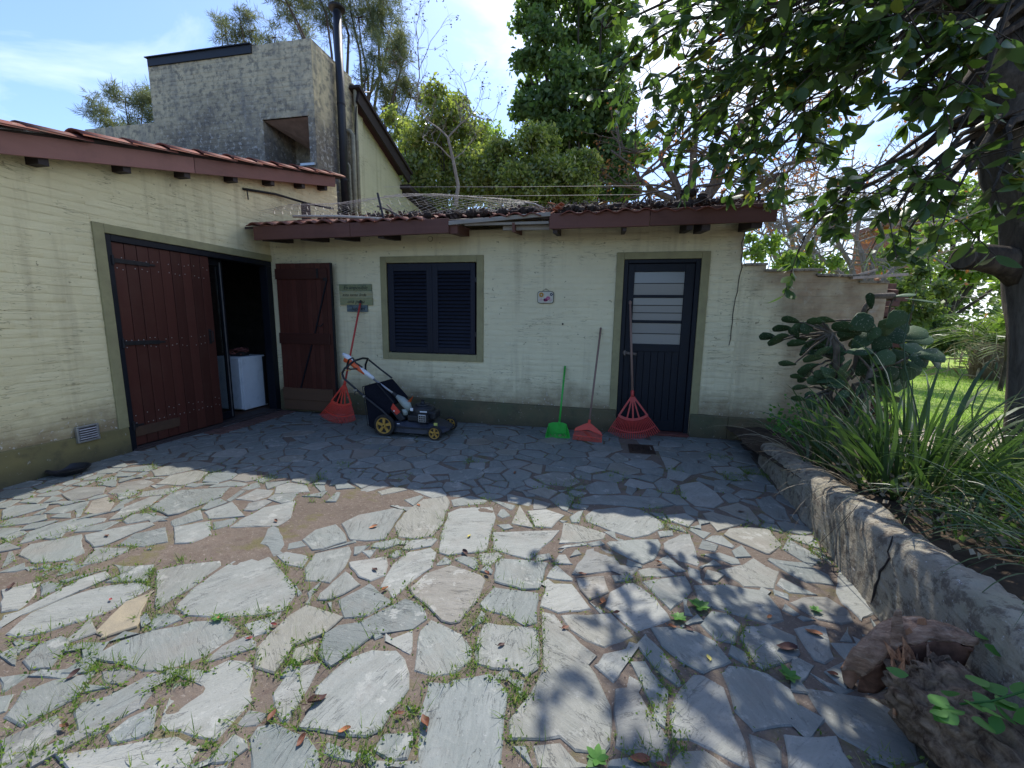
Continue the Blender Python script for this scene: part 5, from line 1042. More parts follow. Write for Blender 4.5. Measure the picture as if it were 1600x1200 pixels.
for i, (px, py) in enumerate(ckp):
    xx = 1.38
    for _ in range(4): g = AX(px, py, xx); xx = planter_x(g[1]) - .006
    cpts.append((xx - .003, g[1], g[2]))
MB().tube(cpts, [0.002, .004, .003, .005, .004, .006, .004, .006, .005, .003], 5).build('crack', M['clutter'], pwo)

# ================================================================== VEGETATION HELPERS
def rot_frames(n, droop=0.0, spread=1.0, rs=nr):
    """random leaf frames: returns dir (n,3), side (n,3), normal"""
    d = rs.normal(size=(n, 3)); d[:, 2] = d[:, 2] * spread - droop; d /= np.linalg.norm(d, axis=1)[:, None]
    a = rs.normal(size=(n, 3)); s = np.cross(d, a); s /= np.linalg.norm(s, axis=1)[:, None] + 1e-9
    return d, s, np.cross(d, s)
def leaf_quads(P, size, aspect=0.5, droop=0.2, var=0.35, D=None):
    n = len(P); d, s, u = rot_frames(n, droop)
    if D is not None: d = D; a = nr.normal(size=(n, 3)); s = np.cross(d, a); s /= np.linalg.norm(s, axis=1)[:, None] + 1e-9; u = np.cross(d, s)
    L_ = size * (1 + var * (nr.rand(n) * 2 - 1))[:, None]; W = L_ * aspect
    V = np.stack([P, P + d * L_ * 0.5 + s * W * 0.5 + u * W * .12, P + d * L_, P + d * L_ * 0.5 - s * W * 0.5 + u * W * .12], 1).reshape(-1, 3)
    F = np.arange(4 * n).reshape(n, 4); return V, F
def strips(P0, D0, L_, W, curve, nseg=5, taper=True, up=None):
    """blades: start P0, direction D0, length L_, width W, downward curvature"""
    n = len(P0); side = np.cross(D0, np.array([0, 0, 1.0])) + nr.normal(size=(n, 3)) * 0.35; side /= np.linalg.norm(side, axis=1)[:, None] + 1e-9
    rows = []; p = P0.copy(); d = D0.copy()
    for k in range(nseg + 1):
        t = k / nseg; w = W * ((1 - t ** 2.2) * (0.65 + 0.9 * min(t, .3)) if taper else 1)
        rows.append(np.stack([p - side * (w / 2)[:, None], p + side * (w / 2 + 1e-4)[:, None]], 1))
        p = p + d * (L_ / nseg)[:, None]; d = d + np.array([0, 0, -1.0]) * (curve * (0.5 + t) / nseg)[:, None]; d /= np.linalg.norm(d, axis=1)[:, None]
    V = np.stack(rows, 1).reshape(-1, 3); F = []
    base = (np.arange(n) * (nseg + 1) * 2)[:, None]
    q = np.array([[2 * k, 2 * k + 1, 2 * k + 3, 2 * k + 2] for k in range(nseg)]).ravel()
    F = (base + q[None, :]).reshape(-1, 4); return V, F
def blob_points(c, r, n, sub=9, shell=0.55):
    """clumped points in an ellipsoid"""
    c = np.array(c); r = np.array(r); u = nr.normal(size=(sub, 3)); u /= np.linalg.norm(u, axis=1)[:, None]
    sc = c + u * r * (shell + (1 - shell) * nr.rand(sub, 1)) * 0.85; k = nr.randint(0, sub, n)
    sr = (0.30 + 0.34 * nr.rand(sub)) * r.mean(); q = nr.normal(size=(n, 3)); q /= np.linalg.norm(q, axis=1)[:, None]
    return sc[k] + q * (nr.rand(n, 1) ** 0.45) * sr[k][:, None], sc
def limb(mb, a, b, r0, r1, n=6, sag=0.12, seg=6, seed=0):
    a = Vector(a); b = Vector(b); L_ = (b - a).length; pts = []
    for i in range(seg + 1):
        t = i / seg; p = a.lerp(b, t); w = math.sin(PI * t) * L_
        p += Vector((mnoise.noise(Vector((seed, t * 3, 0))), mnoise.noise(Vector((seed, t * 3, 5))), mnoise.noise(Vector((seed, t * 3, 9))) + .25)) * w * sag
        pts.append(p)
    mb.tube(pts, [r0 + (r1 - r0) * i / seg for i in range(seg + 1)], n, caps=False); return pts
def tree(name, label, cat, base, depth, blobs, mat, barkm, leaf, dens, aspect=0.5, trunk_r=0.12, group=None, sub=9, mode='leaf', droop=0.2, jit=0.5, fork=0.45, zscale=1.0, twigs=True):
    """base (x,y,z); blobs [(px,py,r_px, n)] seen at the given distance; real crown volume"""
    b = Vector(base); o = thing(name, label, cat, b, group=group); cs = []; Ps = []; mb = MB()
    for (px, py, rp, n) in blobs:
        dd = depth + rnd.uniform(-jit, jit); c = AY(px, py, dd); pr = AY(px + rp, py, dd); r = abs(pr[0] - c[0]); cs.append((Vector(tuple(c)), r, n))
    top = Vector((sum(c.x for c, r, n in cs) / len(cs), sum(c.y for c, r, n in cs) / len(cs), min(c.z for c, r, n in cs)))
    fk = b.lerp(Vector((top.x, top.y, max(top.z, b.z + 1))), fork)
    tp = limb(mb, b, fk, trunk_r, trunk_r * .75, 9, .05, 6, rnd.random() * 9)
    for i, (c, r, n) in enumerate(cs):
        limb(mb, fk, c, trunk_r * .45, trunk_r * .10, 6, .10, 6, i * 3.1)
        P, sc = blob_points(c, (r, r * 0.9, r * zscale), int(n * dens), max(3, int(sub)))
        Ps.append(P)
        if twigs:
            for q in sc: limb(mb, c, q, trunk_r * .10, trunk_r * .03, 4, .15, 3, rnd.random() * 9)
    mb.build('trunk', barkm, o, smooth=True); P = np.concatenate(Ps) - np.array(b)
    if mode == 'leaf': Vv, Ff = leaf_quads(P, leaf, aspect, droop)
    else:            # needle tufts
        k = 11; n = len(P); D, _, _ = rot_frames(n, -0.5); D = np.repeat(D, k, 0) + nr.normal(size=(n * k, 3)) * 0.55; D /= np.linalg.norm(D, axis=1)[:, None]
        Pp = np.repeat(P, k, 0) + nr.normal(size=(n * k, 3)) * leaf * 0.12; Vv, Ff = leaf_quads(Pp, leaf, 0.055, 0, 0.3, D)
    link('crown', mesh_np('crown', Vv, Ff, mat), o); return o
def fractal(mb, p, d, L_, r, depth, spread=0.6, tips=None, droop=0.0, n=5, wig=0.25, kids=(2, 3), shrink=0.72):
    p = Vector(p); d = Vector(d).normalized(); pts = [p.copy()]; q = p.copy(); dd = d.copy()
    for k in range(4):
        dd = (dd + Vector((rnd.gauss(0, wig), rnd.gauss(0, wig), rnd.gauss(0, wig) - droop)) * 0.5).normalized(); q = q + dd * L_ / 4; pts.append(q.copy())
    mb.tube(pts, [r * (1 - .1 * i) for i in range(5)], n if r > .012 else 3, caps=False)
    if depth == 0:
        if tips is not None: tips.append(q.copy())
        return
    for _ in range(rnd.randint(*kids)):
        nd = (dd + Vector((rnd.gauss(0, spread), rnd.gauss(0, spread), rnd.gauss(0, spread) + .12))).normalized()
        fractal(mb, pts[rnd.choice((2, 3, 4, 4))], nd, L_ * shrink * rnd.uniform(.8, 1.15), r * 0.62, depth - 1, spread, tips, droop, n, wig, kids, shrink)
def ground_under(px, py, depth, z=0.1): c = AY(px, py, depth); return (c[0], depth, z)

# ------------------------------------------------------------------ trees behind, left to right
tree('pine_tree', 'yellowish pine top just left of the brick tower', 'pine tree', ground_under(190, 170, 15), 15, [(160, 172, 22, 60), (195, 160, 26, 90), (225, 158, 24, 90), (215, 185, 26, 80), (175, 190, 24, 60)], M['lf_pine'], M['bark_pine'], 0.30, 1.6, trunk_r=.15, mode='needle', sub=7)
tree('pine_tree', 'thin pine top showing above the left end of the tower roof', 'pine tree', ground_under(380, 45, 17), 17, [(352, 52, 18, 60), (375, 30, 16, 45), (400, 48, 26, 90), (430, 58, 22, 60), (385, 66, 26, 70), (345, 40, 12, 26)], M['lf_pine'], M['bark_pine'], 0.30, 1.3, trunk_r=.15, mode='needle', sub=8)
pb = [(450, 8, 34, 120), (490, -25, 44, 160), (470, 44, 26, 70), (545, -30, 48, 190), (560, 28, 34, 120), (520, 45, 24, 60), (600, -10, 40, 160), (608, 52, 34, 130), (585, 88, 28, 70), (632, 88, 28, 110), (618, 128, 32, 110), (642, 152, 24, 80), (600, 168, 26, 60), (632, 190, 24, 60), (570, 128, 20, 40), (430, -30, 26, 80), (500, -80, 50, 160), (570, -90, 50, 160)]
tree('pine_tree', 'tall spreading pine behind the black flue', 'pine tree', ground_under(592, 200, 16.5), 16.5, pb, M['lf_pine'], M['bark_pine'], 0.30, 1.7, trunk_r=.20, mode='needle', sub=10, jit=1.2, fork=.72)
tree('laurel_tree', 'glossy yellow green evergreen right of the gable wall', 'tree', ground_under(680, 260, 12.5), 12.5, [(628, 215, 26, 500), (650, 250, 34, 900), (690, 190, 36, 900), (700, 235, 46, 1700), (680, 150, 22, 420), (665, 215, 34, 1200), (735, 200, 26, 600), (715, 165, 20, 300), (640, 280, 34, 1200), (750, 260, 40, 1300), (730, 270, 40, 1000), (660, 295, 40, 1000), (715, 300, 40, 900), (610, 180, 14, 160), (760, 300, 30, 600), (745, 225, 26, 350)], M['lf_bush'], M['bark_dark'], 0.13, 1.6, 0.5, .10, sub=16, droop=.4)
tree('laurel_tree', 'rounded light green bushy tree in front of the tall dense tree', 'tree', ground_under(850, 280, 11.5), 11.5, [(800, 260, 34, 800), (850, 235, 34, 900), (885, 262, 32, 800), (850, 290, 40, 1000), (905, 300, 26, 500), (800, 305, 40, 900), (765, 265, 34, 1000), (830, 220, 26, 600), (780, 235, 24, 500), (870, 285, 44, 1500), (910, 270, 34, 1000), (820, 285, 44, 1500)], M['lf_bush'], M['bark_dark'], 0.12, 1.7, 0.5, .10, sub=16, droop=.4)
db = [(835, 10, 30, 420), (860, -30, 44, 700), (905, -20, 46, 800), (950, -20, 46, 800), (850, 60, 36, 620), (895, 45, 44, 900), (945, 50, 46, 900), (820, 95, 22, 260), (855, 120, 38, 700), (905, 115, 46, 900), (955, 120, 40, 800), (845, 165, 32, 500), (890, 175, 44, 900), (940, 185, 44, 900), (815, 170, 20, 240), (835, 210, 26, 420), (960, 230, 40, 700), (1000, 240, 22, 260), (820, 40, 20, 200), (880, 225, 34, 600), (930, 240, 40, 800), (970, 240, 26, 400), (955, 285, 36, 800), (915, 290, 30, 600), (985, 290, 18, 240), (975, 170, 20, 260), (822, 135, 13, 90)]
tree('laurel_tree', 'hazy light green tree filling the gap low behind the two laurels', 'tree', ground_under(760, 290, 19), 19, [(590, 250, 40, 700), (640, 240, 40, 800), (700, 250, 44, 900), (760, 240, 44, 900), (820, 250, 44, 900), (780, 290, 50, 900), (700, 300, 50, 900), (870, 230, 40, 800), (745, 205, 26, 400)], M['lf_light'], M['bark_dark'], 0.17, 1.5, 0.5, .12, sub=18, droop=.4)
tree('poplar_tree', 'tall dense dark green tree filling the sky behind the outbuilding roof', 'tree', ground_under(915, 280, 15), 15, db, M['lf_dense'], M['bark_dark'], 0.17, 1.7, 0.75, .20, sub=14, jit=1.3, fork=.5)
# bare sapling in front of the laurel
mb = MB(); tips = []; b0 = AY(712, 322, 9.5)
mb.tube([b0, AY(716, 290, 9.5), AY(708, 250, 9.4), AY(700, 215, 9.3)], [.05, .042, .035, .028], 7)
for a, bb_, r in (((700, 215), (650, 170), .02), ((700, 215), (735, 180), .02), ((650, 170), (655, 110), .018), ((655, 110), (650, 40), .012), ((655, 110), (680, 55), .008), ((735, 180), (770, 190), .012), ((735, 180), (725, 130), .012), ((708, 250), (660, 215), .015), ((708, 250), (745, 215), .012)):
    p = AY(*a, 9.4); q = AY(*bb_, 9.4 + rnd.uniform(-.2, .2)); limb(mb, p, q, r, r * .6, 5, .12, 5, rnd.random() * 9)
    for k in range(4): fractal(mb, q if k < 2 else Vector(tuple(p)).lerp(Vector(tuple(q)), .6), (rnd.gauss(0, .5), rnd.gauss(0, .4), .8), .35, r * .45, 2, .5, tips)
o = thing('bare_tree', 'thin bare dead sapling in front of the laurel behind the roof', 'bare tree', tuple(b0)); mb.build('trunk', M['bark_pale'], o); P = np.array([tuple(t) for t in tips]) - b0
Vv, Ff = leaf_quads(np.repeat(P, 2, 0) + nr.normal(size=(len(P) * 2, 3)) * .02, .05, .5, .6); link('seed_pods', mesh_np('seed_pods', Vv, Ff, M['bark_pine']), o, kind='stuff')
# orange-leaved, nearly bare tree behind the right end of the roof
def bare(label, base, heads, r, depth_, leaves, mat, cat='bare tree', barkm='bark_pale', group=None, L0=.8, spread=.6, lv=5, lsz=.09, wig=.35, name='bare_tree'):
    o = thing(name, label, cat, base, group=group); mb = MB(); tips = []
    for h in heads:
        pts = limb(mb, base, h, r, r * .4, 7, .10, 7, rnd.random() * 9)
        for k in (3, 4, 5, 6, 7, 7): fractal(mb, pts[k], (rnd.gauss(0, .7), rnd.gauss(0, .4), rnd.gauss(.25, .4)), L0, r * .32, depth_, spread, tips, 0, 5, wig)
    mb.build('trunk', M[barkm], o)
    if leaves:
        P = np.array([tuple(t) for t in tips]); P = P[nr.randint(0, len(P), leaves)] + nr.normal(size=(leaves, 3)) * .07 - np.array(base)
        Vv, Ff = leaf_quads(P, lsz, .6, .6); link('leaves', mesh_np('leaves', Vv, Ff, M[mat]), o)
    return o
bare('almost bare tree with dry orange leaves behind the right end of the roof', tuple(AY(1080, 345, 12)), [tuple(AY(1160, 210, 12)), tuple(AY(1085, 170, 12)), tuple(AY(1030, 240, 12.3)), tuple(AY(1230, 270, 11.7)), tuple(AY(1000, 280, 12)), tuple(AY(1190, 130, 12))], .13, 3, 1500, 'lf_orange', barkm='bark_pine', L0=1.1, spread=.75)
bare('bare grey twiggy tree beyond the ruined wall', tuple(AY(1345, 470, 11)), [tuple(AY(1290, 330, 11)), tuple(AY(1350, 300, 11)), tuple(AY(1400, 330, 11)), tuple(AY(1230, 350, 11.3)), tuple(AY(1440, 380, 11)), tuple(AY(1200, 390, 11))], .07, 4, 240, 'lf_orange', L0=.75, spread=.7)
bare('leafless pale tree far off between roof end and magnolia', tuple(AY(1250, 470, 16)), [tuple(AY(1220, 290, 16)), tuple(AY(1270, 300, 16)), tuple(AY(1190, 340, 16)), tuple(AY(1310, 290, 16))], .10, 4, 700, 'dead_brown' if False else 'lf_orange', L0=1.1, spread=.7, lsz=.12)
tree('shrub', 'bright light green shrub behind the step of the ruined wall', 'shrub', ground_under(1195, 430, 9), 9, [(1180, 395, 20, 260), (1205, 380, 16, 180), (1225, 405, 18, 220), (1170, 372, 10, 80)], M['lf_light'], M['bark_pale'], 0.09, 1.4, .6, .04)
tree('shrub', 'second light green shrub under the bare twiggy tree', 'shrub', ground_under(1290, 430, 10.5), 10.5, [(1270, 418, 22, 260), (1300, 408, 16, 160), (1250, 408, 12, 120)], M['lf_light'], M['bark_pale'], 0.10, 1.2, .6, .04)
tree('garden_tree', 'loose pale green tree behind the brick house at the right', 'tree', ground_under(1450, 470, 15), 15, [(1400, 400, 34, 500), (1440, 370, 36, 520), (1490, 350, 40, 560), (1540, 340, 40, 600), (1590, 350, 40, 600), (1420, 440, 36, 600), (1480, 420, 40, 700), (1540, 410, 40, 700), (1600, 420, 40, 600), (1560, 290, 30, 260), (1510, 300, 26, 200), (1640, 320, 50, 700)], M['lf_light'], M['bark_dark'], 0.16, 1.3, .6, .14, sub=16)
tree('shrub', 'olive green bush right behind the end of the ruined wall', 'shrub', ground_under(1420, 480, 9.5), 9.5, [(1410, 452, 26, 380), (1432, 430, 24, 300), (1440, 480, 30, 460), (1405, 490, 20, 240), (1470, 455, 22, 300)], M['lf_hedge'], M['bark_dark'], 0.10, 1.5, .55, .05, sub=12)
tree('shrub', 'dark hedge bush at the far edge of the lawn behind the cactus', 'shrub', ground_under(1440, 540, 14), 14, [(1400, 545, 24, 420), (1430, 540, 28, 520), (1465, 540, 28, 520), (1420, 515, 28, 500), (1460, 510, 28, 500), (1500, 540, 24, 420), (1385, 520, 24, 360)], M['lf_hedge'], M['bark_dark'], 0.12, 1.7, .6, .06, sub=12, fork=.2)
tree('shrub', 'dark bush at the far edge of the lawn behind the palm', 'shrub', ground_under(1580, 540, 15), 15, [(1540, 545, 26, 420), (1575, 545, 28, 460), (1610, 540, 30, 460), (1560, 515, 28, 460), (1600, 505, 30, 460), (1650, 530, 40, 600), (1530, 520, 24, 360)], M['lf_hedge'], M['bark_dark'], 0.13, 1.6, .6, .06, sub=12, fork=.2)
tree('shrub', 'yellow green leafy shrub at the right frame edge beside the palm', 'shrub', ground_under(1590, 470, 9.5), 9.5, [(1575, 445, 20, 200), (1592, 470, 20, 220), (1610, 450, 30, 360), (1580, 500, 18, 180)], M['lf_light'], M['bark_dark'], 0.11, 1.3, .6, .04)
far = [(px, rnd.uniform(440, 480), 60, 500) for px in range(1000, 2100, 55)]
o = thing('tree_line', 'soft band of distant trees along the horizon beyond the garden', 'tree line', (20, 38, 0), kind='stuff'); Ps = []
for px, py, rp, n in far: c = AY(px, py + 10, 38); Ps.append(blob_points(c, (2.8, 2.2, 2.8), n, 14)[0])
P = np.concatenate(Ps) - np.array((20, 38, 0)); P[:, 2] = np.abs(P[:, 2]); Vv, Ff = leaf_quads(P, .42, .7); cr_ = link('foliage', mesh_np('foliage', Vv, Ff, M['lf_hedge']), o)
# brick house glimpsed between the trees
bh = thing('brick_house', 'small red brick house glimpsed between trees at the right', 'house', tuple(AY(1415, 480, 24)))
a = AY(1372, 500, 24); b = AY(1452, 352, 24)
MB().bb((a[0], 24, 0.1), (b[0], 27, b[2])).build('wall', M['red_brick'], bh); MB().bb((a[0] - .1, 23.9, b[2] - 1.25), (b[0] + .1, 24.05, b[2] - 1.02)).build('band', M['concrete'], bh); MB().bb((a[0] - .3, 23.7, b[2]), (b[0] + .3, 27.3, b[2] + .25)).build('roof', M['tile'], bh)
MB().bb((a[0] + .5, 23.96, 1.4), (a[0] + 1.4, 23.99, 2.6)).build('window', M['near_black'], bh)
# palm
pc = AY(1548, 545, 11.5); palm = thing('palm_tree', 'short palm with arching fronds at the far end of the lawn', 'palm', (pc[0], pc[1], 0.17))
MB().tube([(pc[0], pc[1], .1), (pc[0], pc[1], .6), (pc[0] + .03, pc[1], 1.0)], [.24, .28, .22], 12, wob=.3).build('trunk', M['bark_pine'], palm, smooth=True)
fro = []
for k in range(26):
    an = 2 * PI * k / 26 + rnd.uniform(-.15, .15); el = rnd.uniform(.25, 1.25); L_ = rnd.uniform(1.3, 1.9); d = Vector((math.cos(an) * math.cos(el), math.sin(an) * math.cos(el), math.sin(el))); p = Vector((0, 0, 0.85)); V, F = [], []
    pts = [p.copy()]
    for s_ in range(12): p = p + d * L_ / 12; d = (d + Vector((0, 0, -.14))).normalized(); pts.append(p.copy())
    P0 = []; D0 = []
    for s_ in range(2, 12):
        for rr in (0, .5):
            q = pts[s_].lerp(pts[s_ + 1] if s_ < 12 else pts[s_], rr); t = (pts[min(s_ + 1, 12)] - pts[s_ - 1]).normalized(); sd_ = t.cross(Vector((0, 0, 1))).normalized()
            for sg in (-1, 1): P0.append(tuple(q)); D0.append(tuple((t * .7 + sd_ * sg * .75 + Vector((0, 0, .15))).normalized()))
    P0 = np.array(P0); D0 = np.array(D0); Vs, Fs = strips(P0, D0, np.full(len(P0), .34) * (0.7 + .5 * nr.rand(len(P0))), np.full(len(P0), .028), np.full(len(P0), .7), 3)
    m_ = MB(); m_.tube(pts, [.014 - .001 * i for i in range(13)], 4, caps=False); st_n = len(Vs); fq = [f for f in m_.f]
    Vall = np.concatenate([Vs, np.array(m_.v)]); Fall = np.concatenate([Fs, np.array(fq) + st_n]); link('frond', mesh_np('frond', Vall, Fall, M['lf_palm']), palm)
P = nr.normal(size=(260, 3)) * (.32, .32, .22) + (0, 0, .55); Vv, Ff = leaf_quads(P, .5, .08, .8); link('dry_thatch', mesh_np('dry_thatch', Vv, Ff, M['lf_dry']), palm)
yp = tree('flower_clump', 'bright yellow green iris clump at the far lawn edge', 'plant', ground_under(1510, 580, 15.5, .17), 15.5, [(1500, 577, 8, 90), (1515, 573, 9, 100), (1530, 578, 7, 70)], M['lf_light'], M['bark_pale'], .18, 1, .25, .02, droop=-1.0, twigs=False)

# ------------------------------------------------------------------ magnolia at the right
mag = thing('magnolia_tree', 'large dark leaved tree leaning in from the right with a sawn limb stub', 'tree', (2.95, 3.22, 0.3))
def mt_(px, py, y=3.55): return tuple(AY(px, py, y))
mb = MB()
mb.tube([mt_(1648, 800), mt_(1642, 735), mt_(1636, 650), mt_(1636, 550), mt_(1632, 470), mt_(1632, 400), mt_(1632, 330), mt_(1612, 260), mt_(1606, 200), mt_(1618, 120), mt_(1638, 20), mt_(1665, -110), mt_(1700, -300)], [.27, .22, .20, .185, .18, .20, .195, .215, .23, .215, .18, .15, .12], 24, wob=.26, seed=2)
mb.build('trunk', M['bark_grey'], mag, smooth=True)
sb = MB(); sb.tube([mt_(1632, 440), mt_(1575, 410), mt_(1535, 402, 3.5), mt_(1506, 402, 3.45)], [.13, .095, .085, .08], 16, wob=.2, seed=5)
sb.build('sawn_limb', M['bark_dark'], mag, smooth=True); MB().tube([mt_(1507, 402, 3.45), mt_(1504, 402, 3.445)], [.075, .07], 14).build('cut_face', M['bark_grey'], mag)
lb = MB(); lb.tube([mt_(1610, 190), mt_(1568, 150), mt_(1538, 128), mt_(1510, 120)], [.20, .17, .14, .06], 14, wob=.6, seed=8); lb.tube([mt_(1600, 60), mt_(1560, 85), mt_(1530, 115)], [.11, .09, .06], 8, wob=.5, seed=3); lb.build('broken_limb', M['bark_dark'], mag, smooth=True)
tips = [(945, 45, 4.7, 1.0), (985, 95, 4.4, 1.2), (975, 150, 4.8, .7), (1020, 40, 4.2, 1.5), (1030, 150, 4.2, 1.4), (1070, 90, 3.9, 1.6), (1045, 235, 4.4, .6), (1080, 185, 4.0, 1.5), (1100, 20, 3.7, 1.6), (1130, 110, 3.6, 1.7), (1120, 210, 3.9, 1.3), (1165, 40, 3.4, 1.6), (1180, 150, 3.6, 1.6), (1175, 235, 3.8, 1.3), (1210, 90, 3.4, 1.5), (1225, 190, 3.6, 1.3), (1160, 285, 4.0, .7), (1225, 255, 3.7, 1.0), (1255, 20, 3.2, 1.3), (1270, 110, 3.3, .9), (1255, 160, 3.4, .7), (1330, 5, 3.1, 1.2), (1390, 25, 3.0, 1.0), (1345, 60, 3.2, .5), (1440, 15, 2.9, 1.3), (1450, 75, 3.0, .8), (1400, 130, 3.1, .30), (1420, 165, 3.1, .35), (1470, 140, 3.0, .5), (1440, 180, 3.2, .5), (1490, 215, 3.0, .35), (1260, 365, 3.6, .4), (1290, 330, 3.5, .55), (1330, 300, 3.3, .45), (1370, 290, 3.2, .6), (1400, 330, 3.15, .6), (1440, 285, 3.1, .7), (1450, 335, 3.05, .7), (1420, 360, 3.2, .35), (1500, 290, 2.95, .35), (1550, 300, 2.9, .35), (1590, 335, 2.9, .3), (1510, 100, 3.0, .4), (1560, 60, 3.0, .3), (1300, 60, 3.3, .8)]
tips += [(1000, -90, 4.0, 1.3), (1100, -110, 3.6, 1.4), (1200, -90, 3.2, 1.4), (1300, -90, 3.0, 1.4), (1150, -260, 3.4, 1.2), (1300, -260, 2.9, 1.2), (1700, 100, 3.6, 1), (1680, 300, 3.6, .7)]
# leaf shape: folded along the midrib, drooping tip
lv = []
for t, w in ((0, .02), (.16, .30), (.38, .48), (.62, .44), (.84, .24), (1.0, .01)):
    z = -.10 * t * t; lv.append((t, w, z))
def leafmesh(L_, W_, nm, mat, fold=.10):
    V = []; 
    for t, w, z in lv: V += [(t * L_, w * W_, (z + (fold * w)) * L_), (t * L_, 0, z * L_), (t * L_, -w * W_, (z + fold * w) * L_)]
    F = []
    for k in range(5): b = k * 3; F += [(b, b + 1, b + 4, b + 3), (b + 1, b + 2, b + 5, b + 4)]
    return mesh_np(nm, V, F, mat, smooth=True)
LM = [leafmesh(.128, .062, 'leaf', M['lf_magnolia'], .12), leafmesh(.105, .056, 'leaf', M['lf_magnolia'], .2), leafmesh(.145, .064, 'leaf', M['lf_magnolia'], .05)]
for me in LM: me.use_fake_user = False
leaves = []; br = MB(); hub = [Vector(mt_(1625, 0)), Vector(mt_(1650, -90)), Vector(mt_(1605, 190))]
for i, (px, py, yy, dn) in enumerate(tips):
    tip = Vector(tuple(AY(px, py, yy))); h = hub[2] if py > 230 and px > 1240 else hub[i % 2]
    L_ = (tip - h).length; pts = []; lift = .30 if py > 230 else .16
    for k in range(10):
        t = k / 9; p = h.lerp(tip, t); p.z += math.sin(PI * t) * L_ * lift * .5; p += Vector((nz(t * 3, i * 1.7, 1), nz(t * 3, i * 1.7, 1, 4), nz(t * 3, i * 1.7, 1, 8))) * .09 * L_ * math.sin(PI * t); pts.append(p)
    br.tube(pts, [.026 * (1 - t / 9) ** .8 + .005 for t in range(10)], 5, caps=False)
    ncl = int((7.2 if px < 1290 else 6.0) * dn) + 2
    for c in range(ncl):
        a = pts[rnd.choice((6, 7, 8, 8, 9, 9))]; off = Vector((rnd.gauss(0, .21), rnd.gauss(0, .22), rnd.gauss(-.03, .17))); e = tip.lerp(a, .35) + off
        mid_ = a.lerp(e, .5) + Vector((0, 0, .05)); br.tube([a, mid_, e], [.006, .004, .003], 3, caps=False)
        dirn = (e - a).normalized() if (e - a).length > .01 else Vector((0, 0, -1))
        for l in range(rnd.randint(6, 9)):
            q = a.lerp(e, rnd.uniform(.55, 1.0)) if l else e; d = (dirn * .5 + Vector((rnd.gauss(0, .7), rnd.gauss(0, .7), rnd.gauss(-.55, .45)))).normalized()
            leaves.append((q, d, rnd.uniform(-1.1, 1.1), rnd.uniform(.7, 1.12)))
br.build('branches', M['bark_dark'], mag)
def lmat(q, d, roll, s):
    x = d; y = x.cross(Vector((0, 0, 1))); y = y.normalized() if y.length > .05 else Vector((1, 0, 0)); z = x.cross(y) * -1
    R_ = Matrix((x, y, -z)).transposed(); R_ = R_ @ Matrix.Rotation(roll, 3, 'X'); return Matrix.Translation(q) @ (R_.to_4x4()) @ Matrix.Scale(s, 4)
camv = Vector(tuple(CAM)); fwd = Vector(tuple(RW[:, 2]))
def vis(q):
    c = RW.T @ (np.array(q) - CAM); 
    if c[2] <= .1: return 9e9
    x, y = 800 + 660 * c[0] / c[2], 600 + 660 * c[1] / c[2]
    return c[2] if (-20 < x < 1620 and -20 < y < 1220) else 50 + c[2]
leaves.sort(key=lambda t: vis(t[0])); VV, FF, n = [], [], 0; mloc = Vector(mag.location)
lvdata = []
for me in LM:
    A = np.empty(len(me.vertices) * 3); me.vertices.foreach_get('co', A); ff = np.empty(len(me.polygons) * 4, dtype=np.int32); me.polygons.foreach_get('vertices', ff); lvdata.append((A.reshape(-1, 3), ff.reshape(-1, 4)))
for i, (q, d, roll, s) in enumerate(leaves):
    mt = lmat(q - mloc, d, roll, s); k = rnd.randrange(3)
    if i < 299:
        o = bpy.data.objects.new('leaf', LM[k]); COL.objects.link(o); o.parent = mag; o.matrix_local = mt
    else:
        A, ff = lvdata[k]; m4 = np.array(mt); VV.append(A @ m4[:3, :3].T + m4[:3, 3]); FF.append(ff + n); n += len(A)
link('foliage', mesh_np('foliage', np.concatenate(VV), np.concatenate(FF), M['lf_magnolia'], smooth=True), mag, kind='stuff')

# ------------------------------------------------------------------ prickly pear by the ruined wall
cac = thing('cactus', 'sprawling prickly pear with broad flat pads against the ruined wall', 'cactus', (2.3, 4.5, 0.25))
V = []; N_ = 14
padm = []
for v in range(4):
    mbp = MB(); pr_ = [(0, .10), (.12, .20), (.35, .40), (.6, .50), (.82, .44), (.95, .22), (1.0, .02)]
    pts = [(t, w * (1 + .08 * math.sin(v + t * 9))) for t, w in pr_]
    out = [(t, w) for t, w in pts] + [(t, -w) for t, w in reversed(pts)]
    n = len(out); vs = []
    for sgn in (1, -1):
        for t, w in out: vs.append((t, w * .92, sgn * .012))
    for t, w in out: vs.append((t + .01 * (t > .5), w, 0))
    cidx = len(vs); vs += [(.55, 0, .045), (.55, 0, -.045)]
    fs = []
    for i in range(n):
        j = (i + 1) % n; fs += [(i, j, cidx), (n + j, n + i, cidx + 1), (i, 2 * n + i, 2 * n + j, j), (2 * n + i, n + i, n + j, 2 * n + j)]
    mbp.add(vs, fs); padm.append(mbp.mesh('pad', M['lf_cactus'], smooth=True))
stm = MB(); cb = Vector((2.3, 4.5, .2)); arms = []
for (px, py, yy) in ((1310, 560, 4.45), (1335, 600, 4.4), (1290, 610, 4.5), (1345, 500, 4.5), (1300, 520, 4.3), (1360, 580, 4.2), (1380, 520, 4.6)):
    e = Vector(tuple(AY(px, py, yy))); limb(stm, cb, e, .045, .022, 7, .12, 6, rnd.random() * 9); arms.append(e)
stm.tube([AY(1345, 500, 4.5), AY(1352, 480, 4.5), AY(1365, 463, 4.5), AY(1395, 462, 4.6)], [.02, .022, .025, .03], 7); stm.build('stem', M['bark_grey'], cac, smooth=True)
arms_lo = cb; stl = MB()
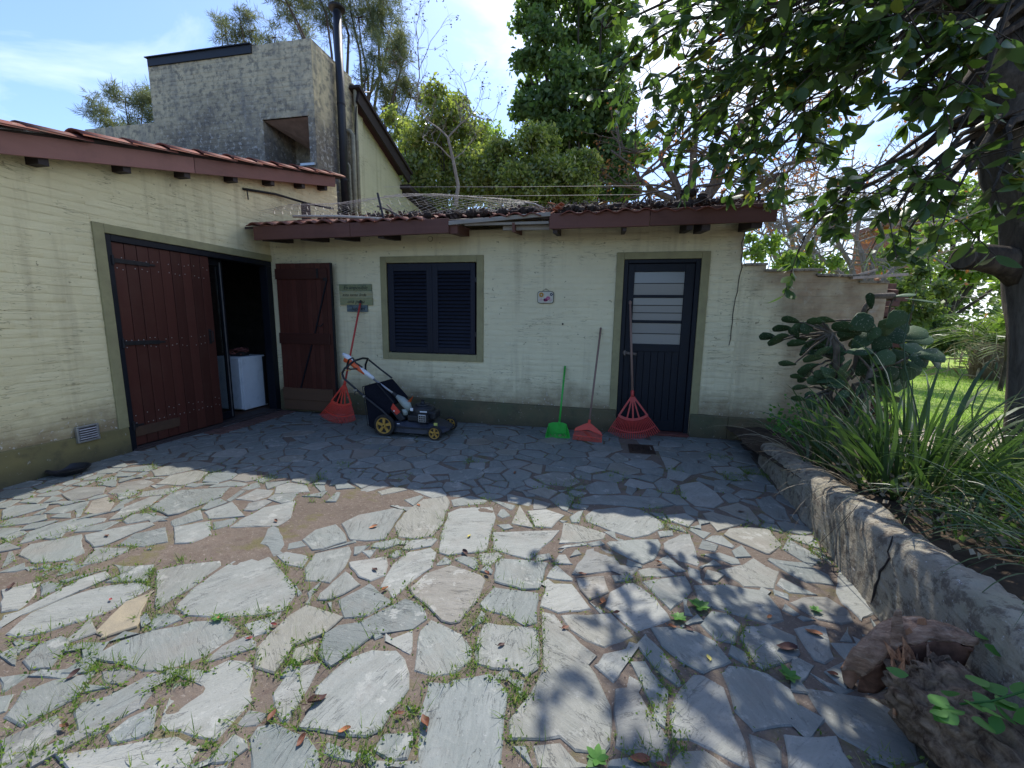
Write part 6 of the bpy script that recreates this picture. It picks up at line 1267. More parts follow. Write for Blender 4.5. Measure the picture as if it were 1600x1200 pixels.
pads = [(1222, 513, 180, .17, .42), (1212, 533, 190, .17, .5), (1255, 510, 200, .20, .6), (1285, 515, 150, .2, .6), (1245, 536, 180, .17, .5), (1270, 560, 185, .17, .5), (1230, 568, 175, .15, .4), (1262, 575, 200, .2, .5), (1250, 605, 180, .14, .5), (1275, 540, 170, .18, .5), (1320, 512, 160, .22, .45), (1345, 505, 30, .2, .8), (1360, 470, 110, .15, .5), (1350, 505, 95, .14, .5), (1335, 550, 0, .16, .35), (1300, 545, 20, .18, .5), (1385, 512, 90, .17, .8), (1400, 500, 60, .17, .9), (1375, 540, 70, .17, .7), (1405, 560, 290, .17, .9), (1425, 575, 320, .17, .9), (1410, 595, 270, .16, .9), (1395, 525, 10, .19, .5), (1435, 530, 10, .22, .3), (1455, 555, 0, .2, .25), (1460, 565, -50, .15, .4), (1412, 462, 8, .20, .05), (1440, 470, -8, .24, .05), (1380, 590, 300, .16, .7), (1350, 575, 60, .17, .7), (1290, 590, 220, .16, .6), (1265, 625, 120, .14, .8), (1310, 630, 60, .15, .6), (1330, 525, 200, .2, .4), (1350, 530, 80, .18, .5), (1290, 500, 170, .16, .35), (1235, 500, 165, .15, .35), (1320, 575, 240, .18, .6), (1365, 560, 120, .16, .7), (1425, 545, -20, .18, .45), (1380, 560, 20, .18, .6), (1275, 595, 170, .16, .6), (1305, 600, 10, .15, .6)]
pads += [(px + rnd.uniform(-16, 16), py + rnd.uniform(-12, 22), ang + rnd.uniform(-35, 35), L_ * rnd.uniform(.8, 1.05), min(.9, max(.15, tilt + rnd.uniform(-.25, .25)))) for (px, py, ang, L_, tilt) in pads if px < 1445 and py > 490] + [(rnd.uniform(1255, 1400), rnd.uniform(520, 640), rnd.uniform(0, 360), .15, rnd.random()) for _ in range(26)]
for i, (px, py, ang, L_, tilt) in enumerate(pads):
    dep = 4.15 + .5 * rnd.random(); c = Vector(tuple(AY(px, py, dep))); a = math.radians(ang); d = Vector((math.cos(a), rnd.uniform(-.35, .15), math.sin(a))).normalized()
    s = d.cross(Vector((0, -1, 0))).normalized(); nrm = s.cross(d).normalized(); s = (s * math.cos(tilt * 1.6 - .2) + nrm * math.sin(tilt * 1.6 - .2)) if False else s
    ph = (1 - tilt) * 1.3 + rnd.uniform(-.2, .2); s2 = s * math.cos(ph) + nrm * math.sin(ph); n2 = d.cross(s2)
    pb0 = c - d * L_ * .48; near_ = min(arms + [arms_lo.lerp(a_, .55) for a_ in arms], key=lambda a_: (a_ - pb0).length)
    if i % 2 == 0 or px < 1300: limb(stl, near_, pb0 + d * .02, .012, .007, 5, .10, 4, i * .7)
    mt = Matrix.Translation(c - d * L_ * .5 - Vector(cac.location)) @ Matrix((d, s2, n2)).transposed().to_4x4() @ Matrix.Diagonal((L_, L_ * (.62 if px < 1340 else (.45 if py < 490 else .85)), L_, 1))
    o = bpy.data.objects.new('pad', padm[i % 4]); COL.objects.link(o); o.parent = cac; o.matrix_local = mt
stl.build('stalks', M['bark_grey'], cac, smooth=True)

# ------------------------------------------------------------------ strap leaved clumps and grasses in the bed
def bladevariants(n, L_, W_, curve, mat):
    out = []
    for k in range(n):
        V, F = strips(np.zeros((1, 3)), np.array([[0.42 + .1 * k / n, 0, .9]]) / np.linalg.norm([.42, 0, .9]), np.array([L_ * (0.8 + .35 * k / n)]), np.array([W_]), np.array([curve * (0.5 + k / n)]), 7); out.append(mesh_np('leaf', V, F, mat, smooth=True))
    return out
bv = bladevariants(8, .78, .030, 1.3, M['lf_strap'])
def clump(label, x, y, z, n, R_, sc, cat='plant', name='agapanthus', lean=(0, 0), group=None, solo=True):
    o = thing(name, label, cat, (x, y, z), group=group)
    for k in range(n):
        a = rnd.uniform(0, 2 * PI); r = R_ * math.sqrt(rnd.random()); t = rnd.uniform(-.35, .65) * (r / R_ + .4)
        b = bpy.data.objects.new('leaf', bv[rnd.randrange(8)]); COL.objects.link(b); b.parent = o; b.location = (r * math.cos(a), r * math.sin(a), -.02)
        b.rotation_euler = (rnd.gauss(0, .12) + lean[1], -.25 + t * .9 + lean[0], a + rnd.gauss(0, .4)); s = sc * rnd.uniform(.65, 1.12); b.scale = (s, s * rnd.uniform(.8, 1.15), s)
    return o
clump('big dark green strap leaved clump in the middle of the raised bed', 2.05, 3.15, .30, 190, .28, 1.22)
clump('strap leaved clump behind and left of the biggest clump', 1.90, 3.75, .27, 95, .22, .88)
clump('strap leaved clump at the foot of the leaning tree trunk', 2.52, 2.95, .33, 90, .22, .85)
clump('small strap leaved clump beside the planter crack', 1.85, 2.45, .36, 34, .12, .45)
def grass_clump(label, x, y, z, n, L_, W_, R_, mat, curve=1.6, name='grass_clump', dirb=(0, 0)):
    a = nr.rand(n) * 2 * PI; r = R_ * np.sqrt(nr.rand(n)); P = np.stack([r * np.cos(a), r * np.sin(a), np.zeros(n)], 1); el = .5 + .7 * nr.rand(n)
    D = np.stack([np.cos(a) * np.cos(el) + dirb[0], np.sin(a) * np.cos(el) + dirb[1], np.sin(el)], 1); D /= np.linalg.norm(D, axis=1)[:, None]
    V, F = strips(P, D, L_ * (.5 + .7 * nr.rand(n)), W_ * (.6 + .6 * nr.rand(n)), curve * (.5 + nr.rand(n)), 8)
    o = link(name, mesh_np(name, V, F, mat), None, (x, y, z)); return tag(o, label, 'grass')
grass_clump('dry straw coloured grass arching over the planter edge near the crack', 1.78, 2.95, .33, 60, .62, .006, .25, M['lf_dry'], 2.2, dirb=(-.3, -.2))
grass_clump('long thin green grass falling over the near part of the planter', 2.1, 2.0, .42, 220, .60, .011, .40, M['lf_strap'], 2.0, dirb=(-.2, -.1))
grass_clump('fine arching grass under the tree trunk at the right edge', 2.65, 2.55, .38, 260, .75, .010, .40, M['lf_grass'], 1.8, dirb=(.1, 0))
grass_clump('thin dry stalks leaning over the far end of the planter', 1.85, 4.05, .25, 46, .75, .006, .20, M['lf_dry'], 1.5, dirb=(-.5, 0))
for k, (px, py, l, lb) in enumerate(((1425, 470, .5, 'tallest thin flower stalk rising from the big strap leaved clump'), (1555, 560, .4, 'curved thin flower stalk leaning right over the lawn'))):
    base = Vector((2.05 + .2 * k, 3.15, .4)); tip = Vector(tuple(AY(px, py + 20, 3.3))); pts = [base.lerp(tip, t / 6) + Vector((.05 * math.sin(t), 0, 0)) for t in range(7)]
    o = MB().tube(pts, .004, 5).lathe(tuple(tip), [(.001, 0), (.008, .02), (.005, .05), (.001, .06)], 6).build('flower_stalk', M['lf_strap']); tag(o, lb, 'stalk')
# ivy and low leaves at the planter corner
def low_leaves(label, x, y, z, n, sx, sy, sz, size, mat, name='ground_ivy', kind=None):
    P = nr.normal(size=(n, 3)) * (sx, sy, sz); P[:, 2] = np.abs(P[:, 2]); P = P[(P[:, 0] + x > np.array([planter_x(min(4.4, v)) for v in P[:, 1] + y]) + .21) & (P[:, 1] + y < 5.25)]; P[:, 2] += np.maximum(0, (3.9 - (P[:, 1] + y)) * .06) if kind else 0; V, F = leaf_quads(P, size, .75, -.1); o = link(name, mesh_np(name, V, F, mat), None, (x, y, z)); return tag(o, label, 'plant', kind=kind)
low_leaves('low ivy growing at the far corner of the planter by the wall', 1.95, 4.75, .24, 420, .25, .22, .13, .05, M['lf_vine'])
low_leaves('scattered ground cover and litter in the raised bed', 2.3, 2.6, .33, 2200, .45, 1.1, .05, .030, M['lf_hedge'], 'ground_cover', 'stuff')
low_leaves('dry leaf litter on the soil of the raised bed', 2.2, 2.4, .32, 1400, .4, 1.0, .02, .034, M['lf_dry'], 'leaf_litter', 'stuff')
# green vine at the bottom right
vn = thing('vine', 'bright green vine leaves hanging over the split log at bottom right', 'vine', (1.2, 1.3, .3)); vl = leafmesh(.062, .045, 'leaf', M['lf_vine'], .1); vm = MB(); pv = None
for i, (px, py) in enumerate([(1478, 1090), (1490, 1105), (1500, 1085), (1512, 1098), (1497, 1118), (1520, 1080), (1540, 1105), (1555, 1085), (1560, 1118), (1575, 1075), (1590, 1100), (1545, 1065), (1595, 1065), (1530, 1120), (1480, 1112), (1508, 1112), (1555, 1100), (1582, 1125), (1420, 1055), (1545, 1000), (1552, 1008)]):
    q = Vector(tuple(G(px, py, .36))); d = Vector((rnd.gauss(-.4, .6), rnd.gauss(-.3, .6), rnd.gauss(-.15, .25))).normalized()
    o = bpy.data.objects.new('leaf', vl); COL.objects.link(o); o.parent = vn; o.matrix_local = lmat(q - Vector(vn.location), d, rnd.uniform(-.4, .4), rnd.uniform(.75, 1.15))
vm.tube([G(1640, 1010, .45), G(1600, 1080, .40), G(1550, 1095, .36), G(1500, 1100, .34)], .003, 5); vm.build('stem', M['lf_vine'], vn)
lb_ = thing('dangling_stems', 'thin bare curling stems hanging down the planter face above the log', 'plant', (1.4, 1.6, .4)); ms = MB()
for a, b, c in (((1508, 925), (1512, 965), (1506, 1010)), ((1520, 935), (1530, 960), (1532, 985)), ((1500, 930), (1498, 945), (1502, 960)), ((1590, 990), (1585, 1040), (1597, 1080)), ((1540, 1005), (1525, 1030), (1545, 1060)), ((1350, 790), (1318, 830), (1305, 960)), ((1340, 800), (1290, 850), (1300, 900))):
    pts = [AX(p[0], p[1], 1.36 + (1200 - p[0]) * -.00012) for p in (a, b, c)]; ms.tube([Vector(tuple(q)) + Vector((-.03, 0, 0)) for q in pts], .0022, 4)
ms.build('stems', M['twig'], lb_)

# ------------------------------------------------------------------ split log at the bottom right
lg = thing('log', 'split dark barked log with a splintered red brown end against the planter', 'log', (1.1, 1.4, 0)); V, F = [], []
pa, pb_ = Vector((1.14, 1.53, .165)), Vector((1.24, 0.62, .15)); ax = (pb_ - pa).normalized(); u = ax.cross(Vector((0, 0, 1))).normalized(); w_ = u.cross(ax).normalized(); n = 84; rows = 120
for j in range(rows + 1):
    t = j / rows; c = pa.lerp(pb_, t)
    for k in range(n):
        a = 2 * PI * k / n; dv = Vector((math.cos(a) * 1.0, math.sin(a) * 1.0, t * 2.6)); dw = dv + Vector((mnoise.noise(dv * 3), mnoise.noise(dv * 3 + Vector((9, 0, 0))), 0)) * .25
        vd = mnoise.voronoi(Vector((dw.x * 4.2, dw.y * 4.2, dw.z * 2.6)))[0]; crack = min(1.0, (vd[1] - vd[0]) * 3.2)
        plate = mnoise.noise(Vector((dw.x * 2.2, dw.y * 2.2, dw.z * 1.5))) * .018
        r = .112 + crack * .026 + plate * 1.4 + mnoise.noise(dv * 12) * .006 + mnoise.noise(dv * 30) * .003 + (.012 if t < .1 else 0)
        rag = (0.07 * mnoise.noise(Vector((math.cos(a) * 2.6, math.sin(a) * 2.6, 7))) if j < 3 else 0)
        V.append(tuple(c + (u * math.cos(a) + w_ * math.sin(a)) * r + ax * rag))
for j in range(rows):
    for k in range(n): a = j * n + k; b = j * n + (k + 1) % n; F.append((a, b, b + n, a + n))
me = bpy.data.meshes.new('bark'); lo = Vector(lg.location); me.from_pydata([tuple(Vector(v) - lo) for v in V], [], F + [tuple(range(rows * n, rows * n + n))]); me.materials.append(M['bark_log'])
for p in me.polygons: p.use_smooth = True
link('bark', me, lg)
MB().tube([pa + ax * .05, pa + ax * .055], [.10, .10], 20).build('torn_core', M['splinter'], lg)
def shard(poly, y, th, mat, name='splinter', lean=0.0):
    b0 = max(p[1] for p in poly)
    MB().prism(poly, lambda a, b: tuple(AY(a, b, y + (b0 - b) * lean)), lambda a, b: tuple(AY(a, b, y + th + (b0 - b) * lean) )).build(name, M[mat], lg, bevel=.002)
shard([(1393, 1032), (1391, 1000), (1393, 968), (1398, 955), (1404, 950), (1409, 954), (1411, 975), (1418, 1000), (1423, 1030)], 1.56, .022, 'fibre_pale')
shard([(1410, 1030), (1412, 995), (1414, 985), (1421, 980), (1428, 990), (1426, 1012), (1420, 1034)], 1.575, .018, 'fibre_red')
shard([(1432, 1012), (1430, 985), (1434, 966), (1446, 966), (1452, 990), (1448, 1010)], 1.60, .02, 'fibre_red')
for k in range(70):
    a = rnd.uniform(0, 2 * PI); r = rnd.uniform(.01, .105); b0 = pa + (u * math.cos(a) + w_ * math.sin(a)) * r + ax * .05; l = rnd.uniform(.05, .12) * (1.2 if math.sin(a) > .2 else .85)
    d = (-ax + Vector((rnd.gauss(0, .2), rnd.gauss(0, .15), rnd.gauss(.10, .2)))).normalized(); s = MB(); wd = rnd.uniform(.006, .022)
    s.beam(b0, b0 + d * l * .6, wd, rnd.uniform(.004, .012), up=(math.cos(a), 0.2, math.sin(a)))
    vv = s.v[4:8]; c = sum((Vector(v) for v in vv), Vector()) / 4; tipp = c + d * l * .5; s.add(vv + [tuple(tipp)], [(0, 1, 4), (1, 2, 4), (2, 3, 4), (3, 0, 4)])
    s.build('splinter', M['fibre_red'] if rnd.random() < .65 else M['fibre_pale'], lg)
for k in range(30):          # long shards standing up along the torn rim
    px, py = 1392 + 48 * rnd.random(), 1040 + 70 * rnd.random(); b0 = Vector(tuple(G(px, py, .10 + (1110 - py) * .0022))) ; l = rnd.uniform(.05, .11); wd = rnd.uniform(.012, .03)
    d = Vector((rnd.gauss(-.25, .25), rnd.gauss(.25, .2), 1)).normalized(); s = MB(); s.beam(b0 - d * .03, b0 + d * l * .55, wd, .008, up=(rnd.gauss(0, 1), 1, 0)); vv = s.v[4:8]; c = sum((Vector(v) for v in vv), Vector()) / 4
    s.add(vv + [tuple(c + d * l * .5)], [(0, 1, 4), (1, 2, 4), (2, 3, 4), (3, 0, 4)]); s.build('splinter', M['fibre_red'] if rnd.random() < .7 else M['fibre_pale'], lg)
# curved slab torn from the end, leaning out over the paving
R0 = [((1530, 1004), .35), ((1480, 978), .36), ((1436, 966), .36), ((1392, 968), .34), ((1357, 988), .30), ((1333, 1014), .24), ((1314, 1046), .15)]
R1 = [((1522, 1012), .335), ((1476, 1000), .33), ((1440, 1004), .32), ((1406, 1012), .29), ((1384, 1024), .25), ((1370, 1040), .21), ((1344, 1056), .13)]
R2 = [((1505, 1040), .25), ((1465, 1040), .24), ((1432, 1044), .22), ((1404, 1056), .17), ((1386, 1070), .12), ((1366, 1082), .07), ((1340, 1078), .04)]
def slab(name, A_, B_, mat, th):
    V = []; F = []; nu = len(A_) * 4 - 3; nv = 8
    def ev(R_, s_):
        f = s_ * (len(R_) - 1); i = min(len(R_) - 2, int(f)); f -= i; g = lambda q: Vector(tuple(G(q[0][0], q[0][1], q[1])))
        p0, p1, p2, p3 = g(R_[max(0, i - 1)]), g(R_[i]), g(R_[i + 1]), g(R_[min(len(R_) - 1, i + 2)])
        return 0.5 * ((2 * p1) + (p2 - p0) * f + (2 * p0 - 5 * p1 + 4 * p2 - p3) * f * f + (3 * p1 - p0 - 3 * p2 + p3) * f ** 3)
    for j in range(nv + 1):
        for i in range(nu + 1):
            s_, t = i / nu, j / nv; p = ev(A_, s_).lerp(ev(B_, s_), t); p.z += .012 * math.sin(PI * t); p += Vector((0, 0, .012 * mnoise.noise(Vector((s_ * 10, t * 4, 2))) + .007 * mnoise.noise(Vector((s_ * 34, t * 3, 2))) + .004 * mnoise.noise(Vector((s_ * 6, t * 30, 2)))))
            if name == 'torn_slab' and j == nv: p += Vector((.012 * mnoise.noise(Vector((s_ * 11, 0, 5))), .016 * mnoise.noise(Vector((s_ * 9, 3, 5))), 0))
            V.append(tuple(p - lo))
    for j in range(nv):
        for i in range(nu): a = j * (nu + 1) + i; F.append((a, a + 1, a + nu + 2, a + nu + 1))
    me = bpy.data.meshes.new(name); me.from_pydata(V, [], F); me.materials.append(M[mat]); o = link(name, me, lg); mo = o.modifiers.new('th', 'SOLIDIFY'); mo.thickness = th; mo.offset = 0
    for p in me.polygons: p.use_smooth = True
slab('torn_slab', R0, R1, 'fibre_pale', .012); slab('inner_wood', R1, R2, 'splinter_dark', .01)
shard([(1314, 1046), (1330, 1030), (1345, 1056), (1330, 1078), (1318, 1066)], 1.665, .03, 'splinter', 'broken_tip')

# ================================================================== THINGS ON THE ROOF
def cone_mesh(L_, r):
    mbc = MB(); rows = 8; n = 9
    prof = [(r * math.sin(PI * min(.97, (i + .4) / rows)) ** .7 * (1.10 if i % 2 else .86), L_ * (i / rows - .5)) for i in range(rows + 1)]
    mbc.lathe((0, 0, 0), prof, n); return mbc.mesh('pine_cone', M['cone'])
cms = [cone_mesh(.15, .052), cone_mesh(.12, .05), cone_mesh(.18, .055)]
cone_l = {0: 'big upright dark pine cone on the roof above the door', 1: 'leaning dark pine cone beside the big upright one', 2: 'dark pine cone at the left end of the grey planks'}
cpos = [(1097, 308, 5.0), (1083, 300, 5.02), (1060, 312, 5.0), (1070, 300, 5.1), (1050, 303, 5.15), (1075, 318, 4.98), (1110, 302, 5.05), (1118, 306, 5.08), (888, 318, 4.95), (902, 322, 5.0), (924, 321, 4.95), (960, 322, 5.05), (806, 326, 5.0), (818, 325, 5.0), (832, 327, 5.02), (784, 329, 5.0), (755, 330, 5.02), (738, 330, 5.0), (668, 334, 5.05), (585, 335, 5.1), (710, 325, 5.1), (703, 322, 5.12), (1000, 318, 5.1), (1030, 316, 5.05), (645, 335, 5.1), (534, 336, 5.15)]
for i, (px, py, y) in enumerate(cpos):
    g = AY(px, py, y); zmin = zr(y) + .06; o = link('pine_cone', cms[i % 3], None, (g[0], y, max(g[2], zmin) if i in (0, 1, 3) else zmin), (rnd.uniform(-.4, .4) if i in (0, 3) else 1.3 + rnd.uniform(-.3, .3), rnd.uniform(-.4, .4), rnd.uniform(0, 6)))
    tag(o, cone_l.get(i, 'dark weathered pine cone lying among twigs on the roof edge'), 'pine cone', 'pine cones on the outbuilding roof')
tw = MB()
for k in range(330):
    px = rnd.choice((rnd.uniform(560, 1190), rnd.uniform(870, 1190), rnd.uniform(700, 900))); y = rnd.uniform(4.92, 5.5); g = AY(px, 320, y); z = zr(y) + rnd.uniform(.05, .08); a = rnd.uniform(0, PI); l = rnd.uniform(.05, .22)
    tw.tube([(g[0], y, z), (g[0] + math.cos(a) * l * .5, y + math.sin(a) * l * .3, z + rnd.uniform(0, .05)), (g[0] + math.cos(a) * l, y + math.sin(a) * l * .6, z + rnd.uniform(-.0, .09))], rnd.uniform(.002, .006), 4)
o = tw.build('twigs', M['twig']); tag(o, 'litter of dry twigs lying on the outbuilding roof tiles', 'twigs', kind='stuff')
P = []; 
for k in range(1400): 
    px = rnd.choice((rnd.uniform(500, 1190), rnd.uniform(860, 1190))); y = rnd.uniform(4.92, 5.9); g = AY(px, 320, y); P.append((g[0], y, zr(y) + .045 + abs(rnd.gauss(0, .022))))
V, F = leaf_quads(np.array(P), .07, .55, .1); o = link('leaf_litter', mesh_np('leaf_litter', V, F, M['lf_orange'])); o.data.materials[0] = flat('brown_litter', (0.085, 0.055, 0.04), .85, .4, 30, .1); tag(o, 'brown dead leaves and needles matted on the roof tiles', 'leaf litter', kind='stuff')
for (a, b, ya, yb, r, lb, mt) in (((458, 338), (600, 342), 4.95, 4.93, .018, 'long pale stick lying along the left end of the roof edge', 'twig_pale'), ((590, 322), (628, 340), 5.2, 4.98, .012, 'short dark stick lying in the roof debris', 'twig'), ((605, 320), (618, 338), 5.3, 5.0, .010, 'second short dark stick crossing the roof debris', 'twig'), ((985, 310), (1050, 296), 5.1, 5.2, .010, 'curved branch lying left of the upright pine cones', 'twig'), ((1100, 292), (1190, 280), 5.2, 5.3, .012, 'thin branch sticking up right of the upright pine cones', 'twig'), ((820, 316), (850, 325), 5.1, 4.98, .008, 'pale curved twig above the grey planks', 'twig_pale')):
    p, q = AY(*a, ya), AY(*b, yb); o = MB().tube([p, (Vector(tuple(p)) + Vector(tuple(q))) / 2 + Vector((0, 0, .015)), q], r, 7).build('stick', M[mt], None, smooth=True); tag(o, lb, 'stick')
g = AY(862, 327, 4.95); ts = thing('broken_tile', 'shattered orange tile shards at the left end of the right fascia', 'tile', tuple(g))
for k in range(7): MB().box((g[0] + .02 + rnd.uniform(-.08, .1), 4.93 + rnd.uniform(-.03, .05), zr(4.95) + .03 + .016 * k), (rnd.uniform(.06, .12), .05, .012), rz=rnd.uniform(-1, 1), ry=rnd.uniform(-.7, .7), rx=rnd.uniform(-.5, .5)).build('shard', M['terracotta'], ts)
g = AY(935, 312, 5.0); o = leafmesh(.15, .08, 'leaf', M['dead_yellow'], .2); o = link('fallen_leaf', o, None, (g[0], 5.0, zr(5) + .1), (0.2, -.3, .2)); tag(o, 'yellow leaf caught on the twigs of the roof', 'leaf')
# chain-link fence collapsed over the roof
cl = thing('chain_link_fence', 'collapsed roll of chain link wire lying over the outbuilding roof', 'fence', (-2.8, 5.6, 2.9))
wires = MB()
def cl_pt(u, v):     # u along x, v across; sagging sheet
    x = -4.55 + u * 3.6; h = .25 * math.exp(-((u - .52) / .36) ** 2) + .06; z0 = 2.66 + .02 * math.sin(u * 9); y = 5.0 + .75 * v
    base = zr(y) + .07; lift = (0.50 - .28 * u) * (1 - u) if u < .35 else 0
    return Vector((x + .10 * v, y, base + h * math.sin(min(1, v * 1.1) * PI * .55) * (0.85 + .25 * mnoise.noise(Vector((u * 5, v * 2, 0)))) + (0.30 * (0.35 - u) if u < .35 else 0)))
nW = 30
for k in range(-9, nW):
    for sg in (1, -1):
        pts = []
        for t in range(9):
            v = t / 8; u = (k + sg * v * 9 + (0 if sg > 0 else 9)) / nW + .006 * (1 if t % 2 else -1)
            if 0 <= u <= 1: pts.append(cl_pt(u, v))
        if len(pts) > 2: wires.tube(pts, .0017, 3, caps=False)
wires.build('mesh', M['galv'], cl, kind='stuff')
MB().tube([AX(380, 295, -4.60), AX(430, 303, -4.58), AX(480, 318, -4.50), AY(520, 326, 5.7)], .016, 7).build('rusty_rail', M['iron'], cl, smooth=True)
MB().tube([AX(388, 312, -4.58), AX(386, 298, -4.58)], .008, 6).build('bracket', M['iron'], cl)
MB().tube([AY(590, 302, 4.98), AY(600, 344, 4.86)], .014, 7).build('post', M['iron'], cl)
MB().bb((AY(478, 325, 5.55)[0] - .04, 5.5, 2.70), (AY(478, 325, 5.55)[0] + .05, 5.58, 2.95)).build('bracket_block', M['dark_wood'], cl)
for (ya, yb, z) in ((292, 290, 5.9), (306, 304, 5.5)):
    MB().tube([AY(600, ya, z), AY(800, ya, z + .1), AY(1010, yb, z + .2)], .0022, 4).build('line_wire', M['galv'], cl)

# ================================================================== THINGS IN THE YARD
# wooden sign of four boards
sg = thing('wall_sign', 'hand painted sign of four small boards between red door and window', 'sign', (-3.3, YB - .012, 1.64))
bz = [(-3.545, -3.06, 1.735, 1.825, 'plq_a'), (-3.545, -3.055, 1.642, 1.733, 'plq_b'), (-3.54, -3.05, 1.548, 1.640, 'plq_c'), (-3.44, -3.13, 1.455, 1.546, 'plq_d')]
bo = []
for x0, x1, z0, z1, mm in bz: bo.append(MB().bb((x0, YB - .030, z0), (x1, YB - .012, z1)).build('board', M[mm], sg, bevel=.003))
def text_obj(s, x, y, z, size, mat, parent, shear=.35, name='lettering'):
    cu = bpy.data.curves.new('t', 'FONT'); cu.body = s; cu.size = size; cu.shear = shear; cu.extrude = .0008; cu.align_x = 'CENTER'
    to = bpy.data.objects.new('t', cu); COL.objects.link(to); dg = bpy.context.evaluated_depsgraph_get(); me = bpy.data.meshes.new_from_object(to.evaluated_get(dg)); COL.objects.unlink(to); bpy.data.objects.remove(to)
    me.materials.clear(); me.materials.append(mat); off = wloc(parent); return link(name, me, parent, Vector((x, y, z)) - off, (PI / 2, 0, 0))
for t, x, z, b in (("Es imposible", -3.30, 1.757, 0), ("esta tanto linda", -3.32, 1.665, 1), ("una pena", -3.30, 1.572, 2), ("lugares", -3.27, 1.478, 3)): text_obj(t, x, YB - .0312, z, .072 if b != 1 else .058, M['ink'], bo[b])
# small ceramic plaque
cp = thing('ceramic_plaque', 'small ceramic plaque with yellow and pink flowers beside the door', 'plaque', (-.69, YB - .01, 1.67))
def rrect(x0, x1, z0, z1, r, n=5):
    o = []
    for cx, cz, a0 in ((x1 - r, z1 - r, 0), (x0 + r, z1 - r, 90), (x0 + r, z0 + r, 180), (x1 - r, z0 + r, 270)):
        for k in range(n): a = math.radians(a0 + 90 * k / (n - 1)); o.append((cx + r * math.cos(a), cz + r * math.sin(a)))
    return o
x0, x1, z0, z1 = -.795, -.590, 1.585, 1.735
MB().prism(rrect(x0, x1, z0, z1, .03), lambda a, b: (a, YB - .024, b), lambda a, b: (a, YB - .008, b)).build('plate', M['cer_edge'], cp, bevel=.003)
MB().prism(rrect(x0 + .008, x1 - .008, z0 + .008, z1 - .008, .025), lambda a, b: (a, YB - .027, b), lambda a, b: (a, YB - .022, b)).build('glazed_face', M['cer_base'], cp)
def petals(cx, cz, n, r, mat, nm, sq=1.0, y=YB - .030):
    m_ = MB()
    for k in range(n):
        a = 2 * PI * k / n; m_.lathe((cx + r * .5 * math.cos(a), y, cz + r * .5 * math.sin(a) * sq), [(r * .30, 0), (r * .26, .003), (r * .1, .0045)], 7, 'Y')
    m_.build(nm, M[mat], cp)
petals(-.745, 1.690, 8, .040, 'cer_yellow', 'flower'); petals(-.690, 1.628, 9, .038, 'cer_pink', 'flower', .55); petals(-.66, 1.650, 6, .034, 'cer_pink', 'flower', .8, YB - .031); petals(-.62, 1.695, 5, .026, 'cer_blue', 'flower'); petals(-.75, 1.63, 5, .026, 'cer_pale', 'flower', .6); petals(-.63, 1.625, 5, .026, 'cer_pale', 'flower', .6)
MB().tube([(-.735, YB - .018, 1.735), (-.690, YB - .02, 1.760), (-.645, YB - .018, 1.735)], .002, 4).build('hanging_wire', M['iron'], cp)
MB().lathe((-.69, YB - .03, 1.762), [(.005, 0), (.005, .022)], 6, 'Y').build('nail', M['iron'], cp)
# nails / small hooks in the wall
o = MB().lathe((-.47, YB - .02, 1.335), [(.012, 0), (.010, .012)], 8, 'Y').build('wall_hook', M['iron']); tag(o, 'small dark hook in the cream wall below the plaque', 'hook')
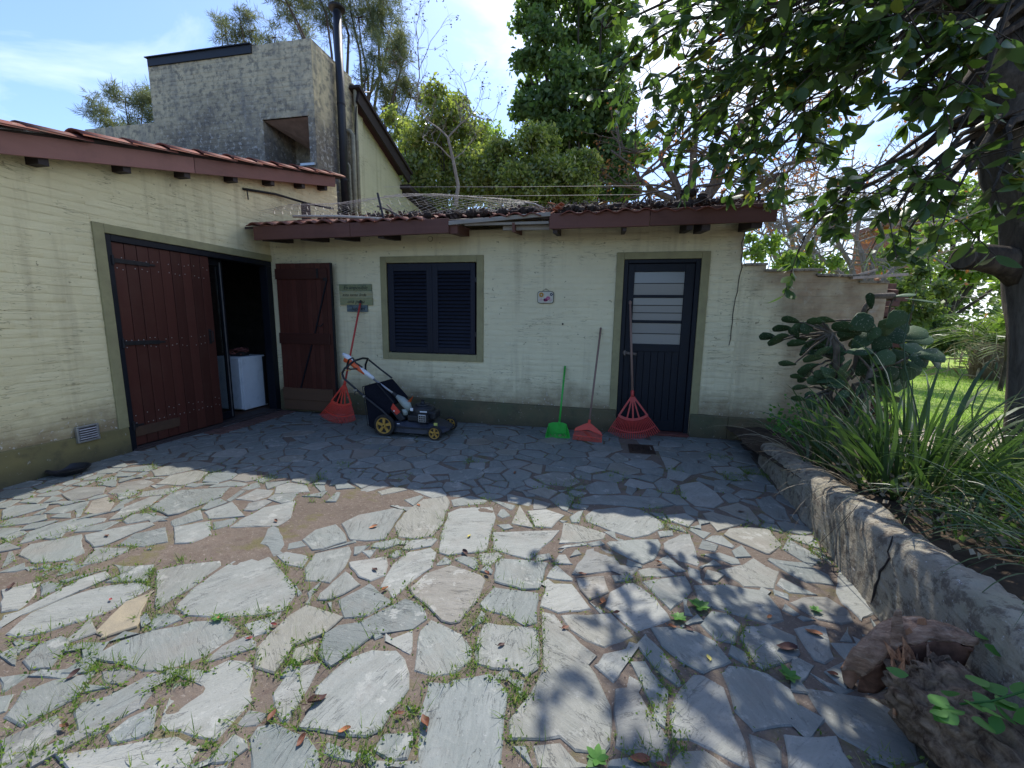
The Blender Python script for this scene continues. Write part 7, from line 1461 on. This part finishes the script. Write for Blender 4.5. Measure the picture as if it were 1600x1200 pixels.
# fan rakes
def fan_rake(label, base, top, hl_, mat, hmat, R_=.44, half=.50, tines=24, roll=0.0, hr=.011, group='red fan rakes leaning on the walls'):
    """base: middle of the tine tips on the ground; top: where the handle leans"""
    base = Vector(base); top = Vector(top); ax_ = (top - base).normalized(); o = thing('rake', label, 'rake', base, group=group)
    z = ax_; x = Vector((1, 0, 0)); x = (x - z * x.dot(z)).normalized(); y = z.cross(x); Rm = Matrix((x, y, z)).transposed() @ Matrix.Rotation(roll, 3, 'Y'); o.rotation_euler = Rm.to_euler()
    hz = R_; ang = lambda t: (t * 2 - 1) * half
    def P(r, a, dy=0): return (r * math.sin(a), dy, hz - r * math.cos(a))
    m_ = MB()
    for k in range(tines):
        a = ang(k / (tines - 1)); r0 = .225 if R_ > .4 else .2; wob = rnd.uniform(-.003, .003)
        m_.tube([P(.29, a * .98), P(.40, a, -.004), P(R_ - .015, a, -.012 + wob), P(R_, a, -.030 + wob)], [.0058, .0056, .0052, .0042], 4)
    m_.build('tines', M[mat], o, local=True)
    m_ = MB()
    for rr, wd in ((.29, .030), (.44, .013)):
        for k in range(16):
            a, b = ang(k / 16), ang((k + 1) / 16); m_.beam(P(rr, a, -.004 if rr > .3 else 0), P(rr, b, -.004 if rr > .3 else 0), .010 if rr > .3 else .016, wd, up=(0, 0, 1))
    m_.build('cross_band', M[mat], o, local=True)
    m_ = MB()
    for a, wd in ((-half, .016), (-half * .42, .013), (0, .014), (half * .42, .013), (half, .016)): m_.beam(P(.015, a), P(.295, a), wd * 1.3, .012, up=(0, 1, 0))
    m_.build('spoke', M[mat], o, local=True)
    MB().add([P(-.0, -.3, -.008), P(.075, -half, -.008), P(.085, 0, -.008), P(.075, half, -.008), P(-.0, -.3, .008), P(.075, -half, .008), P(.085, 0, .008), P(.075, half, .008)], [(0, 1, 2, 3), (7, 6, 5, 4), (0, 4, 5, 1), (1, 5, 6, 2), (2, 6, 7, 3), (3, 7, 4, 0)]).build('neck', M[mat], o, local=True)
    MB().lathe((0, 0, hz - .02), [(.015, 0), (.019, .03), (.019, .07), (.015, .08)], 12).build('socket', M[mat], o, local=True, smooth=True)
    MB().tube([(0, 0, hz + .05), (0, 0, hz + .05 + hl_)], [hr, hr * .95], 10).build('handle', M[hmat], o, local=True, smooth=True)
    MB().lathe((0, 0, hz + .05 + hl_ - .03), [(hr * 1.15, 0), (hr * 1.15, .03), (hr * .5, .045)], 10).build('end_cap', M['black_plastic'] if hmat != 'handle_wood' else M['handle_wood'], o, local=True)
    return o
b1 = G(527, 661, 0); t1 = AY(548, 470, YB - .05); Lr = (Vector(tuple(t1)) - Vector((b1[0], b1[1], .0))).length
fan_rake('bright red fan rake leaning on the wall behind the lawn mower handle', (b1[0], b1[1], .0), tuple(t1), Lr - .58, 'red_plastic', 'red_plastic_dull', .53, .52, 26, 0.09, .013)
b2 = G(990, 686, 0); t2 = AY(978, 472, YB - .03); Lr = (Vector(tuple(t2)) - Vector((b2[0], b2[1], .0))).length
fan_rake('faded red fan rake with wooden handle leaning in the dark doorway', (b2[0], b2[1], .0), tuple(t2), Lr - .57, 'red_plastic_dull', 'handle_wood', .52, .60, 26, 0.03, .014)
# small leaf rake (broom shaped)
b3 = Vector((G(917, 690, 0)[0], G(917, 690, 0)[1], 0.0)); t3 = Vector(tuple(AY(928, 512, YB - .02))); o = thing('rake', 'coral red plastic garden rake with short straight tines and wooden handle', 'rake', b3); z = (t3 - b3).normalized(); x = Vector((1, -.12, 0)); x = (x - z * x.dot(z)).normalized(); y = z.cross(x); o.rotation_euler = (Matrix((x, y, z)).transposed() @ Matrix.Rotation(.06, 3, 'Y')).to_euler(); L3 = (t3 - b3).length
hd = [(-.165, .11), (-.145, .145), (-.06, .195), (-.02, .215), (.02, .215), (.06, .19), (.15, .125), (.17, .085), (.15, .095), (0, .135), (-.15, .105)]
MB().prism(hd, lambda a, b: (a, -.014, b), lambda a, b: (a, .014, b)).build('head', M['coral_plastic'], o, local=True, bevel=.004)
m_ = MB()
for k in range(26):
    t = k / 25; x_ = -.155 + .315 * t; zt_ = .12 if 3 < k < 23 else .10; m_.tube([(x_, -.002, zt_), (x_ * 1.02, -.012, .05), (x_ * 1.04, -.025, .002)], .0036, 4)
m_.build('tines', M['coral_plastic'], o, local=True)
MB().beam((-.165, -.010, .055), (.165, -.010, .055), .006, .008).build('cross_band', M['coral_plastic'], o, local=True)
MB().lathe((0, 0, .20), [(.014, 0), (.017, .02), (.016, .055)], 12).build('socket', M['coral_plastic'], o, local=True, smooth=True)
MB().tube([(0, 0, .24), (0, 0, L3 * .5), (0, 0, L3)], [.011, .012, .012], 10).build('handle', M['handle_wood'], o, local=True, smooth=True)
# dustpan
b4 = Vector((G(871, 682, 0)[0], G(871, 682, 0)[1], 0)); o = thing('dustpan', 'bright green long handled dustpan standing by the wall', 'dustpan', b4, (0, 0, .12)); V = []
w1, w2, dp_ = .145, .115, .20
P = [(-w1, -dp_ * .5, .004), (w1, -dp_ * .5, .004), (w2, dp_ * .5, .012), (-w2, dp_ * .5, .012)]
MB().add([(x, y, z) for x, y, z in P] + [(x, y, z + .006) for x, y, z in P], [(0, 3, 2, 1), (4, 5, 6, 7), (0, 1, 5, 4), (1, 2, 6, 5), (2, 3, 7, 6), (3, 0, 4, 7)]).build('tray', M['green_plastic'], o, local=True, bevel=.002)
sd_ = MB()
for sg_ in (-1, 1):
    q = [(sg_ * w1, -dp_ * .5, .008), (sg_ * w2, dp_ * .5, .014), (sg_ * (w2 - .005), dp_ * .5, .13), (sg_ * (w1 - .002), -dp_ * .35, .045)]
    sd_.add(q + [(x - sg_ * .006, y, z) for x, y, z in q], [(0, 1, 2, 3), (7, 6, 5, 4), (0, 4, 5, 1), (1, 5, 6, 2), (2, 6, 7, 3), (3, 7, 4, 0)])
sd_.build('side_wall', M['green_plastic'], o, local=True, bevel=.002)
arc = [(-w2, .014), (w2, .014), (w2 - .005, .13), (w2 * .5, .148), (-w2 * .5, .148), (-w2 + .005, .13)]
MB().prism(arc, lambda a, b: (a, dp_ * .5, b), lambda a, b: (a, dp_ * .5 + .007, b)).build('back_wall', M['green_plastic'], o, local=True, bevel=.002)
hp = AY(883, 572, YB - .03); loc_ = Matrix.Rotation(-.12, 3, 'Z') @ (Vector(tuple(hp)) - b4)
MB().tube([(0.02, dp_ * .5 + .012, .12), tuple(Vector((0.02, dp_ * .5 + .012, .12)).lerp(loc_, .5)), tuple(loc_)], [.012, .012, .013], 10).build('handle', M['green_plastic'], o, local=True, smooth=True)
MB().lathe((0.02, dp_ * .5 + .008, .10), [(.016, 0), (.018, .04), (.014, .055)], 10).build('socket', M['green_plastic'], o, local=True)
P = nr.normal(size=(60, 3)) * (.05, .03, .004) + (0, -.01, .016); V, F = leaf_quads(P, .022, .5); link('swept_dirt', mesh_np('swept_dirt', V, F, M['lf_dry']), o, kind='stuff')
# dish by the left wall
dg_ = G(109, 741, 0); o = thing('dish', 'shallow black feeding dish on the paving by the left wall', 'dish', (dg_[0], dg_[1], .014))
MB().lathe((dg_[0], dg_[1], .014), [(.095, 0), (.135, .045), (.142, .046), (.140, .040), (.100, .008), (.0005, .007)], 28).build('bowl', M['black_plastic'], o, smooth=False)
# drain grate
o = thing('drain_cover', 'small rusty iron drain grate in the paving before the door', 'drain', (.49, 4.645, 0.0))
m_ = MB(); x0, x1, y0, y1 = .355, .625, 4.49, 4.80
for a, b in (((x0, y0), (x1, y0 + .03)), ((x0, y1 - .03), (x1, y1)), ((x0, y0 + .03), (x0 + .03, y1 - .03)), ((x1 - .03, y0 + .03), (x1, y1 - .03)), ((.475, y0 + .03), (.505, y1 - .03))): m_.bb((a[0], a[1], -.01), (b[0], b[1], .014))
m_.build('rim', M['drain'], o, bevel=.003)
for k in range(9): MB().box((.49, y0 + .05 + k * .026, .004), (.215, .010, .014)).build('bar', M['drain'], o)
MB().bb((x0 + .03, y0 + .03, -.012), (x1 - .03, y1 - .03, -.006)).build('pit', M['clutter'], o)

# ------------------------------------------------------------------ lawn mower
MX, MY = -2.43, 4.41
mw = thing('lawn_mower', 'black petrol lawn mower with mustard wheels and grass bag below the window', 'lawn mower', (MX, MY, .012))
def wheel(x, y, r, wd, n=5):
    o = MB().lathe((x, y - wd / 2, r), [(r * .70, 0), (r * .93, 0), (r, .010), (r, wd - .010), (r * .93, wd), (r * .70, wd)], 32, 'Y', ring=True).build('wheel', M['tyre'], mw, local=True)
    m_ = MB(); m_.lathe((x, y - wd / 2 - .004, r), [(r * .66, 0.002), (r * .74, 0), (r * .76, wd * .5), (r * .66, wd * .5)], 32, 'Y', ring=True); 
    for k in range(n):
        a = 2 * PI * k / n + .3; c = Vector((x, y - wd / 2 + .004, r)); d = Vector((math.cos(a), 0, math.sin(a))); s = Vector((-math.sin(a), 0, math.cos(a))); w1, w2 = r * .10, r * .15; q = [c + d * r * .12 - s * w1, c + d * r * .12 + s * w1, c + d * r * .70 + s * w2, c + d * r * .70 - s * w2]
        m_.add([tuple(p) for p in q] + [tuple(p + Vector((0, .012, 0))) for p in q], [(0, 1, 2, 3), (7, 6, 5, 4), (0, 4, 5, 1), (1, 5, 6, 2), (2, 6, 7, 3), (3, 7, 4, 0)])
    m_.lathe((x, y - wd / 2 - .008, r), [(r * .2, 0), (r * .22, .01), (r * .22, .03)], 14, 'Y')
    ro = MB(); ro.v, ro.f = m_.v, m_.f; off = Vector((0, 0, 0)); me = ro.mesh('rim', M['yellow_rim']); link('rim', me, o)
    me = MB().lathe((x, y - wd / 2 - .016, r), [(r * .07, 0), (r * .09, .012)], 6, 'Y').mesh('hub_nut', M['iron']); link('hub_nut', me, o)
    me = MB().lathe((x, y - wd / 2 + .020, r), [(r * .72, 0), (r * .72, .006)], 24, 'Y').mesh('wheel_disc', M['black_plastic']); link('wheel_disc', me, o)
wheel(0.0, 0.0, .128, .048); wheel(0.635, -.03, .084, .042); wheel(0.0, .50, .128, .048); wheel(0.655, .44, .084, .042)
# deck
dk = MB(); rings = [(-.06, .05, .40, .06, .10), (.06, .035, .44, .055, .165), (.25, .02, .46, .05, .175), (.45, .03, .45, .05, .165), (.60, .05, .43, .055, .145), (.70, .10, .38, .065, .115), (.74, .16, .32, .075, .10)]; V = []
for (x, ya, yb, zb, zt_) in rings:
    V += [(x, ya - .015, zb), (x, ya, (zb + zt_) / 2 + .01), (x, ya + .05, zt_), (x, yb - .05, zt_), (x, yb, (zb + zt_) / 2 + .01), (x, yb + .015, zb)]
F = [(i * 6 + j, i * 6 + j + 1, i * 6 + j + 7, i * 6 + j + 6) for i in range(6) for j in range(5)] + [(0, 1, 2, 3, 4, 5), tuple(36 + j for j in (5, 4, 3, 2, 1, 0))]
dk.add(V, F); do_ = dk.build('deck', M['navy_deck'], mw, local=True, smooth=False, bevel=.008)
MB().bb((.05, .012, .10), (.55, .022, .118)).beam((-.02, .02, .055), (.62, .03, .050), .012, .012).build('deck_trim', M['black_plastic'], mw, local=True, bevel=.002)
MB().tube([(.60, .02, .10), (.66, .0, .09)], .012, 8).tube([(.66, .02, .084), (.66, .43, .084)], .009, 8).build('front_axle', M['iron'], mw, local=True)
# engine
en = MB(); en.lathe((.385, .22, .165), [(.135, 0), (.14, .03), (.125, .05), (.145, .06), (.15, .12), (.145, .155), (.115, .178), (.05, .19)], 26); eo = en.build('engine', M['black_plastic'], mw, local=True, smooth=False, bevel=.003)
MB().bb((.40, .03, .175), (.52, .10, .27)).build('muffler_box', M['black_plastic'], mw, local=True, bevel=.012)
m_ = MB(); m_.bb((.412, .018, .185), (.505, .030, .275)); mo_ = m_.build('muffler_plate', M['alu'], mw, local=True, bevel=.006)
for k in range(3):
    for j in range(3): link('slot', MB().bb((.425 + k * .027, .014, .197 + j * .025), (.443 + k * .027, .019, .212 + j * .025)).mesh('slot', M['clutter']), mo_)
MB().lathe((.385, .22, .35), [(.09, 0), (.085, .012), (.03, .02), (.018, .045), (.022, .06), (.004, .065)], 16).build('fuel_cap', M['black_plastic'], mw, local=True)
MB().bb((.29, .075, .30), (.325, .08, .335)).build('badge', M['white_plastic'], mw, local=True); MB().bb((.415, .066, .292), (.50, .072, .306)).build('sticker', M['white_plastic'], mw, local=True); MB().bb((.60, .03, .150), (.64, .04, .185)).build('sticker', M['label_yellow'], mw, local=True); MB().bb((.155, .004, .15), (.185, .012, .158)).build('sticker', M['white_plastic'], mw, local=True)
MB().bb((.26, .05, .18), (.40, .14, .25)).bb((.48, .12, .20), (.58, .30, .29)).build('engine_shroud', M['black_plastic'], mw, local=True, bevel=.015)
# rear flap with red label, chute
fl_ = MB(); fl_.add([(-.02, .06, .36), (.16, .06, .16), (.16, .44, .16), (-.02, .44, .36), (.05, .06, .40), (.23, .06, .20), (.23, .44, .20), (.05, .44, .40)], [(0, 3, 2, 1), (4, 5, 6, 7), (0, 1, 5, 4), (1, 2, 6, 5), (2, 3, 7, 6), (3, 0, 4, 7)]); fl_.build('rear_flap', M['black_plastic'], mw, local=True, bevel=.01)
MB().add([(.015, .054, .365), (.125, .054, .245), (.175, .054, .285), (.065, .054, .405), (.015, .060, .365), (.125, .060, .245), (.175, .060, .285), (.065, .060, .405)], [(0, 1, 2, 3), (7, 6, 5, 4), (0, 4, 5, 1), (1, 5, 6, 2), (2, 6, 7, 3), (3, 7, 4, 0)]).build('red_label', M['label_red'], mw, local=True)
MB().bb((.09, .050, .285), (.105, .055, .30)).build('label_dot', M['white_plastic'], mw, local=True)
# grass bag
bag = MB(); B_ = [(-.29, .60), (-.11, .655), (.10, .43), (.04, .30), (-.03, .20), (-.12, .07), (-.24, .12), (-.26, .34)]
bag.prism(B_, lambda a, b: (a, .05, b - .04), lambda a, b: (a, .45, b - .04)); bag.build('grass_bag', M['black_cloth'], mw, local=True, bevel=.02)
MB().tube([(-.295, .045, .562), (-.112, .045, .618), (.10, .045, .39)], .006, 6).tube([(-.295, .045, .562), (-.265, .045, .30), (-.245, .045, .09)], .004, 6).build('bag_frame', M['iron'], mw, local=True)
# handle
for yy in (-.005, .50):
    hb = MB().tube([(.10, yy, .19), (-.02, yy, .30), (-.26, yy, .47), (-.50, yy, .66), (-.52, yy, .72)], .0125, 8); hb.build('handle_bar', M['black_plastic'], mw, local=True, smooth=True)
MB().tube([(-.52, -.005, .72), (-.50, .02, .775), (-.42, .10, .86), (-.40, .25, .88), (-.42, .40, .86), (-.50, .475, .775), (-.52, .50, .72)], .0125, 8).build('handle_grip', M['black_plastic'], mw, local=True, smooth=True)
MB().lathe((-.245, -.022, .46), [(.012, 0), (.012, .03)], 8, 'Y').lathe((-.34, .0, .53), [(.012, -.03), (.012, .0)], 8, 'Y').build('wing_nut', M['alu'], mw, local=True)
MB().tube([(-.33, .0, .53), (-.36, -.02, .50), (-.355, -.02, .47)], .006, 6).build('hook', M['black_plastic'], mw, local=True)
for yy in (.44,):
    MB().tube([(-.43, yy, .84), (-.28, yy, .73), (-.12, yy, .62)], .011, 6).build('upper_bar', M['black_plastic'], mw, local=True)
# string trimmer lying on the mower
tm = thing('string_trimmer', 'orange and white string trimmer lying along the lawn mower', 'trimmer', (MX, MY, 0.3))
def mp(px, py, dy): g = AY(px, py, MY + dy); return Vector(tuple(g))
A_ = mp(541, 562, .12); B2 = mp(562, 577, .12); C_ = mp(583, 592, .12); D_ = mp(616, 616, .12); E_ = mp(636, 630, .12)
MB().tube([mp(536, 553, .12), mp(543, 558, .12), mp(552, 566, .12)], [.018, .034, .034], 12).build('rear_grip', M['white_plastic'], tm, smooth=True)
MB().tube([mp(539, 562, .11), mp(548, 565, .11), mp(558, 574, .11), mp(570, 584, .11)], [.03, .036, .032, .016], 12).build('motor_cover', M['orange'], tm, smooth=True)
MB().tube([mp(556, 571, .12), mp(575, 585, .12), mp(584, 592, .12)], [.026, .026, .020], 12).build('upper_shaft', M['white_plastic'], tm, smooth=True)
MB().tube([C_, mp(600, 604, .12), D_], .0125, 10).build('shaft', M['alu'], tm, smooth=True)
MB().tube([mp(614, 614, .12), mp(621, 620, .12)], .022, 10).build('collar', M['black_plastic'], tm)
MB().tube([mp(620, 619, .12), mp(628, 625, .12), mp(636, 633, .12), mp(641, 640, .12)], [.022, .045, .052, .03], 14).build('head', M['grey_green'], tm, smooth=True)
MB().tube([mp(633, 639, .12), mp(634, 648, .12)], [.04, .03], 12).build('spool', M['grey_green'], tm, smooth=True)
MB().add([mp(636, 628, .10), mp(646, 618, .06), mp(640, 634, .20), mp(641, 625, .2)], [(0, 1, 3), (0, 2, 3), (1, 3, 2), (0, 1, 2)]).build('guard', M['orange'], tm)
MB().tube([mp(541, 575, .05), mp(545, 562, .03), mp(551, 559, .03), mp(556, 567, .03), mp(566, 574, .03)], .010, 8).tube([mp(541, 575, .05), mp(548, 577, .05), mp(558, 576, .06)], .009, 8).build('loop_grip', M['black_plastic'], tm, smooth=True)
MB().tube([mp(532, 592, .16), mp(532, 583, .16), mp(538, 579, .14), mp(548, 579, .12)], .004, 6).build('cord', M['cer_yellow'], tm, smooth=True)
MB().tube([mp(562, 571, .10), mp(570, 574, .10), mp(569, 578, .10)], .002, 4).build('wire_bail', M['alu'], tm)

# ================================================================== SMALL GROWTH AND LITTER ON THE PAVING
TU = {(0, 700): "385,130 560,78 780,110 545,240 480,185 640,170 750,215 20,290 40,360 60,430 190,450 330,430 400,395 500,380 250,315 810,300 430,490 560,480 530,540 250,520 700,540 680,425 820,640 930,650 600,600 600,640 350,660 100,730 150,715 280,780 330,760 360,830 440,810 500,830 690,850 650,890 400,900 310,920 110,1035 20,930 100,1150 340,1110 250,1150 620,1090 870,1030 860,1150 760,1170 950,800 540,250 520,500 300,480 160,500 680,840 720,850 560,520 470,510 640,900 170,1040 60,1160",
      (400, 700): "50,125 30,120 210,205 210,130 240,115 665,330 700,275 530,350 510,400 690,425 840,435 890,400 880,340 850,215 120,455 185,480 200,530 235,615 455,600 585,550 630,605 10,630 60,640 15,680 180,750 150,770 390,760 350,780 210,770 830,600 820,650 830,690 830,740 840,820 800,830 740,855 60,880 160,1000 150,1020 30,800 250,1120 300,1150 370,1120 420,1170 340,1170 590,1000 620,950 600,1040 530,1050 950,1000 320,70 540,110 810,55 880,410 480,385",
      (800, 700): "30,525 70,275 220,190 225,130 230,160 215,210 120,140 610,90 610,170 620,180 830,115 850,120 810,110 570,290 620,305 550,250 290,280 480,505 520,550 95,680 0,655 100,800 90,770 30,930 10,960 560,880 530,830 600,1000 590,1050 640,910 490,1130 540,1150 850,700 900,810 30,1150 950,110 900,90 780,40 370,110 100,440",
      (1150, 700): "350,370 350,430 360,390 170,330 170,350 110,110 60,100 570,1150 100,820 90,300"}
tuft = []
for (ox, oy), s in TU.items():
    for q in s.split(): a, b = map(float, q.split(',')); tuft.append(G(ox + a / 2.4, oy + b / 2.4))
jt = np.concatenate([np.array(resample(pl, .05)) for pl in stones + fills]); jt = jt[(jt[:, 1] > .5)]
P0, D0, LL, WW = [], [], [], []; MP = []
for t in tuft:
    dd = np.hypot(jt[:, 0] - t[0], jt[:, 1] - t[1]); idx = np.argsort(dd)[:14]; R0 = rnd.choice((.045, .06, .08)); n = rnd.randint(22, 75)
    for k in range(n):
        j = idx[rnd.randrange(len(idx))]; c = jt[j] if dd[j] < .14 and rnd.random() < .75 else t[:2]; x, y = c[0] + rnd.gauss(0, .013), c[1] + rnd.gauss(0, .013)
        P0.append((x, y, .0)); D0.append((rnd.gauss(0, .6), rnd.gauss(0, .6), 1)); LL.append(rnd.uniform(.018, .055) if rnd.random() < .85 else rnd.uniform(.05, .09)); WW.append(rnd.uniform(.0022, .0045))
    for k in range(rnd.randint(10, 50)):
        j = idx[rnd.randrange(len(idx))]; c = jt[j] if dd[j] < .22 else t[:2]; MP.append((c[0] + rnd.gauss(0, .014), c[1] + rnd.gauss(0, .014), .008 + rnd.random() * .012))
for k in range(5200):         # thin moss and seedlings along the joints
    c = jt[rnd.randrange(len(jt))]
    if c[1] > 2.9 and rnd.random() < .6: continue
    if nz(c[0], c[1], 1.5) < -.02: continue
    MP.append((c[0] + rnd.gauss(0, .008), c[1] + rnd.gauss(0, .008), .004 + rnd.random() * .006))
P0 = np.array(P0); D0 = np.array(D0); D0 /= np.linalg.norm(D0, axis=1)[:, None]
V, F = strips(P0, D0, np.array(LL), np.array(WW), np.full(len(P0), .9), 3); o = link('joint_grass', mesh_np('joint_grass', V, F, M['lf_grass'])); tag(o, 'short green grass tufts growing in the joints of the paving', 'grass', kind='stuff')
V, F = leaf_quads(np.array(MP), .013, .7, -.3); o = link('joint_moss', mesh_np('joint_moss', V, F, M['lf_grass'])); tag(o, 'low moss and seedlings lining the joints between flagstones', 'moss', kind='stuff')
# grit and crumbs in the joints
P = jt[nr.randint(0, len(jt), 6000)] + nr.normal(size=(6000, 2)) * .02; P = np.concatenate([P, .004 + .004 * nr.rand(6000, 1)], 1); V, F = leaf_quads(P, .007, .8, 0); o = link('grit', mesh_np('grit', V, F, M['mortar'])); tag(o, 'fine crumbs of mortar and grit strewn along the joints', 'grit', kind='stuff')
wl2 = leafmesh(.085, .05, 'leaf', M['lf_vine'], .06)
for ox, oy, x, y, s, n, lb in ((800, 700, 705, 600, 1.0, 11, 'larger green weed rosette on the shaded flagstones'), (800, 700, 625, 640, .75, 8, 'smaller weed rosette just left of the larger one'), (1150, 700, 200, 860, .8, 9, 'green weed rosette left of the split log'), (1150, 700, 300, 612, .6, 8, 'grey green weed by the planter foot'), (800, 700, 318, 1172, .8, 8, 'weed rosette at the bottom edge of the picture'), (0, 700, 820, 640, .6, 9, 'broad leaved weed on the left paving with an orange leaf in it')):
    g = G(ox + x / 2.4, oy + y / 2.4, .012); o = thing('weed', lb, 'weed', tuple(g))
    for k in range(n): link('leaf', wl2, o, (0, 0, .004), (0, -.25 - .3 * rnd.random(), 2 * PI * k / n + rnd.uniform(-.2, .2)), (s * .68 * rnd.uniform(.7, 1.05),) * 3)
# fallen leaves
FL = {(0, 700): "400,330,b 420,193,b 585,205,o 345,390,d 415,570,r 275,855,d 935,715,r 820,640,o 45,520,d 240,1045,b", (400, 700): "75,275,b 440,297,O 445,457,d 485,530,o 785,395,d 800,332,y 865,470,b 68,665,r 230,950,D 330,1062,o 170,1100,b 540,1000,b 635,1030,B 920,740,d 610,215,o 60,1005,b", (800, 700): "552,430,o 340,575,O 200,675,b 480,1170,B 600,672,o 665,680,d 738,788,y 560,1190,b 390,620,b 265,475,b 10,95,b 470,155,d", (1150, 700): "290,695,O 190,755,D 125,635,o 90,190,o 230,125,y 360,850,b 20,240,d"}
kinds = {'b': ('dead_brown', .05), 'o': ('dead_orange', .055), 'd': ('dead_dark', .06), 'r': ('dead_red', .045), 'y': ('dead_yellow', .06), 'D': ('dead_dark', .11), 'O': ('dead_orange', .075), 'B': ('dead_brown', .085)}
def dead_leaf(L_, mat, curl):
    V = []; F = []; n = 6
    for i in range(n + 1):
        t = i / n; w = math.sin(PI * min(1, t * .92 + .06)) ** .8 * .5 * (.9); z = curl * (t - .5) ** 2 * 1.8
        for s in (-1, -.5, 0, .5, 1): V.append((t * L_ - L_ / 2, s * w * L_ * .55, (z + curl * .9 * s * s * (.5 + .5 * math.sin(t * 5))) * L_ * .55 + .003))
    for i in range(n):
        for k in range(4): a = i * 5 + k; F.append((a, a + 1, a + 6, a + 5))
    V += [(-L_ * .5, 0, .004), (-L_ * .5, .002, .006), (-L_ * .78, .012, .010), (-L_ * .78, .010, .008)]; b = 35; F.append((b, b + 1, b + 2, b + 3)); return mesh_np('fallen_leaf', V, F, M[mat], smooth=True)
cnames = {'dead_brown': 'brown', 'dead_orange': 'orange brown', 'dead_dark': 'dark brown', 'dead_red': 'reddish', 'dead_yellow': 'yellow'}
zones = {(0, 700): 'on the left part of the paving', (400, 700): 'on the sunlit middle paving', (800, 700): 'on the dappled paving right of centre', (1150, 700): 'on the shaded paving by the planter'}
uniq = {((400, 700), 'D'): 'largest dark curled dead leaf casting a shadow on the sunlit paving', ((400, 700), 'B'): 'rust red curled leaf on the pale square flagstone at the bottom', ((400, 700), 'O'): 'bright orange brown curled leaf on a flagstone just beyond the shadow edge', ((800, 700), 'O'): 'folded orange leaf standing on edge on a pale flagstone', ((800, 700), 'y'): 'crumpled pale yellow leaf on a dappled flagstone', ((400, 700), 'y'): 'small bright yellow leaf on a square sunlit flagstone', ((1150, 700), 'O'): 'orange crumpled leaf just left of the split log', ((1150, 700), 'D'): 'dark curled leaf left of the split log', ((800, 700), 'B'): 'brown leaf at the very bottom edge of the picture'}
for (ox, oy), s in FL.items():
    for q in s.split():
        a, b, k = q.split(','); g = G(ox + float(a) / 2.4, oy + float(b) / 2.4, .014); mt, L_ = kinds[k]
        o = link('fallen_leaf', dead_leaf(L_ * rnd.uniform(.55, .95), mt, rnd.uniform(.15, .55)), None, tuple(g), (rnd.uniform(-.15, .15), rnd.uniform(-.15, .15), rnd.uniform(0, 6.28)))
        if ((ox, oy), k) in uniq: tag(o, uniq[((ox, oy), k)], 'fallen leaf')
        else: tag(o, 'small %s dead leaf %s' % (cnames[mt], zones[(ox, oy)]), 'fallen leaf', 'small %s dead leaves %s' % (cnames[mt], zones[(ox, oy)]))
# lawn blades near the bed
n = 26000; x = 3.0 + 9 * nr.rand(n) ** 1.3; y = 5.7 + 9 * nr.rand(n) ** 1.4; P = np.stack([x, y, np.full(n, .18)], 1); D = nr.normal(size=(n, 3)) * .5; D[:, 2] = 1; D /= np.linalg.norm(D, axis=1)[:, None]
V, F = strips(P, D, .05 + .05 * nr.rand(n), np.full(n, .009), np.full(n, .6), 2); o = link('lawn_grass', mesh_np('lawn_grass', V, F, M['lf_lawn'])); tag(o, 'sunlit mown grass blades of the lawn behind the raised bed', 'grass', kind='stuff')
